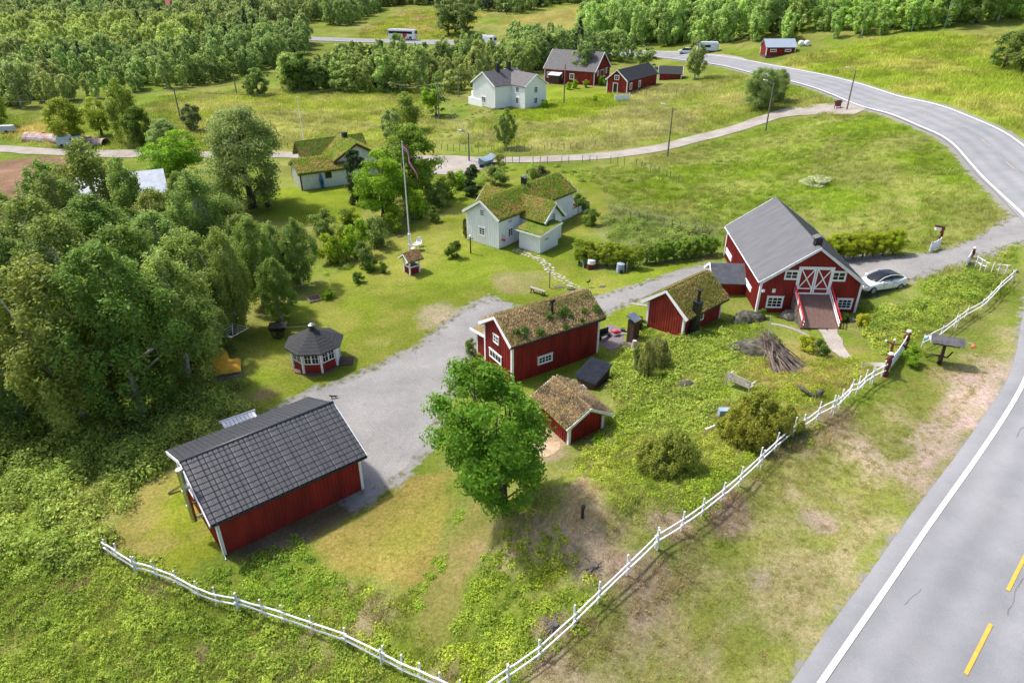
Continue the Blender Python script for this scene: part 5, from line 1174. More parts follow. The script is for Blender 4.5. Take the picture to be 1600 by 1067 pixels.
# bird feeder on tree-stump legs
p, H_, _ = tall(1467, 568, 535); t = thing('bird_feeder', 'large bird feeder with grey plank roof on a crooked tree stump by the road', 'bird feeder', p, R(-22))
MB().tube([(0, 0, -.1), (.03, 0, .5), (-.02, 0, H_-.15)], [.16, .11, .10], 8).build('trunk', DWOOD, t, True)
for a, l_ in ((2.8, .8), (.1, .55), (1.6, .4), (4.5, .3)): MB().tube([(0, 0, .55), (l_*.6*math.cos(a), l_*.6*math.sin(a), .5), (l_*math.cos(a), l_*math.sin(a), .12 if a != .1 else .95)], [.07, .06, .045], 6).build('branch', DWOOD, t, True)
MB().box(-.75, .75, -.3, .3, H_-.12, H_-.08).build('tray', DWOOD, t)
for sg in (-1, 1):
    mb = MB()
    for k in range(6): x0_ = -.95+1.9*k/6; z_ = .015*(k % 2); mb.hexa([(x0_+.01,0,H_+.42+z_),(x0_+.31,0,H_+.42+z_),(x0_+.31,sg*.55,H_+.06+z_),(x0_+.01,sg*.55,H_+.06+z_),(x0_+.01,0,H_+.45+z_),(x0_+.31,0,H_+.45+z_),(x0_+.31,sg*.58,H_+.09+z_),(x0_+.01,sg*.58,H_+.09+z_)])
    mb.build('roof', mat('grey_planks', (.10, .095, .10), .8, .3, 3, .4) if sg < 0 else MATS['grey_planks'], t)
for sx in (-.9, .9): MB().add([(sx-.02, -.5, H_+.02), (sx-.02, .5, H_+.02), (sx-.02, 0, H_+.38), (sx+.02, -.5, H_+.02), (sx+.02, .5, H_+.02), (sx+.02, 0, H_+.38)], [(0,1,2),(3,5,4),(0,3,4,1),(1,4,5,2),(2,5,3,0)]).build('gable', WHITE if sx < 0 else DWOOD, t)
for q, lb, m_ in (((-1.15, -.1), 'blue and white ball ornament hanging at the left end of the bird feeder', LBLUE), ((1.4, -.3), 'orange and white ball ornament hanging right of the bird feeder', mat('orange_float', (.7, .2, .08), .5, .2, 4))):
    P_ = t.matrix_basis@Vector((q[0], q[1], H_+.15)); o = thing('float_ball', lb, 'ornament', P_); MB().lathe([(.02, -.16), (.11, -.1), (.14, 0), (.11, .1), (.02, .16)], 12).build('ball', m_, o, True)
    MB().tube([(0, 0, .15), ((.25 if q[0] < 0 else -.45), 0, .3)], .012, 5).build('cord', WHITE, o)
# cone of stacked poles
p = gp(1226, 573); AP = Vector((-1.3, 1.0, 1.8)); t = thing('pole_stack', 'leaning heap of thin brown poles fanned out against the lichen rock', 'pole stack', p)
rg = random.Random(5); wm_ = mat('bare_poles', (.13, .085, .07), .8, .35, 3, .3, col2=(.33, .26, .21))
for k in range(98):
    a = rg.uniform(-2.5, 1.3); r_ = rg.uniform(.6, 1.6); e_ = Vector((r_*math.cos(a), r_*math.sin(a), 0))
    top = AP+Vector((rg.gauss(0, .26), rg.gauss(0, .24), rg.uniform(-.7, .4))); MB().tube([e_, (e_+top)/2+Vector((rg.gauss(0, .09), rg.gauss(0, .09), rg.gauss(0, .06))), top], [.04, .032, .018], 5).build('pole', wm_, t)
MB().tube([(-1.1, .8, 0), (-1.15, .75, 1.8), (-1.25, .85, 3.4)], [.05, .035, .015], 6).build('pole', BBARK, t)
# weathered bench frame
p = gp(1155, 606); t = thing('garden_bench', 'weathered pale wooden garden bench seen from behind on the knoll', 'bench', p, R(132))
WD = mat('bleached_wood', (.45, .40, .35), .85, .2, 5, .4)
MB().box(-.8, .8, -.25, .25, .42, .47).build('seat', WD, t)
for i in (-1, 1):
    for j in (-1, 1): MB().box(i*.78-.04, i*.78+.04, j*.26-.04, j*.26+.04, -.05, .95 if j > 0 else .66).build('leg', WD, t)
    MB().box(i*.78-.05, i*.78+.05, -.4, .3, .66, .71).build('armrest', WD, t)
for k in range(4): MB().box(-.8, .8, .28, .31, .45+.14*k, .55+.14*k).build('back_slat', WD, t)
for x_ in (-.3, .0, .3): MB().tube([(x_, .1, .47), (x_, .1, .62), (x_, .1, .75), (x_, .1, .82)], [.07, .1, .07, .02], 8).build('carved_figure', WD, t)
p = gp(1273, 622); t = thing('driftwood', 'grey curved driftwood log with a knotted stump near the white fence', 'driftwood', p)
MB().tube([(-.9, .55, .55), (-.6, .3, .35), (-.2, .05, .15), (.5, -.15, .1)], [.09, .12, .13, .05], 8).build('log', LICH, t, True); MB().tube([(.1, 0, 0), (.2, .05, .3), (.45, .1, .5)], [.25, .2, .12], 8).build('stump', LICH, t, True)
p = gp(1200, 618); t = thing('driftwood', 'small dark forked driftwood piece above the large juniper', 'driftwood', p)
MB().tube([(-.3, 0, .1), (.4, -.05, .12)], [.12, .06], 7).build('log', DWOOD, t, True); MB().tube([(-.1, 0, .1), (.12, .1, .5)], [.05, .02], 6).build('branch', DWOOD, t, True)
p = gp(1110, 672); o = MB().tube([p+Vector((-.3, -.1, .1)), p+Vector((.3, .15, .22))], [.1, .06], 6).build('metal_scrap', PLAST); tagobj(o, 'pale metal scrap lying left of the large juniper', 'scrap')
p = gp(1130, 650); o = MB().box(p.x-.3, p.x+.4, p.y-.2, p.y+.2, p.z, p.z+.5).build('tarpaulin_bundle', GBLUE); tagobj(o, 'blue-grey bundle half under the left side of the large juniper', 'bundle')
# vent pipe on the mound, stumps
p, H_, _ = tall(910, 808, 793); t = thing('vent_pipe', 'black vent pipe sticking out of the dry turf mound', 'vent pipe', p)
MB().tube([(0, 0, -.2), (0, 0, H_)], .075, 12).build('pipe', BLACK, t); MB().lathe([(.1, 0), (.12, .05), (.1, .12), (.03, .14)], 12, (0, 0, H_)).build('cap', BLACK, t)
for px, py, lb in ((927, 888, 'cut stump with pale exposed roots on the dry bank below the mound'), (865, 980, 'broken dark stump beside the roadside fence near the bottom edge'), (990, 545, 'pale dead stump in the weeds below the brown hut')):
    p = gp(px, py); t = thing('stump', lb, 'stump', p); MB().tube([(0, 0, -.1), (0, 0, .12), (.03, 0, .26 if px != 990 else .7)], [.3, .22, .16], 10).build('trunk', BARK if px != 990 else WD, t)
    mb = MB(); rg = random.Random(px)
    for k in range(12): a = rg.uniform(0, 6.28); r_ = rg.uniform(.5, 1.0); mb.tube([(.1*math.cos(a), .1*math.sin(a), .1), (r_*.6*math.cos(a), r_*.6*math.sin(a), .12), (r_*math.cos(a+.2), r_*math.sin(a+.2), .02)], [.04, .03, .012], 5)
    mb.build('roots', BARK, t)
# roadside mailbox stand
p, H_, _ = tall(1308, 170, 158); t = thing('mailbox_stand', 'small red mailbox stand with black pitched roof at the lane junction', 'mailbox stand', p, R(25), None, .75)
MB().box(-.6, .6, -.35, .35, .55, 1.35).build('box', RED, t); MB().add([(-.75,-.55,1.3),(.75,-.55,1.3),(.75,.55,1.3),(-.75,.55,1.3),(-.75,0,1.8),(.75,0,1.8)], [(0,1,5,4),(2,3,4,5),(0,4,3),(1,2,5),(0,3,2,1)]).build('roof', SHING, t)
for i, j in ((-1, -1), (1, -1), (1, 1), (-1, 1)): MB().box(i*.55-.05, i*.55+.05, j*.3-.05, j*.3+.05, -.1, .55).build('leg', STAIN, t)
# lamp posts and power poles
def lamp(px, py, ty, label, armd=-1, lean=0):
    p, H_, d_ = tall(px, py, ty); t = thing('street_lamp', label, 'street lamp', p, 0, 'street lamps along the road and lane')
    MB().tube([(0, 0, -.2), (lean*H_*.02, 0, H_)], [.13, .09], 10).build('pole', POLE, t); q = Vector((lean*H_*.02, 0, H_))
    MB().tube([q+Vector((0, 0, -.25)), q+Vector((armd*.6, 0, .1)), q+Vector((armd*1.2, 0, .35))], .04, 6).build('arm', STEEL, t)
    MB().hexa([q+Vector(v) for v in ((armd*1.0,-.12,.3),(armd*1.65,-.12,.42),(armd*1.65,.12,.42),(armd*1.0,.12,.3),(armd*1.0,-.14,.42),(armd*1.6,-.1,.55),(armd*1.6,.1,.55),(armd*1.0,.14,.42))]).build('lamp_head', PLAST, t); return t, p, H_
lamp(1043, 245, 168, 'street lamp on the near side of the lane in the middle of the meadow')
lamp(1196, 206, 130, 'street lamp beside the two willows at the lane')
lamp(1323, 172, 110, 'street lamp at the junction beside the small red mailbox stand')
_, L1, LH1 = lamp(733, 252, 208, 'street lamp at the turning place above the dark conifer')
lamp(1012, 95, 74, 'street lamp at the road behind the small far shed')
def pole(px, py, ty, label, cross=True):
    p, H_, d_ = tall(px, py, ty); t = thing('power_pole', label, 'power pole', p, .3, 'wooden power poles'); MB().tube([(0, 0, -.2), (0, 0, H_)], [.14, .10], 8).build('pole', POLE, t)
    if cross: MB().box(-.7, .7, -.06, .06, H_-.5, H_-.38).build('crossarm', POLE, t)
    return p+Vector((0, 0, H_-.3))
Q1 = pole(686, 186, 128, 'wooden power pole in front of the bright round tree in the meadow')
Q2 = pole(717, 152, 118, 'wooden power pole left of the white far farmhouse')
Q3 = pole(881, 163, 100, 'wooden pole on the lawn in front of the far red barn', False)
Q4 = pole(283, 190, 137, 'wooden power pole in the meadow right of the drooping birch')
Q5 = pole(593, 142, 122, 'wooden power pole at the edge of the birch belt')
Q6 = pole(370, 148, 115, 'short wooden pole at the edge of the wood above the meadow', False)
def wire(a, b_, label, sag=.8, off=(0,)):
    t = thing('power_line', label, 'power line', a); n_ = 14
    for o_ in off:
        MB().tube([a.lerp(b_, i/n_)-a+Vector((o_, 0, -sag*4*(i/n_)*(1-i/n_))) for i in range(n_+1)], .02, 4).build('wire', POLE, t)
wire(Q1, L1+Vector((0, 0, LH1-.3)), 'power line from the meadow pole down to the lamp at the turning place', .5, (-.5, 0, .5))
wire(Q1, Q5, 'power line from the meadow pole back to the birch belt', .8, (-.5, .5)); wire(Q5, Q4, 'long power line along the wood edge above the meadow', 2., (-.5, .5))
wire(Q4, Vector((Q4.x-75, Q4.y-5, Q4.z)), 'power line running left past the drooping birch', 2., (-.5, .5))
# wire fence posts in the meadows
def wire_fence(pts, n_, label, hgt=1.05):
    C = resample(crom([gp(*q) for q in pts], 1.), 1.)[0]; idx = np.linspace(0, len(C)-1, n_).astype(int); p0 = gp(*pts[0]); t = thing('wire_fence', label, 'wire fence', p0); prev = None; mw = MB()
    for i in idx:
        q = Vector((C[i][0], C[i][1], h1(*C[i])))-p0; MB().tube([q, q+Vector((random.uniform(-.04, .04), 0, hgt))], .045, 5).build('post', POLE, t)
        if prev is not None:
            for z_ in (.4, .8, 1.0): mw.tube([prev+Vector((0, 0, z_)), q+Vector((0, 0, z_))], .006, 3, False)
        prev = q
    mw.build('wire', POLE, t)
wire_fence([(690,235),(760,238),(860,236),(930,230)], 22, 'wire fence on thin posts along the far side of the lane')
wire_fence([(420,232),(475,233),(560,236)], 14, 'wire fence on thin posts behind the white turf house')
wire_fence([(790,254),(860,256),(935,254),(1000,262),(1060,285)], 22, 'wire fence on thin posts along the near side of the lane')
wire_fence([(590,388),(606,368),(640,352),(668,332),(700,305)], 14, 'old wire fence along the shrubs between the two lawns')
wire_fence([(985,345),(1060,360),(1130,385)], 10, 'wire fence in the rough grass left of the barn')
wire_fence([(980,152),(1030,148),(1100,150)], 9, 'wire fence beside the narrow dark red storehouse')
# scrap tunnel
p = gp(52, 219); t = thing('sheet_tunnel', 'low tunnel of rusty curved metal sheets beside the dirt field', 'sheet tunnel', p, R(-6))
for k in range(5):
    mb = MB(); vs = []; x0_ = -1+3.1*k; K = 10; dy = -.5*k; rr = 1.3-.06*k
    for x_ in (x0_, x0_+3.0):
        for r_ in (rr, rr-.06): vs += [(x_, dy+r_*1.15*math.cos(math.pi*j/K), r_*math.sin(math.pi*j/K)) for j in range(K+1)]
    s_ = K+1; fs = [f for j in range(K) for f in ((j, j+1, 2*s_+j+1, 2*s_+j), (s_+j, 3*s_+j, 3*s_+j+1, s_+j+1), (j, s_+j, s_+j+1, j+1), (2*s_+j, 2*s_+j+1, 3*s_+j+1, 3*s_+j))]
    mb.add(vs, fs); mb.build('metal_sheet', RUST, t)
p = gp(112, 229); t = thing('old_camper', 'small pale camper body parked at the end of the rusty sheet tunnel', 'camper', p, R(12))
MB().hexa([(-1.9,-.8,.3),(1.9,-.8,.3),(1.9,.8,.3),(-1.9,.8,.3),(-1.7,-.75,1.7),(1.6,-.75,1.7),(1.6,.75,1.7),(-1.7,.75,1.7)]).build('body', mat('pale_blue_paint', (.45, .55, .55), .5, .1, 2), t); MB().box(.3, 1.3, -.83, -.79, .9, 1.5).build('window', GLASS, t)
for i in (-1, 1): o = MB().lathe([(.3, -.1), (.3, .1)], 12).build('wheel', RUBBER, t); o.matrix_basis = Matrix.Translation(Vector((i*1.1, -.75, .3)))@Matrix.Rotation(R(90), 4, 'X')
p = gp(13, 208); t = thing('covered_trailer', 'small grey covered trailer in the meadow left of the rusty tunnel', 'trailer', p, R(10)); MB().hexa([(-1.2,-.6,.4),(1.2,-.6,.4),(1.2,.6,.4),(-1.2,.6,.4),(-1.1,-.5,1.3),(1.1,-.5,1.3),(1.1,.5,1.3),(-1.1,.5,1.3)]).build('cover', mat('grey_canvas', (.5, .52, .55), .7, .1, 2), t)
for i in (-1, 1): o = MB().lathe([(.28, -.08), (.28, .08)], 12).build('wheel', RUBBER, t); o.matrix_basis = Matrix.Translation(Vector((0, i*.62, .28)))@Matrix.Rotation(R(90), 4, 'X')
# tarpaulin-covered boat by the turning place
p = gp(759, 258); t = thing('covered_boat', 'small boat under a blue-grey cover beside the dark conifer at the lane', 'boat', p, R(60))
mb = MB(); st = [(-1.9, .1, .5), (-1.3, .75, .35), (0, .9, .3), (1.4, .8, .35), (1.8, .6, .45)]; vs = []
for x_, w_, z_ in st: vs += [(x_, -w_, z_+.55), (x_, -w_*.6, z_), (x_, w_*.6, z_), (x_, w_, z_+.55), (x_, 0, z_+.95)]
fs = [(5*i+k, 5*i+(k+1) % 5, 5*i+5+(k+1) % 5, 5*i+5+k) for i in range(4) for k in range(5)]+[(0, 1, 2, 3, 4), (24, 23, 22, 21, 20)]; mb.add(vs, fs); mb.build('cover', GBLUE, t)
MB().box(-1.6, 1.4, -.1, .1, 0, .35).build('keel', DWOOD, t)
for px, py, lb in ((1252, 72, 'left white wrapped hay bale at the wood edge'), (1261, 72, 'right white wrapped hay bale at the wood edge')):
    p = gp(px, py); t = tagobj(MB().lathe([(.5, -.65), (.65, -.55), (.65, .55), (.5, .65)], 14).build('hay_bale', PLAST), lb, 'hay bale', 'wrapped hay bales'); t.matrix_basis = Matrix.Translation(p+Vector((0, 0, .62)))@Matrix.Rotation(R(90), 4, 'X')
# black object under the willow behind the white house lawn
p = gp(420, 330); t = thing('kettle_grill', 'black kettle grill on the grass under the big willow', 'grill', p); MB().lathe([(.05, .5), (.3, .62), (.34, .8), (.28, .98), (.05, 1.05)], 14).build('bowl', BLACK, t, True)
for k in range(3): a = k*2.1; MB().tube([(.15*math.cos(a), .15*math.sin(a), .6), (.3*math.cos(a), .3*math.sin(a), 0)], .02, 5).build('leg', BLACK, t)

# ------------------------------------------------------------------ vehicles
def wheel(t, x, y, r=.34, w=.22):
    o = MB().lathe([(r*.6, -w/2), (r*.93, -w/2), (r, -w/2+.03), (r, w/2-.03), (r*.93, w/2), (r*.6, w/2)], 22).build('wheel', RUBBER, t); o.matrix_basis = Matrix.Translation(Vector((x, y, r)))@Matrix.Rotation(R(90), 4, 'X')
    mb = MB(); mb.lathe([(r*.63, -w/2-.012), (r*.63, w/2+.012)], 16)
    m_ = mb.build('rim', RIM, o)
def loft(mb, secs):
    """secs: list of rings with equal number of points"""
    k = len(secs[0]); vs = [p for s_ in secs for p in s_]; fs = [(i*k+j, i*k+(j+1) % k, (i+1)*k+(j+1) % k, (i+1)*k+j) for i in range(len(secs)-1) for j in range(k)]
    fs += [tuple(range(k))[::-1], tuple((len(secs)-1)*k+j for j in range(k))]; mb.add(vs, fs)
pf, pr_ = gp(1366, 463), gp(1402.5, 451.5); dv = pr_-pf; rz = math.atan2(dv.y, dv.x); WB = dv.length
nrm = Vector((-dv.y, dv.x, 0)).normalized(); mid = (pf+pr_)/2+nrm*.82; sc_ = 1.0
t = thing('car', 'white electric hatchback with black glass roof parked beside the barn', 'car', (mid.x, mid.y, mid.z+.02), rz, None, max(.9, min(1.15, WB/2.89)))
CARP = [(-2.35,.60,.35,.62,.72),(-2.2,.78,.25,.66,.80),(-1.8,.90,.22,.75,.90),(-1.2,.95,.22,.82,1.0),(-.5,.96,.22,.88,1.04),(.6,.96,.22,.92,1.06),(1.4,.95,.22,.95,1.10),(1.95,.90,.25,.98,1.12),(2.25,.80,.35,.95,1.08),(2.38,.62,.45,.85,.95)]
mb = MB(); secs = []
for x_, w_, z0_, zs_, zt_ in CARP: secs.append([(x_, -w_*.9, z0_), (x_, -w_, z0_+.15), (x_, -w_, zs_), (x_, -w_*.86, zt_), (x_, 0, zt_+.03), (x_, w_*.86, zt_), (x_, w_, zs_), (x_, w_, z0_+.15), (x_, w_*.9, z0_)])
loft(mb, secs); o = mb.build('body', CARW, t, True); mo = o.modifiers.new('s', 'SUBSURF'); mo.levels = mo.render_levels = 2
mb = MB(); secs = []
for x_, w0_, w1_, z0_, z1_ in [(-1.35,.74,.70,.98,1.0),(-.5,.82,.66,1.0,1.45),(.2,.84,.68,1.02,1.60),(.9,.84,.67,1.04,1.57),(1.6,.80,.62,1.06,1.36),(2.15,.68,.55,1.08,1.12)]: secs.append([(x_, -w0_, z0_), (x_, -w1_, z1_-.05), (x_, -w1_*.6, z1_), (x_, w1_*.6, z1_), (x_, w1_, z1_-.05), (x_, w0_, z0_)])
loft(mb, secs); o = mb.build('glasshouse', GLASS, t, True); mo = o.modifiers.new('s', 'SUBSURF'); mo.levels = mo.render_levels = 2
for sg in (-1, 1):
    MB().tube([(-1.2, sg*.80, 1.03), (-.45, sg*.74, 1.42), (.2, sg*.72, 1.545), (.9, sg*.71, 1.51), (1.5, sg*.70, 1.34), (2.1, sg*.68, 1.13)], .035, 6).build('roof_rail', CARW, t); MB().box(.32, .38, sg*.82-.03, sg*.82+.03, 1.02, 1.5).build('pillar', BLACK, t)
    MB().box(-.85, -.65, sg*1.0-.1, sg*1.0+.1, 1.02, 1.15).build('mirror', CARW, t); MB().hexa([(-2.28,sg*.5-.14,.66),(-1.95,sg*.72-.1,.72),(-1.95,sg*.72+.1,.72),(-2.28,sg*.5+.14,.66),(-2.25,sg*.5-.14,.74),(-1.9,sg*.72-.1,.83),(-1.9,sg*.72+.1,.83),(-2.25,sg*.5+.14,.74)]).build('headlight', GLASS, t)
    MB().box(2.15, 2.32, sg*.62-.16, sg*.62+.16, .93, 1.02).build('tail_light', REDL, t)
    for x_ in (-1.45, 1.44): wheel(t, x_, sg*.83, .35, .24)
    for x_ in (-.45, .55): MB().box(x_-.006, x_+.006, sg*.945-.012, sg*.945+.012, .4, 1.0).build('door_gap', BLACK, t); MB().box(x_+.1, x_+.32, sg*.965-.01, sg*.965+.01, .86, .89).build('door_handle', BLACK, t)
def bigbox(t, L_, W_, H_, m, z0=.35, bev=.15):
    bm = bmesh.new(); bmesh.ops.create_cube(bm, size=1); bmesh.ops.scale(bm, vec=(L_, W_, H_-z0), verts=bm.verts); bmesh.ops.translate(bm, vec=(0, 0, (H_+z0)/2), verts=bm.verts); bmesh.ops.bevel(bm, geom=bm.edges[:], offset=bev, segments=2, affect='EDGES')
    me = bpy.data.meshes.new('body'); bm.to_mesh(me); bm.free(); me.materials.append(m); return link('body', me, t)
def pixyaw(a, b_): p, q = gp(*a), gp(*b_); return math.atan2(q.y-p.y, q.x-p.x), (q-p).length, (p+q)/2
rz, L_, md = pixyaw((607.5,63.5), (650,64.5)); L_ = max(10.5, min(12.5, L_)); md = Vector((md.x, md.y+1.35, md.z+.1))
t = thing('coach', 'white coach with red emblem driving on the distant road', 'bus', md, rz); bigbox(t, L_, 2.5, 3.5, CARW, .35, .2)
MB().box(-L_/2+.5, L_/2-1.0, -1.29, -1.22, 2.15, 2.95).build('side_window', GLASS, t); MB().box(-L_/2+.5, L_/2-1.0, 1.22, 1.29, 1.9, 3.0).build('side_window', GLASS, t)
MB().box(-L_/2-.03, -L_/2+.3, -1.15, 1.15, 1.4, 3.1).build('windscreen', GLASS, t); MB().box(L_/2-.04, L_/2+.03, -1., 1., 2.2, 3.1).build('rear_window', GLASS, t); MB().box(L_/2-2.2, L_/2-1.2, -1.285, -1.24, .7, 1.3).build('engine_grille', BLACK, t)
o = MB().hexa([(.8,-1.30,.6),(2.6,-1.30,.6),(2.6,-1.24,.6),(.8,-1.24,.6),(.6,-1.30,2.1),(2.0,-1.30,2.3),(2.0,-1.24,2.3),(.6,-1.24,2.1)]).build('emblem', REDL, t); MB().hexa([(1.6,-1.31,.6),(2.4,-1.31,.6),(2.4,-1.301,.6),(1.6,-1.301,.6),(1.9,-1.31,1.4),(2.4,-1.31,1.3),(2.4,-1.301,1.3),(1.9,-1.301,1.4)]).build('emblem_patch', PLAST, o)
MB().box(-L_*.35, L_*.3, -.9, .9, 3.5, 3.62).build('roof_pod', CARW, t)
for x_ in (-L_*.3, L_*.22, L_*.33):
    for sg in (-1, 1): wheel(t, x_, sg*1.15, .5, .3)
rz, L_, md = pixyaw((749,71), (773,72)); t = thing('caravan', 'white camper van half hidden by the trees on the distant road', 'camper van', (md.x, md.y+1.3, md.z+.1), rz); bigbox(t, 6.6, 2.2, 2.9, CARW, .4, .3)
MB().box(2.0, 2.9, -1.13, -1.08, 1.5, 2.3).build('window', GLASS, t); MB().box(3.28, 3.33, -.7, .7, 1.5, 2.3).build('window', GLASS, t)
for x_ in (-2., 2.):
    for sg in (-1, 1): wheel(t, x_, sg*1., .35, .25)
md = gp(1105, 82); t = thing('caravan', 'pale caravan parked in the lay-by behind the tall roadside birch', 'caravan', md, R(-8)); bigbox(t, 5.4, 2.2, 2.6, mat('pale_caravan_paint', (.62, .68, .72), .4, .05, 2), .4, .25)
MB().box(-1.2, .6, -1.13, -1.08, 1.3, 1.9).build('window', GLASS, t)
for sg in (-1, 1): wheel(t, .2, sg*1., .33, .22)
md = gp(1072, 84); t = thing('parked_car', 'small white car parked in front of the pale caravan in the lay-by', 'car', md, R(-8)); bigbox(t, 4.2, 1.75, .95, CARW, .25, .2); MB().hexa([(-1.2,-.75,.9),(1.9,-.75,.9),(1.9,.75,.9),(-1.2,.75,.9),(-.5,-.62,1.45),(1.4,-.62,1.45),(1.4,.62,1.45),(-.5,.62,1.45)]).build('cabin', GLASS, t); MB().box(-.45, 1.35, -.6, .6, 1.45, 1.5).build('roof', CARW, t)
for x_ in (-1.3, 1.3):
    for sg in (-1, 1): wheel(t, x_, sg*.78, .32, .2)
# ------------------------------------------------------------------ vegetation
def kites(P, Nn, size, rg, asp=1.6, fold=.0):
    n = len(P); r = rg.normal(0, 1, (n, 3)); T = np.cross(Nn, r); T /= np.linalg.norm(T, axis=1)[:, None]+1e-9; B_ = np.cross(Nn, T)
    s = size[:, None]
    return np.stack([P-T*s*asp*.5, P+B_*s*.42-T*s*.05, P+T*s*asp*.5, P-B_*s*.42-T*s*.05], 1)
PROF = {'birch': lambda t: np.sin(np.pi*np.clip(t*.86+.12, 0, 1))**.75, 'round': lambda t: np.sqrt(np.clip(1-(2*t-.95)**2/1.12, .02, 1)), 'willow': lambda t: np.clip(np.sqrt(np.clip(1-(1.55*t-.62)**2, .02, 1)), 0, 1),
        'cone': lambda t: np.clip(1.02-t, .05, 1)**.8, 'column': lambda t: np.sqrt(np.clip(1-(2*t-.8)**2/1.5, .05, 1)), 'maple': lambda t: np.sqrt(np.clip(1-(1.9*t-.95)**2/1.05, .03, 1))}
def crown_arrays(kind, seed, H, Rc, ncl, nleaf, leaf, t0=.18, droop=0., crs=.30, squash=.75):
    rg = np.random.default_rng(seed); prof = PROF[kind]
    t = rg.beta(1.15, 1.1, ncl); a = rg.uniform(0, 6.283, ncl); rr = prof(t)*Rc*rg.uniform(.15, 1, ncl)**.45*(1-crs*.55)
    lob = 1+(.24 if kind == 'maple' else .22)*np.sin(a*2+seed)+.14*np.sin(a*3+seed*2.1+t*5)
    rr = rr*lob; C = np.c_[rr*np.cos(a), rr*np.sin(a), H*(t0+(1-t0)*t)*.96]
    cr = Rc*crs*rg.uniform(.55, 1.25, ncl)*(.55+.45*prof(t))
    if kind == 'cone': cr *= .8
    w = cr**2; ci = rg.choice(ncl, nleaf, p=w/w.sum())
    d = rg.normal(0, 1, (nleaf, 3)); d /= np.linalg.norm(d, axis=1)[:, None]; d[:, 2] = np.where(rg.random(nleaf) < .55, abs(d[:, 2]), d[:, 2])
    q = rg.uniform(.35, 1.12, nleaf)[:, None]; P = C[ci]+d*cr[ci][:, None]*q*np.array([1, 1, squash])
    if droop: P[:, 2] -= droop*rg.random(nleaf)**1.5*H*.16
    P[:, 2] = np.maximum(P[:, 2], .08)
    ax = P*np.array([1, 1, 0])/Rc; N_ = d*.55+ax*.5+rg.normal(0, .45, (nleaf, 3))+np.array([0, 0, .45]); N_ /= np.linalg.norm(N_, axis=1)[:, None]
    V = kites(P, N_, leaf*rg.uniform(.55, 1.35, nleaf), rg)
    col = rg.uniform(.72, 1.28, (nleaf, 1))*rg.uniform(.82, 1.2, ncl)[ci][:, None]*np.c_[rg.uniform(.85, 1.25, nleaf), np.ones(nleaf), rg.uniform(.7, 1.2, nleaf)]
    return V, col, C, cr
def quad_mesh(name, V, col, mats):
    n = len(V); return fast_mesh(name, V.reshape(-1, 3), np.arange(4*n).reshape(n, 4), mats, np.repeat(col, 4, 0))
def trunk_mesh(seed, H, Rc, C, m_, nl=8, stems=1, rad=None, t0=.2):
    rg = np.random.default_rng(seed+99); mb = MB(); rad = rad or H*.018
    idx = rg.choice(len(C), min(nl, len(C)), replace=False)
    for s_ in range(stems):
        ox, oy = (0, 0) if stems == 1 else (rg.uniform(-.25, .25), rg.uniform(-.25, .25)); tx, ty = rg.normal(0, Rc*(.08 if stems == 1 else .35), 2)
        pts = [(ox+tx*q**1.5+rg.normal(0, .03), oy+ty*q**1.5, H*.82*q-.15*(q == 0)) for q in (0, .15, .35, .6, .85, 1)]
        mb.tube(pts, [rad*1.35, rad, rad*.8, rad*.55, rad*.3, rad*.12], 7)
        for i in idx[s_::stems]:
            c = C[i]; hz = min(c[2]*.55, H*.6); k = hz/(H*.82); st = (ox+tx*k**1.5, oy+ty*k**1.5, hz); mb.tube([st, ((st[0]+c[0])/2, (st[1]+c[1])/2, hz*.4+c[2]*.6), tuple(c)], [rad*.5, rad*.33, rad*.1], 5)
    me = bpy.data.meshes.new('trunk'); me.from_pydata(mb.v, [], mb.f); me.materials.append(m_); me.polygons.foreach_set('use_smooth', [True]*len(mb.f)); return me
PROTO = {}
def proto(key, kind, seed, H, Rc, ncl, nleaf, leaf, bark=BARK, stems=1, t0=.18, droop=0., crs=.30, nl=8, squash=.75, rad=None):
    V, col, C, cr = crown_arrays(kind, seed, H, Rc, ncl, nleaf, leaf, t0, droop, crs, squash)
    PROTO.setdefault(key, []).append((quad_mesh('crown_'+key, V, col, [LEAF]), trunk_mesh(seed, H, Rc, C, bark, nl, stems, rad), H, Rc))
for s_ in range(4): proto('birch_near', 'birch', 11+s_, 10, 2.7, 190, 27000, .12, BBARK, 1+s_ % 2, .12, .5, .185, 16, 1.35)
for s_ in range(2): proto('willow_near', 'willow', 21+s_, 8, 3.5, 150, 34000, .13, BARK, 4, .12, .2, .25, 16)
for s_ in range(2): proto('round_near', 'round', 31+s_, 7, 2.6, 80, 17000, .135, BARK, 2, .12, 0, .27, 12)
proto('maple_near', 'maple', 41, 8.2, 2.8, 108, 25000, .125, BARK, 3, .19, .1, .25, 22, rad=.11)
for m_ in PROTO['maple_near'][0][:2]:
    co_ = np.empty(len(m_.vertices)*3, np.float32); m_.vertices.foreach_get('co', co_); co_ = co_.reshape(-1, 3); co_[:, 0] -= .13*co_[:, 2]+.05*np.sin(co_[:, 2]); m_.vertices.foreach_set('co', co_.ravel()); m_.update()
for s_ in range(1): proto('column', 'column', 51, 4, 1.0, 50, 9000, .10, BARK, 1, .03, 0, .35, 6)
for s_ in range(4): proto('birch_mid', 'birch', 61+s_, 9, 2.5, 90, 8500, .20, BBARK, 1, .14, .3, .21, 8, 1.3)
for s_ in range(3): proto('round_mid', 'round', 71+s_, 7, 2.8, 50, 6500, .23, BARK, 2, .12, 0, .3, 8)
for s_ in range(2): proto('weeping', 'birch', 81+s_, 9, 2.8, 70, 9000, .20, BBARK, 1, .2, 1.6, .24, 8)
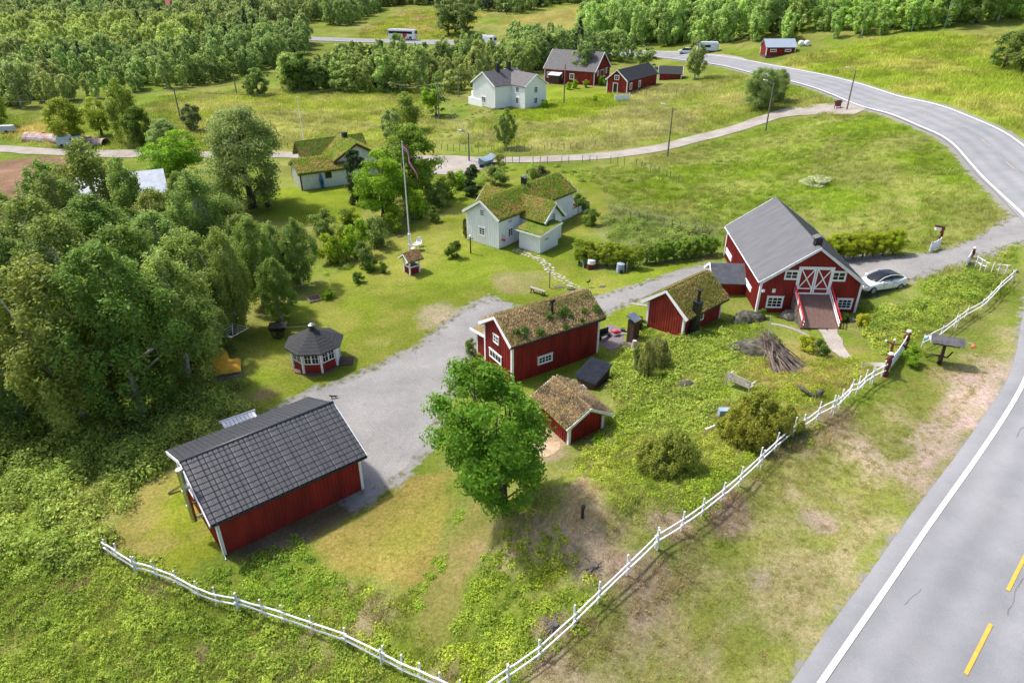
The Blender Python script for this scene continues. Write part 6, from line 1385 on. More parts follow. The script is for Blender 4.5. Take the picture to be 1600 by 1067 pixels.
for s_ in range(7): proto('birch_far', 'birch' if s_ % 4 else 'column', 91+s_, 8.8, 2.2+.15*(s_ % 3), 60, 4200, .25, BBARK, 1, .08, .3, .23, 6, 1.4)
for s_ in range(3): proto('round_far', 'round', 101+s_, 7, 2.5, 44, 3800, .26, BARK, 1, .06, 0, .28, 5, 1.0)
for s_ in range(2): proto('spruce_far', 'cone', 111+s_, 10, 2.0, 60, 3600, .24, BARK, 1, .06, .2, .26, 4)
for s_ in range(3): proto('bush', 'round', 121+s_, 1.3, .85, 26, 2600, .085, BARK, 3, .05, 0, .36, 6, rad=.02)
for s_ in range(2): proto('juniper', 'column', 131+s_, 1.3, 1.0, 80, 7000, .07, BARK, 3, .03, -.6, .22, 8, .9, rad=.03)
def plant(key, p, sx, sz, tint, name, label, cat, group=None, rz=None, var=None, tv=.07):
    pr = PROTO[key]; me_c, me_t, H, Rc = pr[(var if var is not None else random.randrange(len(pr))) % len(pr)]
    t = thing(name, label, cat, p, random.uniform(0, 6.28) if rz is None else rz, group); t.scale = (sx, sx, sz)
    k = random.uniform(1-tv, 1+tv); c = link('crown', me_c, t); c.color = (tint[0]*k*random.uniform(.94, 1.06), tint[1]*k, tint[2]*k, 1); link('trunk', me_t, t); return t
T_B = (.19, .285, .07); T_BY = (.235, .305, .07); T_D = (.14, .24, .045); T_BR = (.22, .38, .03); T_W = (.24, .34, .11); T_DK = (.07, .12, .04); T_Y = (.40, .47, .04)
def tree(key, px, py, ty, wpx, tint, name, label, group=None, cat='tree', var=None, rz=None, scz=1.):
    p, H_, d = tall(px, py, ty); H_ *= scz; Rw = wpx/2*d/FPX; pr = PROTO[key]; v_ = (var if var is not None else random.randrange(len(pr))) % len(pr); _, _, H0, R0 = pr[v_]
    return plant(key, p, Rw/R0*.93, H_/H0, tint, name, label, cat, group, rz, v_)
# notable trees
tree('maple_near', 787, 806, 573, 196, (.145, .29, .03), 'broadleaf_tree', 'big green rowan-like tree standing alone beside the turf mound', rz=0)
tree('willow_near', 395, 325, 165, 140, T_W, 'willow_tree', 'broad grey-green willow with several dark stems left of the white turf house', var=0)
tree('round_near', 600, 345, 236, 96, T_BR, 'maple_tree', 'bright green round maple in front of the white turf house', var=0)
tree('round_near', 640, 318, 192, 108, (.18, .30, .04), 'broadleaf_tree', 'larger darker round tree right behind the bright maple at the flagpole', var=1)
tree('column', 560, 318, 232, 36, T_DK, 'juniper_tree', 'dark upright juniper against the gable of the white turf house')
tree('column', 738, 306, 257, 32, T_DK, 'juniper_tree', 'dark dense upright conifer beside the lane turning place')
tree('weeping', 637, 205, 141, 60, (.23, .32, .06), 'weeping_birch', 'drooping green birch rising above the round trees in the meadow', var=0)
tree('round_mid', 612, 225, 172, 40, T_W, 'willow_tree', 'small pale willow left of the drooping meadow birch')
tree('round_mid', 681, 181, 129, 44, T_BR, 'broadleaf_tree', 'bright round tree behind the power pole in the meadow')
tree('birch_mid', 791, 232, 168, 38, (.21, .33, .07), 'young_birch', 'single young birch in the meadow just above the lane')
tree('birch_mid', 825, 166, 128, 26, (.13, .2, .05), 'garden_tree', 'small tree at the right corner of the white far farmhouse')
tree('round_mid', 912, 128, 64, 46, T_W, 'willow_tree', 'pale rounded willow in front of the far red barn')
tree('round_mid', 1010, 108, 73, 42, T_W, 'willow_tree', 'pale rounded willow behind the narrow dark red storehouse')
tree('birch_mid', 1085, 124, 54, 38, (.25, .34, .10), 'roadside_birch', 'tall birch beside the road in front of the pale caravan')
tree('willow_near', 1186, 172, 104, 56, T_W, 'willow_tree', 'larger left one of two multi-stemmed willows by the lane', var=1)
tree('willow_near', 1211, 160, 107, 44, (.27, .35, .12), 'willow_tree', 'smaller right one of two multi-stemmed willows by the lane', var=0)
for i, (px, py, ty, wd) in enumerate([(1565, 108, 48, 56), (1592, 114, 38, 66), (1625, 120, 36, 70)]): tree('round_mid', px, py, ty, wd, T_B, 'broadleaf_tree', ['left tree of the leafy clump at the right edge above the road', 'middle tree of the leafy clump at the right edge above the road', 'tree of the leafy clump cut by the right picture edge'][i], 'clump of trees at the right edge')
tree('round_near', 112, 226, 152, 66, (.26, .35, .04), 'broadleaf_tree', 'yellow-green round tree beside the rusty sheet tunnel', var=1)
tree('round_near', 160, 212, 152, 46, (.24, .34, .04), 'broadleaf_tree', 'narrower yellow-green tree right of the tree by the tunnel', var=0)
tree('weeping', 203, 222, 117, 58, (.24, .33, .06), 'weeping_birch', 'tall drooping birch beside the round dark tree on the left', var=1)
tree('round_near', 224, 232, 166, 50, (.12, .21, .03), 'broadleaf_tree', 'dark round tree at the foot of the tall drooping birch', var=1)
tree('round_near', 2, 200, 142, 44, (.19, .29, .04), 'broadleaf_tree', 'green tree cut by the left picture edge above the dirt field', var=0)
tree('round_mid', 303, 205, 162, 38, (.16, .22, .08), 'willow_tree', 'small dark grey-green tree in the meadow beside the willow')
tree('round_near', 285, 292, 205, 88, T_BR, 'broadleaf_tree', 'bright green tree in front of the big willow, above the metal roof', var=0)
tree('round_near', 262, 245, 185, 60, T_W, 'willow_tree', 'pale shrubby willow between the dark round tree and the big willow', var=1)
for i, (px, py, ty, wd) in enumerate([(405, 150, 105, 42), (392, 148, 122, 26), (473, 143, 80, 56), (495, 143, 95, 50), (455, 142, 100, 30)]): tree('round_mid', px, py, ty, wd, T_D if i == 2 else T_B, 'broadleaf_tree', ['round lone bush-like tree in front of the wood above the meadow', 'small tree touching the lone round tree above the meadow', 'dark green tree at the left end of the birch belt', 'grey-green tree next to the dark tree in the belt', 'small tree left of the dark tree at the belt end'][i])
for i, (px, py, ty, wd) in enumerate([(700, 56, -2, 46), (728, 57, -4, 50), (712, 52, -6, 50)]): tree('round_mid', px, py, ty, wd, (.19, .26, .08), 'broadleaf_tree', 'dense grey-green tree of the big clump above the distant road', 'clump of trees above the distant road')
tree('birch_mid', 552, 82, 62, 12, T_B, 'young_birch', 'small young birch just below the distant road, left of the coach')
# the dense wood along the left edge
NW = [(38,655,420,190),(135,668,395,200),(225,652,372,190),(300,605,385,150),(50,575,340,170),(140,560,330,170),(235,560,345,170),(320,520,350,130),(10,500,320,150),(90,480,300,150),(180,470,300,160),(265,470,325,140),(322,562,440,80),
      (371,520,350,84),(412,480,335,76),(436,450,342,58),(470,448,338,62),(395,440,330,90),(440,500,400,60),(330,430,258,100),(375,415,300,80),(160,350,212,100),(90,350,245,90),(215,372,240,70),(120,400,262,110),(30,420,290,110),(300,380,265,70),(-40,620,350,170),(-50,480,280,160),(260,400,290,90)]
NL = {12: 'slender shrubby birch at the lower right corner of the left wood', 13: 'pale-stemmed birch nearest the clothes dryer', 14: 'birch standing at the lawn edge above the black cart', 15: 'narrow birch above the planting bed', 16: 'conical birch nearest the shrubs below the white turf house', 19: 'tall loose birch rising in front of the big willow', 21: 'drooping birch in front of the bright metal roof', 22: 'drooping birch in front of the dirt field'}
for i, (px, py, ty, wd) in enumerate(NW):
    tt = [T_B, T_BY, (.18, .295, .06), (.235, .345, .085)][i % 4]
    tree('birch_near' if i not in (21, 22, 23) else 'weeping', px, py, ty, wd, tt, 'birch_tree', NL.get(i, 'grey-green birch in the dense wood filling the left edge'), 'birches in the wood on the left', var=i)
# bushes
def bush(px, py, ty, wd, tint, label, group=None, key='bush', name='shrub', var=None):
    return tree(key, px, py, ty, wd, tint, name, label, group, 'shrub' if key != 'juniper' else 'juniper', var)
for a in [(558, 442, 425, 22, T_D, 'lone dark green bush nearest the planting bed on the lawn'), (579, 424, 404, 23, T_D, 'left one of the bush pair left of the covered well'), (600, 426, 409, 18, T_D, 'right one of the bush pair left of the covered well'),
          (710, 402, 377, 30, (.14, .22, .035), 'loose leafy bush on the lawn left of the dark lantern post'), (677, 347, 323, 25, T_D, 'round dense bush on the lawn below the turning place'), (512, 466, 453, 24, T_BR, 'low leafy plants beside the planting bed'),
          (735, 556, 530, 22, (.2, .3, .08), 'flowering bush at the annex of the turf-roofed storehouse'), (922, 352, 327, 28, T_D, 'round bush at the stone base of the farmhouse terrace'), (727, 372, 340, 12, (.15, .16, .05), 'clipped bush behind the farmhouse gable'),
          (995, 513, 495, 25, (.10, .13, .03), 'dark rounded bush left of the turf cabin'), (1190, 497, 482, 20, T_D, 'small bush at the near corner of the barn'), (1000, 580, 545, 34, (.15, .2, .06), 'leafy bush below the brown hut'),
          (1318, 502, 488, 20, T_D, 'dark bush at the foot of the ramp railing'), (1345, 510, 490, 26, T_Y, 'bright yellow-green bush right of the barn ramp'), (1205, 560, 525, 36, T_BR, 'green bush growing between the lichen rock and the stacked poles'),
          (1260, 548, 525, 34, T_Y, 'yellow-green bush right of the stacked poles'), (1280, 556, 532, 28, T_D, 'darker bush beside the wheel tracks'), (845, 288, 262, 34, (.10, .13, .05), 'dark shrub behind the farmhouse ridge'), (830, 292, 262, 22, T_B, 'pale shrub between the dark conifer and farmhouse roof'),
          (775, 290, 262, 40, T_B, 'grey-green shrub behind the dark conifer'), (905, 330, 305, 30, T_D, 'shrub beside the blue parasol behind the farmhouse'), (782, 262, 240, 20, T_BY, 'young pointed shrub beside the covered boat'),
          (1420, 568, 543, 36, T_BR, 'leafy shrub between the white gate and the bird feeder'), (851, 170, 155, 14, T_BR, 'small round bush on the far farmhouse lawn'), (888, 140, 128, 13, T_BR, 'left clipped bush in front of the far red barn'), (897, 138, 124, 14, T_BR, 'middle clipped bush in front of the far red barn'),
          (916, 137, 125, 14, T_BR, 'right clipped bush in front of the far red barn'), (930, 160, 149, 9, T_BR, 'tiny tree on the far lawn left of the narrow storehouse'), (940, 134, 118, 16, T_BR, 'bush between far barn and narrow storehouse'), (1275, 290, 276, 50, (.5, .56, .36), 'pale silvery shrub in the meadow above the barn'),
          (760, 118+45, 150, 30, T_B, 'shrubs left of the white far farmhouse'), (1655//1, 520, 500, 30, T_D, 'shrub right of the upper fence')][:-1]: bush(*a[:5], a[5])
for i, (px, py, ty, wd) in enumerate([(1016, 735, 690, 60), (1052, 735, 680, 70), (1035, 742, 700, 60)]): bush(px, py, ty, wd, (.29, .34, .07), ['left part of the yellow-green juniper clump on the knoll', 'right and taller part of the yellow-green juniper clump on the knoll', 'front part of the yellow-green juniper clump on the knoll'][i], 'small junipers on the knoll', 'juniper', 'juniper_bush', i)
for i, (px, py, ty, wd) in enumerate([(1148, 690, 640, 58), (1180, 672, 618, 70), (1222, 672, 640, 62), (1165, 702, 660, 50), (1132, 680, 652, 34), (1208, 690, 652, 52)]): bush(px, py, ty, wd, (.29, .33, .055), 'spreading yellow-brown juniper bush beside the roadside fence', 'large junipers beside the roadside fence', 'juniper', 'juniper_bush', i)
bush(1028, 572, 532, 40, (.26, .31, .1), 'upright pale juniper beside the brown hut', None, 'juniper', 'juniper_bush', 1); bush(1008, 590, 535, 26, (.28, .32, .1), 'small juniper in the weeds below the brown hut', None, 'juniper', 'juniper_bush', 0)
for k, (x0_, x1_, y0_, y1_, n_, dh, lb, gname, tint) in enumerate([(905, 990, 412, 420, 7, 40, 'dense yellow-green hedge shrub behind the tub and compost bin', 'hedge behind the compost bin', (.27, .36, .04)), (1010, 1110, 412, 398, 8, 36, 'green hedge shrub between the hedge and the barn annex', 'shrub row left of the barn annex', (.22, .36, .05)), (1285, 1395, 408, 398, 8, 42, 'yellow-green hedge shrub behind the barn and car', 'clipped hedge behind the barn', (.34, .42, .03))]):
    for i in range(n_):
        q = i/(n_-1); px, py = x0_+(x1_-x0_)*q, y0_+(y1_-y0_)*q; tree('round_near' if k != 1 else 'birch_mid', px, py, py-dh*random.uniform(.85, 1.0), (x1_-x0_)/n_*2.5, tint, 'hedge_shrub', lb, gname, 'shrub', var=i)
for i, (px, py, ty, wd) in enumerate([(505, 365, 330, 50), (540, 385, 352, 44), (525, 410, 365, 50), (560, 400, 345, 50), (590, 385, 338, 45), (470, 390, 350, 45), (615, 362, 325, 40), (650, 340, 295, 50), (680, 325, 285, 45), (700, 310, 270, 40), (640, 300, 262, 50), (720, 295, 268, 40), (570, 420, 380, 40), (545, 350, 325, 40)]):
    tree('bush', px, py, ty, wd, [T_B, (.2, .29, .04), (.22, .34, .03), T_BR][i % 4], 'shrub', 'leafy shrub in the thicket between the two lawns', 'thicket between the lawns', 'shrub', var=i)
# ---- distant woods
def inpoly(pts, x, y): return sdf(pts, np.array([x]), np.array([y]))[0] > 0
WOODS = [([(-160,178),(0,172),(95,163),(180,150),(255,139),(340,136),(425,108),(455,100),(500,60),(540,46),(600,12),(640,6),(640,-16),(-160,-16)], 3.7, .95, 'grey-green birch of the wood behind the meadow in the upper left', 'birches of the upper left wood'),
         ([(450,146),(450,130),(540,119),(620,113),(700,108),(750,104),(850,98),(850,108),(838,124),(745,138),(720,146),(600,145)], 3.7, .85, 'leafy tree in the belt between the meadow and the distant road', 'belt of trees below the distant road'),
         ([(745,78),(745,102),(850,112),(905,102),(950,100),(1000,92),(1028,90),(1028,86),(960,84),(860,79)], 3.9, .9, 'leafy tree in the grove behind the far farm buildings', 'grove behind the far farm'),
         ([(900,66),(1060,73),(1200,64),(1262,66),(1330,60),(1400,57),(1500,44),(1610,36),(1720,34),(1720,-16),(1000,-16),(960,20),(890,48)], 4.0, 1.05, 'green birch of the wood above the road in the upper right', 'trees of the upper right wood'),
         ([(640,8),(690,10),(800,24),(860,10),(960,2),(1000,-16),(640,-16)], 4.4, 1.0, 'dark tree of the wood above the distant fields', 'trees above the distant fields')]
cands = []; rg = np.random.default_rng(77); KEEP = [(o.location.x, o.location.y) for o in bpy.data.objects if o.get('category') == 'building']
for wi, (pp, sp, hs, lb, gn) in enumerate(WOODS):
    W3 = gps(pp); x0_, y0_ = W3[:, :2].min(0); x1_, y1_ = W3[:, :2].max(0); gx, gy = np.meshgrid(np.arange(x0_, x1_, sp), np.arange(y0_, y1_, sp)); gx = gx.ravel()+rg.uniform(-.42, .42, gx.size)*sp; gy = gy.ravel()+rg.uniform(-.42, .42, gy.size)*sp
    k = sdf(W3, gx, gy) > 0; gx, gy = gx[k], gy[k]; gz_ = hh(gx, gy); d = gy*CC-(gz_-CH)*SS
    px = 800+FPX*gx/d; py = 533.5-FPX*(gy*SS+(gz_-CH)*CC)/d
    rd_ = np.min(np.hypot(gx[:, None]-RC[None, ::4, 0], gy[:, None]-RC[None, ::4, 1]), 1) if len(gx) else gx
    ok = (px > -60) & (px < 1660) & (rd_ > 7.5) & ~((abs(px-200) < 26) & (abs(py-86) < 6)) & ~((abs(px-320) < 60) & (abs(py-152) < 12))
    ok &= ~((px > 736) & (px < 786) & (py < (0 if wi == 4 else 106)))
    # gaps: natural thinning
    ok &= fbm(gx, gy, 22., 5) > (.33 if wi == 0 else .24)
    for bx, by in KEEP: ok &= ~((abs(gx-bx-4) < 9) & (gy < by+9) & (gy > by-9))
    for i in np.nonzero(ok)[0]: cands.append((d[i], gx[i], gy[i], gz_[i], wi, hs, px[i], py[i]))
cands.sort(key=lambda c: c[0]); print('woods', len(cands))
P_, R__, S__, I__, T__ = [], [], [], [], []
FK = ['birch_far']*6+['round_far']*3+['spruce_far']*2
for i, (d, x, y, z, wi, hs, px, py) in enumerate(cands):
    u = rg.random(); dark = fbm([x], [y], 45., 11)[0]
    key = 'spruce_far' if (u > (.97 if not (wi in (0, 4) and py < 40 and 60 < px < 170 or wi == 4) else .6)) else ('round_far' if u < .3 else 'birch_far')
    tint = np.array(T_B)*(.8+.35*rg.random()) if dark < .55 else np.array((.21, .28, .075))*(.85+.3*rg.random())
    if wi == 0 and 60 < py < 110 and px < 330: tint = np.array((.26, .345, .075))*(.85+.3*rg.random())
    if wi == 3: tint = np.array((.22, .34, .075))*(.75+.45*rg.random())
    if key == 'spruce_far': tint = np.array((.05, .08, .035))
    if wi == 1: tint = tint*np.array((1, .98, .9))
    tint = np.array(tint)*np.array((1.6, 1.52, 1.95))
    s = hs*rg.uniform(.6, 1.22)*(.8 if wi == 0 and py > 120 else 1)
    if i < 300:
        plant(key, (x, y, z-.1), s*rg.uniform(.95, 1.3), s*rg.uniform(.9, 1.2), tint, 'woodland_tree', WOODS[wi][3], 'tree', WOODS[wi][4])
    else:
        pr = PROTO[key]; v_ = rg.integers(len(pr)); base = {'birch_far': 0, 'round_far': 7, 'spruce_far': 10}[key]
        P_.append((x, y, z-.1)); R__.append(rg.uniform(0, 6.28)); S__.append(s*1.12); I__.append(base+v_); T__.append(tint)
# ---- scatter helper: points that carry a mesh each (geometry nodes)
def scatter(name, label, P, rot, scl, idx, tint, protos, kind='stuff', cat=None):
    me = bpy.data.meshes.new(name); n = len(P); me.vertices.add(n); me.vertices.foreach_set('co', np.asarray(P, np.float32).ravel())
    for nm, ty_, arr in (('rot', 'FLOAT', rot), ('scl', 'FLOAT', scl), ('idx', 'INT', idx)):
        a = me.attributes.new(nm, ty_, 'POINT'); a.data.foreach_set('value', np.asarray(arr, np.int32 if ty_ == 'INT' else np.float32))
    a = me.attributes.new('tint', 'FLOAT_COLOR', 'POINT'); c = np.ones((n, 4), np.float32); c[:, :3] = tint; a.data.foreach_set('color', c.ravel()); me.update()
    o = bpy.data.objects.new(name, me); COL.objects.link(o); o['kind'] = kind; o['label'] = label
    if cat: o['category'] = cat
    cl = bpy.data.collections.new('src_'+name)
    for i, m_ in enumerate(protos):
        q = bpy.data.objects.new('src_%s_%02d' % (name, i), m_); cl.objects.link(q)
    ng = bpy.data.node_groups.new('scatter_'+name, 'GeometryNodeTree'); ng.interface.new_socket('Geometry', in_out='INPUT', socket_type='NodeSocketGeometry'); ng.interface.new_socket('Geometry', in_out='OUTPUT', socket_type='NodeSocketGeometry')
    N = ng.nodes; L = ng.links; gi = N.new('NodeGroupInput'); go = N.new('NodeGroupOutput'); ip = N.new('GeometryNodeInstanceOnPoints'); ci = N.new('GeometryNodeCollectionInfo'); ci.inputs['Collection'].default_value = cl; ci.inputs['Separate Children'].default_value = True; ci.inputs['Reset Children'].default_value = True
    L.new(gi.outputs[0], ip.inputs['Points']); L.new(ci.outputs[0], ip.inputs['Instance']); ip.inputs['Pick Instance'].default_value = True
    def na(nm, dt): x = N.new('GeometryNodeInputNamedAttribute'); x.data_type = dt; x.inputs['Name'].default_value = nm; return x.outputs['Attribute']
    L.new(na('idx', 'INT'), ip.inputs['Instance Index']); L.new(na('scl', 'FLOAT'), ip.inputs['Scale']); cx_ = N.new('ShaderNodeCombineXYZ'); L.new(na('rot', 'FLOAT'), cx_.inputs[2]); L.new(cx_.outputs[0], ip.inputs['Rotation'])
    L.new(ip.outputs[0], go.inputs[0]); mo = o.modifiers.new('scatter', 'NODES'); mo.node_group = ng; return o
def imesh(me): m2 = me.copy(); m2.materials.clear(); m2.materials.append(LEAFI); return m2
if P_:
    scatter('distant_woods', 'far wooded slope of birches and a few dark spruces along the top of the picture', P_, R__, S__, I__, np.array(T__), [imesh(PROTO[k][i][0]) for k, n_ in (('birch_far', 7), ('round_far', 3), ('spruce_far', 2)) for i in range(n_)])
# ground-cover clumps
def clump(seed, r, h, n, leaf, up=.6):
    rg = np.random.default_rng(seed); d = rg.normal(0, 1, (n, 3)); d /= np.linalg.norm(d, axis=1)[:, None]; d[:, 2] = abs(d[:, 2]); q = rg.uniform(.45, 1.08, n)[:, None]
    P = d*q*np.array([r, r, h])*(1+.25*np.sin(d[:, :1]*5+seed)); N_ = d*.6+rg.normal(0, .5, (n, 3))+np.array([0, 0, up]); N_ /= np.linalg.norm(N_, axis=1)[:, None]
    V = kites(P, N_, leaf*rg.uniform(.6, 1.4, n), rg, 1.45); col = rg.uniform(.62, 1.38, (n, 1))*np.c_[rg.uniform(.85, 1.2, n), np.ones(n), rg.uniform(.7, 1.2, n)]; return quad_mesh('clump', V, col, [LEAFI])
def tuft(seed, n, h, sp, wd=.02):
    rg = np.random.default_rng(seed); b = np.c_[rg.normal(0, sp, (n, 2)), np.zeros(n)]; a = rg.uniform(0, 6.28, n); dx = np.c_[np.cos(a), np.sin(a), 0*a]*wd; ln = np.c_[rg.normal(0, .4, (n, 2))*h, h*rg.uniform(.5, 1.2, n)]
    V = np.stack([b-dx, b+dx, b+ln*.65+dx*.7, b+ln], 1); return quad_mesh('tuft', V, rg.uniform(.7, 1.35, (n, 1))*np.ones((n, 3)), [LEAFI])
CLP = [clump(201+i, .5, .42, 130, .095) for i in range(4)]; SHR = [clump(211+i, .9, 1.0, 420, .115) for i in range(4)]; LOW = [clump(221+i, .42, .16, 90, .075, 1.) for i in range(4)]
TUF = [tuft(231+i, 46, .26, .16, .012) for i in range(4)]; TUL = [tuft(241+i, 60, .42, .45, .03) for i in range(4)]
FOOT = []
for o in list(bpy.data.objects):
    if o.get('category') in ('building', 'summerhouse', 'hut', 'shelter'):
        pts = [o.matrix_basis@(c.matrix_basis@Vector(b_)) for c in o.children if c.type == 'MESH' and c.name.split('.')[0] in ('wall', 'annex', 'porch', 'wing_wall') for b_ in c.bound_box]
        if pts:
            loc = [o.matrix_basis.inverted()@p for p in pts]; xs_ = [p.x for p in loc]; ys__ = [p.y for p in loc]; M_ = o.matrix_basis
            FOOT.append([tuple((M_@Vector(c))[:2]) for c in ((min(xs_), min(ys__), 0), (max(xs_), min(ys__), 0), (max(xs_), max(ys__), 0), (min(xs_), max(ys__), 0))])
def clear(x, y, m_=.25):
    ok = np.ones(len(x), bool)
    for f_ in FOOT: ok &= sdf(f_, x, y) < -m_
    ok &= np.maximum(sdf(PX['yard'], x, y), sdf(PX['drive'], x, y)) < -.1
    ok &= np.min(np.hypot(x[:, None]-RC[None, ::2, 0], y[:, None]-RC[None, ::2, 1]), 1) > 5.4
    ok &= np.min(np.hypot(x[:, None]-LC[None, ::2, 0], y[:, None]-LC[None, ::2, 1]), 1) > 2.4
    for cx__, cy__, cr__ in CARS: ok &= np.hypot(x-cx__, y-cy__) > cr__
    return ok
CARS = [(o.location.x, o.location.y, {'car': 3.4, 'tarpaulin': 1.9}.get(o['category'], .8)) for o in bpy.data.objects if o.get('category') in ('car', 'cart', 'bench', 'table', 'chair', 'well', 'pole stack', 'rock', 'tarpaulin', 'lantern', 'bird feeder')]
SEED = [300]
def fill(poly, dens, thr=None, sc=3., edge=.3):
    SEED[0] += 1; rg = np.random.default_rng(SEED[0]); W3 = np.array(poly) if isinstance(poly, np.ndarray) else gps(poly); x0_, y0_ = W3[:, :2].min(0); x1_, y1_ = W3[:, :2].max(0)
    n = int((x1_-x0_)*(y1_-y0_)*dens); x = rg.uniform(x0_, x1_, n); y = rg.uniform(y0_, y1_, n); k = sdf(W3, x, y)+(fbm(x, y, 1.8, 3)-.5)*edge*4 > 0
    if thr is not None: k &= fbm(x, y, sc, SEED[0] % 7) > thr
    x, y = x[k], y[k]; z = hh(x, y); d = y*CC-(z-CH)*SS; px = 800+FPX*x/d; py = 533.5-FPX*(y*SS+(z-CH)*CC)/d
    k = (px > -90) & (px < 1690) & (py > -20) & (py < 1150); x, y, z = x[k], y[k], z[k]
    k = np.concatenate([clear(x[i:i+20000], y[i:i+20000]) for i in range(0, len(x), 20000)]) if len(x) else np.zeros(0, bool); return x[k], y[k], z[k]
def cover(name, label, jobs, protos):
    P, S, T = [], [], []
    for poly, dens, thr, sc, edge, c1_, c2_, s0, s1 in jobs:
        x, y, z = fill(poly, dens, thr, sc, edge); n = len(x); rg = np.random.default_rng(n+5); w_ = sstep(.38, .62, fbm(x, y, 4., 2)*.6+fbm(x, y, 1.1, 6)*.4)[:, None]
        if c1_ is None: t = paint(x, y)*1.7*rg.uniform(.8, 1.25, (n, 1)) if n else np.zeros((0, 3))
        else: t = (np.array(c1_)*(1-w_)+np.array(c2_)*w_)*np.array([1.44, 1.36, 1.3])*rg.uniform(.75, 1.25, (n, 1))
        P.append(np.c_[x, y, z-.03]); S.append(rg.uniform(s0, s1, n)); T.append(t)
    P = np.concatenate(P); S = np.concatenate(S); T = np.concatenate(T); n = len(P); rg = np.random.default_rng(n); print(name, n)
    scatter(name, label, P, rg.uniform(0, 6.28, n), S, rg.integers(0, len(protos), n), T, protos)
G1, G2, GB, GO = (.17, .25, .035), (.24, .31, .05), (.20, .33, .025), (.26, .28, .08)
cover('shrub_thicket', 'dense knee-high green thicket sloping down from the left wood to the garage lawn', [
    ([(-80,600),(60,640),(200,645),(320,590),(372,600),(382,640),(345,690),(285,705),(240,745),(205,795),(165,840),(140,880),(60,905),(-80,930)], 1.15, None, 3, .3, (.16, .24, .045), (.24, .32, .07), .55, 1.25),
    ([(310,560),(350,545),(385,590),(375,640),(330,640)], .8, None, 3, .2, (.12, .19, .04), (.16, .24, .05), .6, 1.1),
    ([(1352,515),(1372,480),(1420,462),(1500,425),(1560,440),(1500,480),(1440,520),(1400,545),(1370,540)], 1.0, .38, 3, .3, (.18, .28, .04), (.25, .34, .06), .35, .75),
    ([(500,345),(560,350),(640,310),(720,280),(760,262),(870,258),(890,270),(800,268),(735,300),(690,330),(640,355),(580,400),(520,440),(480,430)], .45, .4, 3, .3, (.17, .24, .06), (.2, .3, .05), .4, .9),
    ([(940,340),(1000,345),(1110,360),(1110,400),(1000,408),(950,395)], .55, .42, 4, .3, (.15, .23, .04), (.20, .27, .07), .4, .9)], SHR)
cover('bramble_patch', 'leafy brambles and weeds covering the knoll behind the sheds and the fenced slopes', [
    ([(958,560),(1000,545),(1070,520),(1130,510),(1165,525),(1150,560),(1120,590),(1120,640),(1090,690),(1060,690),(1000,680),(960,660),(965,620),(950,590)], 5.5, .33, 2.2, .3, G1, (.24, .33, .06), .5, 1.15),
    ([(905,700),(960,660),(1060,690),(1120,650),(1180,705),(1090,790),(1000,800),(940,760)], 5., .42, 2.2, .3, GB, (.25, .31, .04), .35, .85),
    ([(1340,520),(1372,475),(1500,425),(1575,445),(1500,495),(1420,535),(1390,560)], 4.5, .3, 2.5, .3, G1, G2, .5, 1.1),
    ([(-80,880),(130,870),(180,865),(340,925),(480,960),(600,1000),(680,1090),(-80,1090)], 5.5, .30, 2.5, .3, (.15, .235, .03), (.22, .31, .045), .4, .95),
    ([(170,860),(260,900),(350,890),(390,870),(470,835),(500,885),(560,915),(620,935),(560,985),(400,950),(300,925)], 5.5, .36, 2., .2, (.15, .26, .03), (.21, .31, .04), .35, .8),
    ([(640,930),(700,850),(720,800),(735,780),(700,850),(680,920),(650,960)], 6, None, 2, .3, GB, (.2, .32, .04), .3, .6),
    ([(745,890),(790,810),(900,860),(900,960),(860,1020),(760,1080),(690,1080),(680,1010)], 5., .40, 2.2, .3, (.16, .25, .03), (.24, .33, .03), .3, .8),
    ([(960,895),(1060,825),(1280,650),(1300,665),(1190,775),(1080,870),(960,960),(860,1050),(850,1030)], 3., .52, 2.2, .4, (.16, .22, .04), (.22, .28, .04), .3, .8),
    ([(1490,420),(1540,395),(1600,378),(1640,380),(1620,430),(1590,440)], 3.5, .45, 2.5, .3, G1, G2, .4, .9),
    ([(870,268),(950,262),(1000,255),(1180,215),(1300,185),(1450,215),(1550,290),(1572,328),(1480,365),(1400,372),(1330,350),(1200,320),(1150,360),(1010,350),(950,380),(950,300)], .55, .5, 6, 1, (.15, .24, .035), (.23, .30, .06), .5, 1.2),
    ([(700,160),(790,175),(830,195),(780,230),(700,225),(680,190)], .35, .45, 5, 1, (.16, .22, .05), (.22, .27, .08), .6, 1.3)], CLP)
cover('low_weeds', 'low broad-leaved weeds spreading through the rough grass', [
    (PX['hill'], 6., .36, 1.8, .4, (.17, .26, .03), (.24, .32, .04), .5, 1.2),
    ([(-80,880),(180,865),(480,960),(680,1090),(-80,1090)], 5., .3, 2, .3, (.16, .25, .03), (.22, .31, .05), .5, 1.3),
    ([(470,835),(500,885),(640,930),(700,1010),(740,900),(800,830),(900,870),(960,920),(860,1030),(800,1090),(620,1090),(500,970),(350,930)], 5., .42, 1.8, .3, (.18, .27, .03), (.25, .33, .04), .5, 1.2)], LOW)
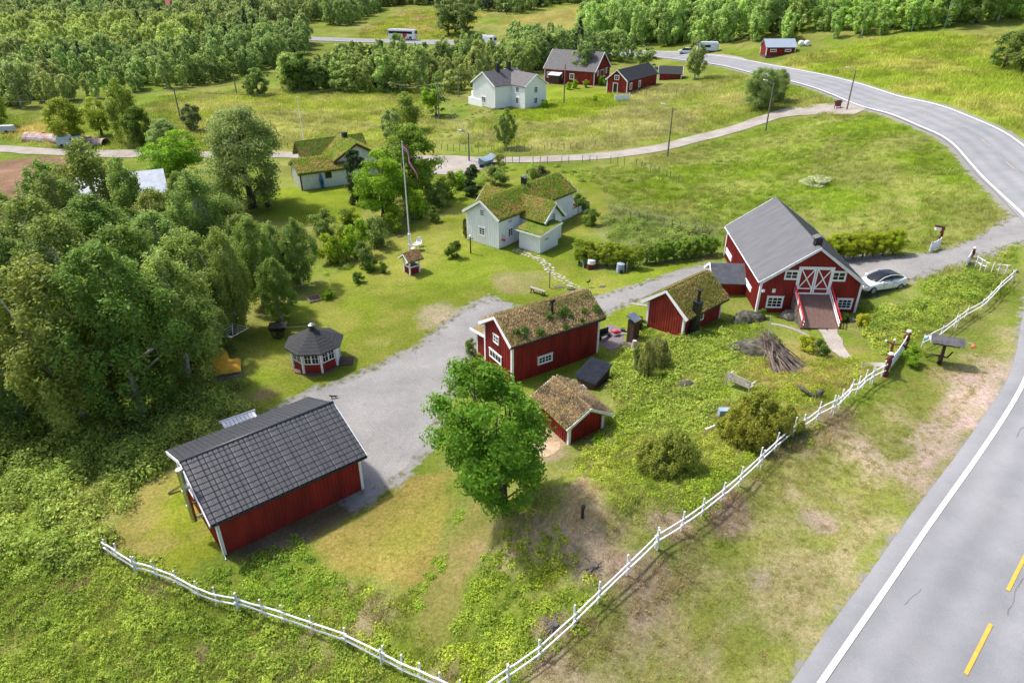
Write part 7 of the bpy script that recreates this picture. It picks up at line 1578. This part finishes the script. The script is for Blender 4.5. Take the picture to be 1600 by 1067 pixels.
cover('rough_grass', 'rough grass tufts over the fenced slopes, the mound and the roadside bank', [
    (PX['hill'], 7., None, 2, .4, None, None, .6, 1.4),
    ([(745,890),(790,790),(960,730),(1180,720),(1290,640),(1400,575),(1420,600),(1300,700),(1150,850),(1000,960),(860,1090),(680,1090)], 9., None, 2, .4, None, None, .35, .9),
    ([(-80,880),(180,865),(350,925),(480,960),(500,880),(640,940),(690,1010),(760,1090),(-80,1090)], 6., None, 2, .3, None, None, .6, 1.4),
    ([(900,268),(950,262),(1000,250),(1180,205),(1300,175),(1450,200),(1560,290),(1575,335),(1500,395),(1600,375),(1600,440),(1450,560),(1340,520),(1340,470),(1480,400),(1330,370),(1200,320),(1130,365),(960,395),(950,300)], 2.2, None, 2, .5, None, None, .8, 1.8)], TUF)
def rim(poly, w, dens):
    P = PX[poly]; C = resample(np.vstack([P[:, :2], P[:1, :2]]), .25)[0]; n = int(len(C)*dens); rg = np.random.default_rng(9); i = rg.integers(0, len(C), n); x = C[i, 0]+rg.normal(-.0, w, n); y = C[i, 1]+rg.normal(0, w, n)
    k = np.ones(n, bool)
    for f_ in FOOT: k &= sdf(f_, x, y) < -.15
    k &= fbm(x, y, 2.5, 8) > .42; return x[k], y[k]
ex, ey = [np.concatenate(v_) for v_ in zip(rim('yard', .28, 1.2), rim('drive', .28, 1.2))]; rg = np.random.default_rng(3); n = len(ex)
scatter('edge_weeds', 'small grass tufts creeping over the edges of the gravel yard and drive', np.c_[ex, ey, hh(ex, ey)-.02], rg.uniform(0, 6.28, n), rg.uniform(.3, .75, n), rg.integers(0, 4, n), np.array([.27, .32, .07])*rg.uniform(.7, 1.3, (n, 1)), TUF)
cover('verge_grass', 'short patchy dry grass of the wide road verge outside the pole fence', [
    (PX['verge'], 9., None, 2, .3, (.24, .27, .06), (.36, .31, .15), .3, .65), (PX['lawn4'], 5., None, 2, .1, (.30, .26, .07), (.26, .27, .05), .25, .45), (PX['bank'], 5., None, 2, .3, (.34, .28, .16), (.25, .28, .07), .5, 1.1)], TUF)
cover('meadow_grass', 'tall uncut grass of the meadows beyond the lane and the road', [
    (PX['field1'], .8, None, 3, 1, None, None, .7, 1.5), (PX['field2'], .7, None, 3, 1, None, None, .7, 1.5), (PX['field4'], .6, None, 3, 1, None, None, .8, 1.8), ([(250,150),(420,140),(650,140),(700,150),(640,160),(250,185)], .7, None, 3, 1, None, None, .8, 1.6),
    ([(1500,150),(1640,240),(1640,360),(1600,240)], 1., None, 3, .5, None, None, .8, 1.6), (PX['field3'], .5, None, 3, 1, None, None, .8, 1.8), ([(1180,118),(1330,148),(1320,162),(1220,172),(1100,195),(1100,120)], .9, None, 3, .5, None, None, .7, 1.5),
    ([(0,240),(0,180),(130,175),(330,150),(330,240),(200,240)], .6, None, 3, .5, None, None, .8, 1.6)], TUL)
# ------------------------------------------------------------------ light, world, camera
SUN_EL, SUN_AZ = 55., None
sd = Vector((-.87, .49, 0)).normalized(); el = R(SUN_EL)
sv = Vector((sd.x*math.cos(el), sd.y*math.cos(el), math.sin(el)))
ld = bpy.data.lights.new('sun', 'SUN'); ld.energy = 3.1; ld.angle = R(3.5); ld.color = (1, .955, .88)
lo = bpy.data.objects.new('sun', ld); COL.objects.link(lo); lo.rotation_euler = sv.to_track_quat('Z', 'Y').to_euler()
W_ = bpy.data.worlds.new('World'); scene.world = W_; W_.use_nodes = True; nt = W_.node_tree
sk = nt.nodes.new('ShaderNodeTexSky'); sk.sky_type = 'NISHITA'; sk.sun_disc = False; sk.sun_elevation = el; sk.sun_rotation = math.atan2(sd.x, sd.y); sk.dust_density = 3.; sk.air_density = .8
bg = nt.nodes['Background']; bg.inputs['Strength'].default_value = .15; nt.links.new(sk.outputs[0], bg.inputs[0])
cam = bpy.data.cameras.new('camera'); cam.lens = 24.0; cam.sensor_width = 36; cam.clip_end = 4000; cam.clip_start = .5
co = bpy.data.objects.new('camera', cam); COL.objects.link(co); co.location = (0, 0, CH); co.rotation_euler = (R(90-29.4), 0, 0); scene.camera = co
scene.view_settings.view_transform = 'Standard'; scene.view_settings.look = 'None'; scene.view_settings.exposure = .66; scene.view_settings.gamma = 1
scene.cycles.max_bounces = 6; scene.cycles.diffuse_bounces = 3; scene.cycles.transparent_max_bounces = 4
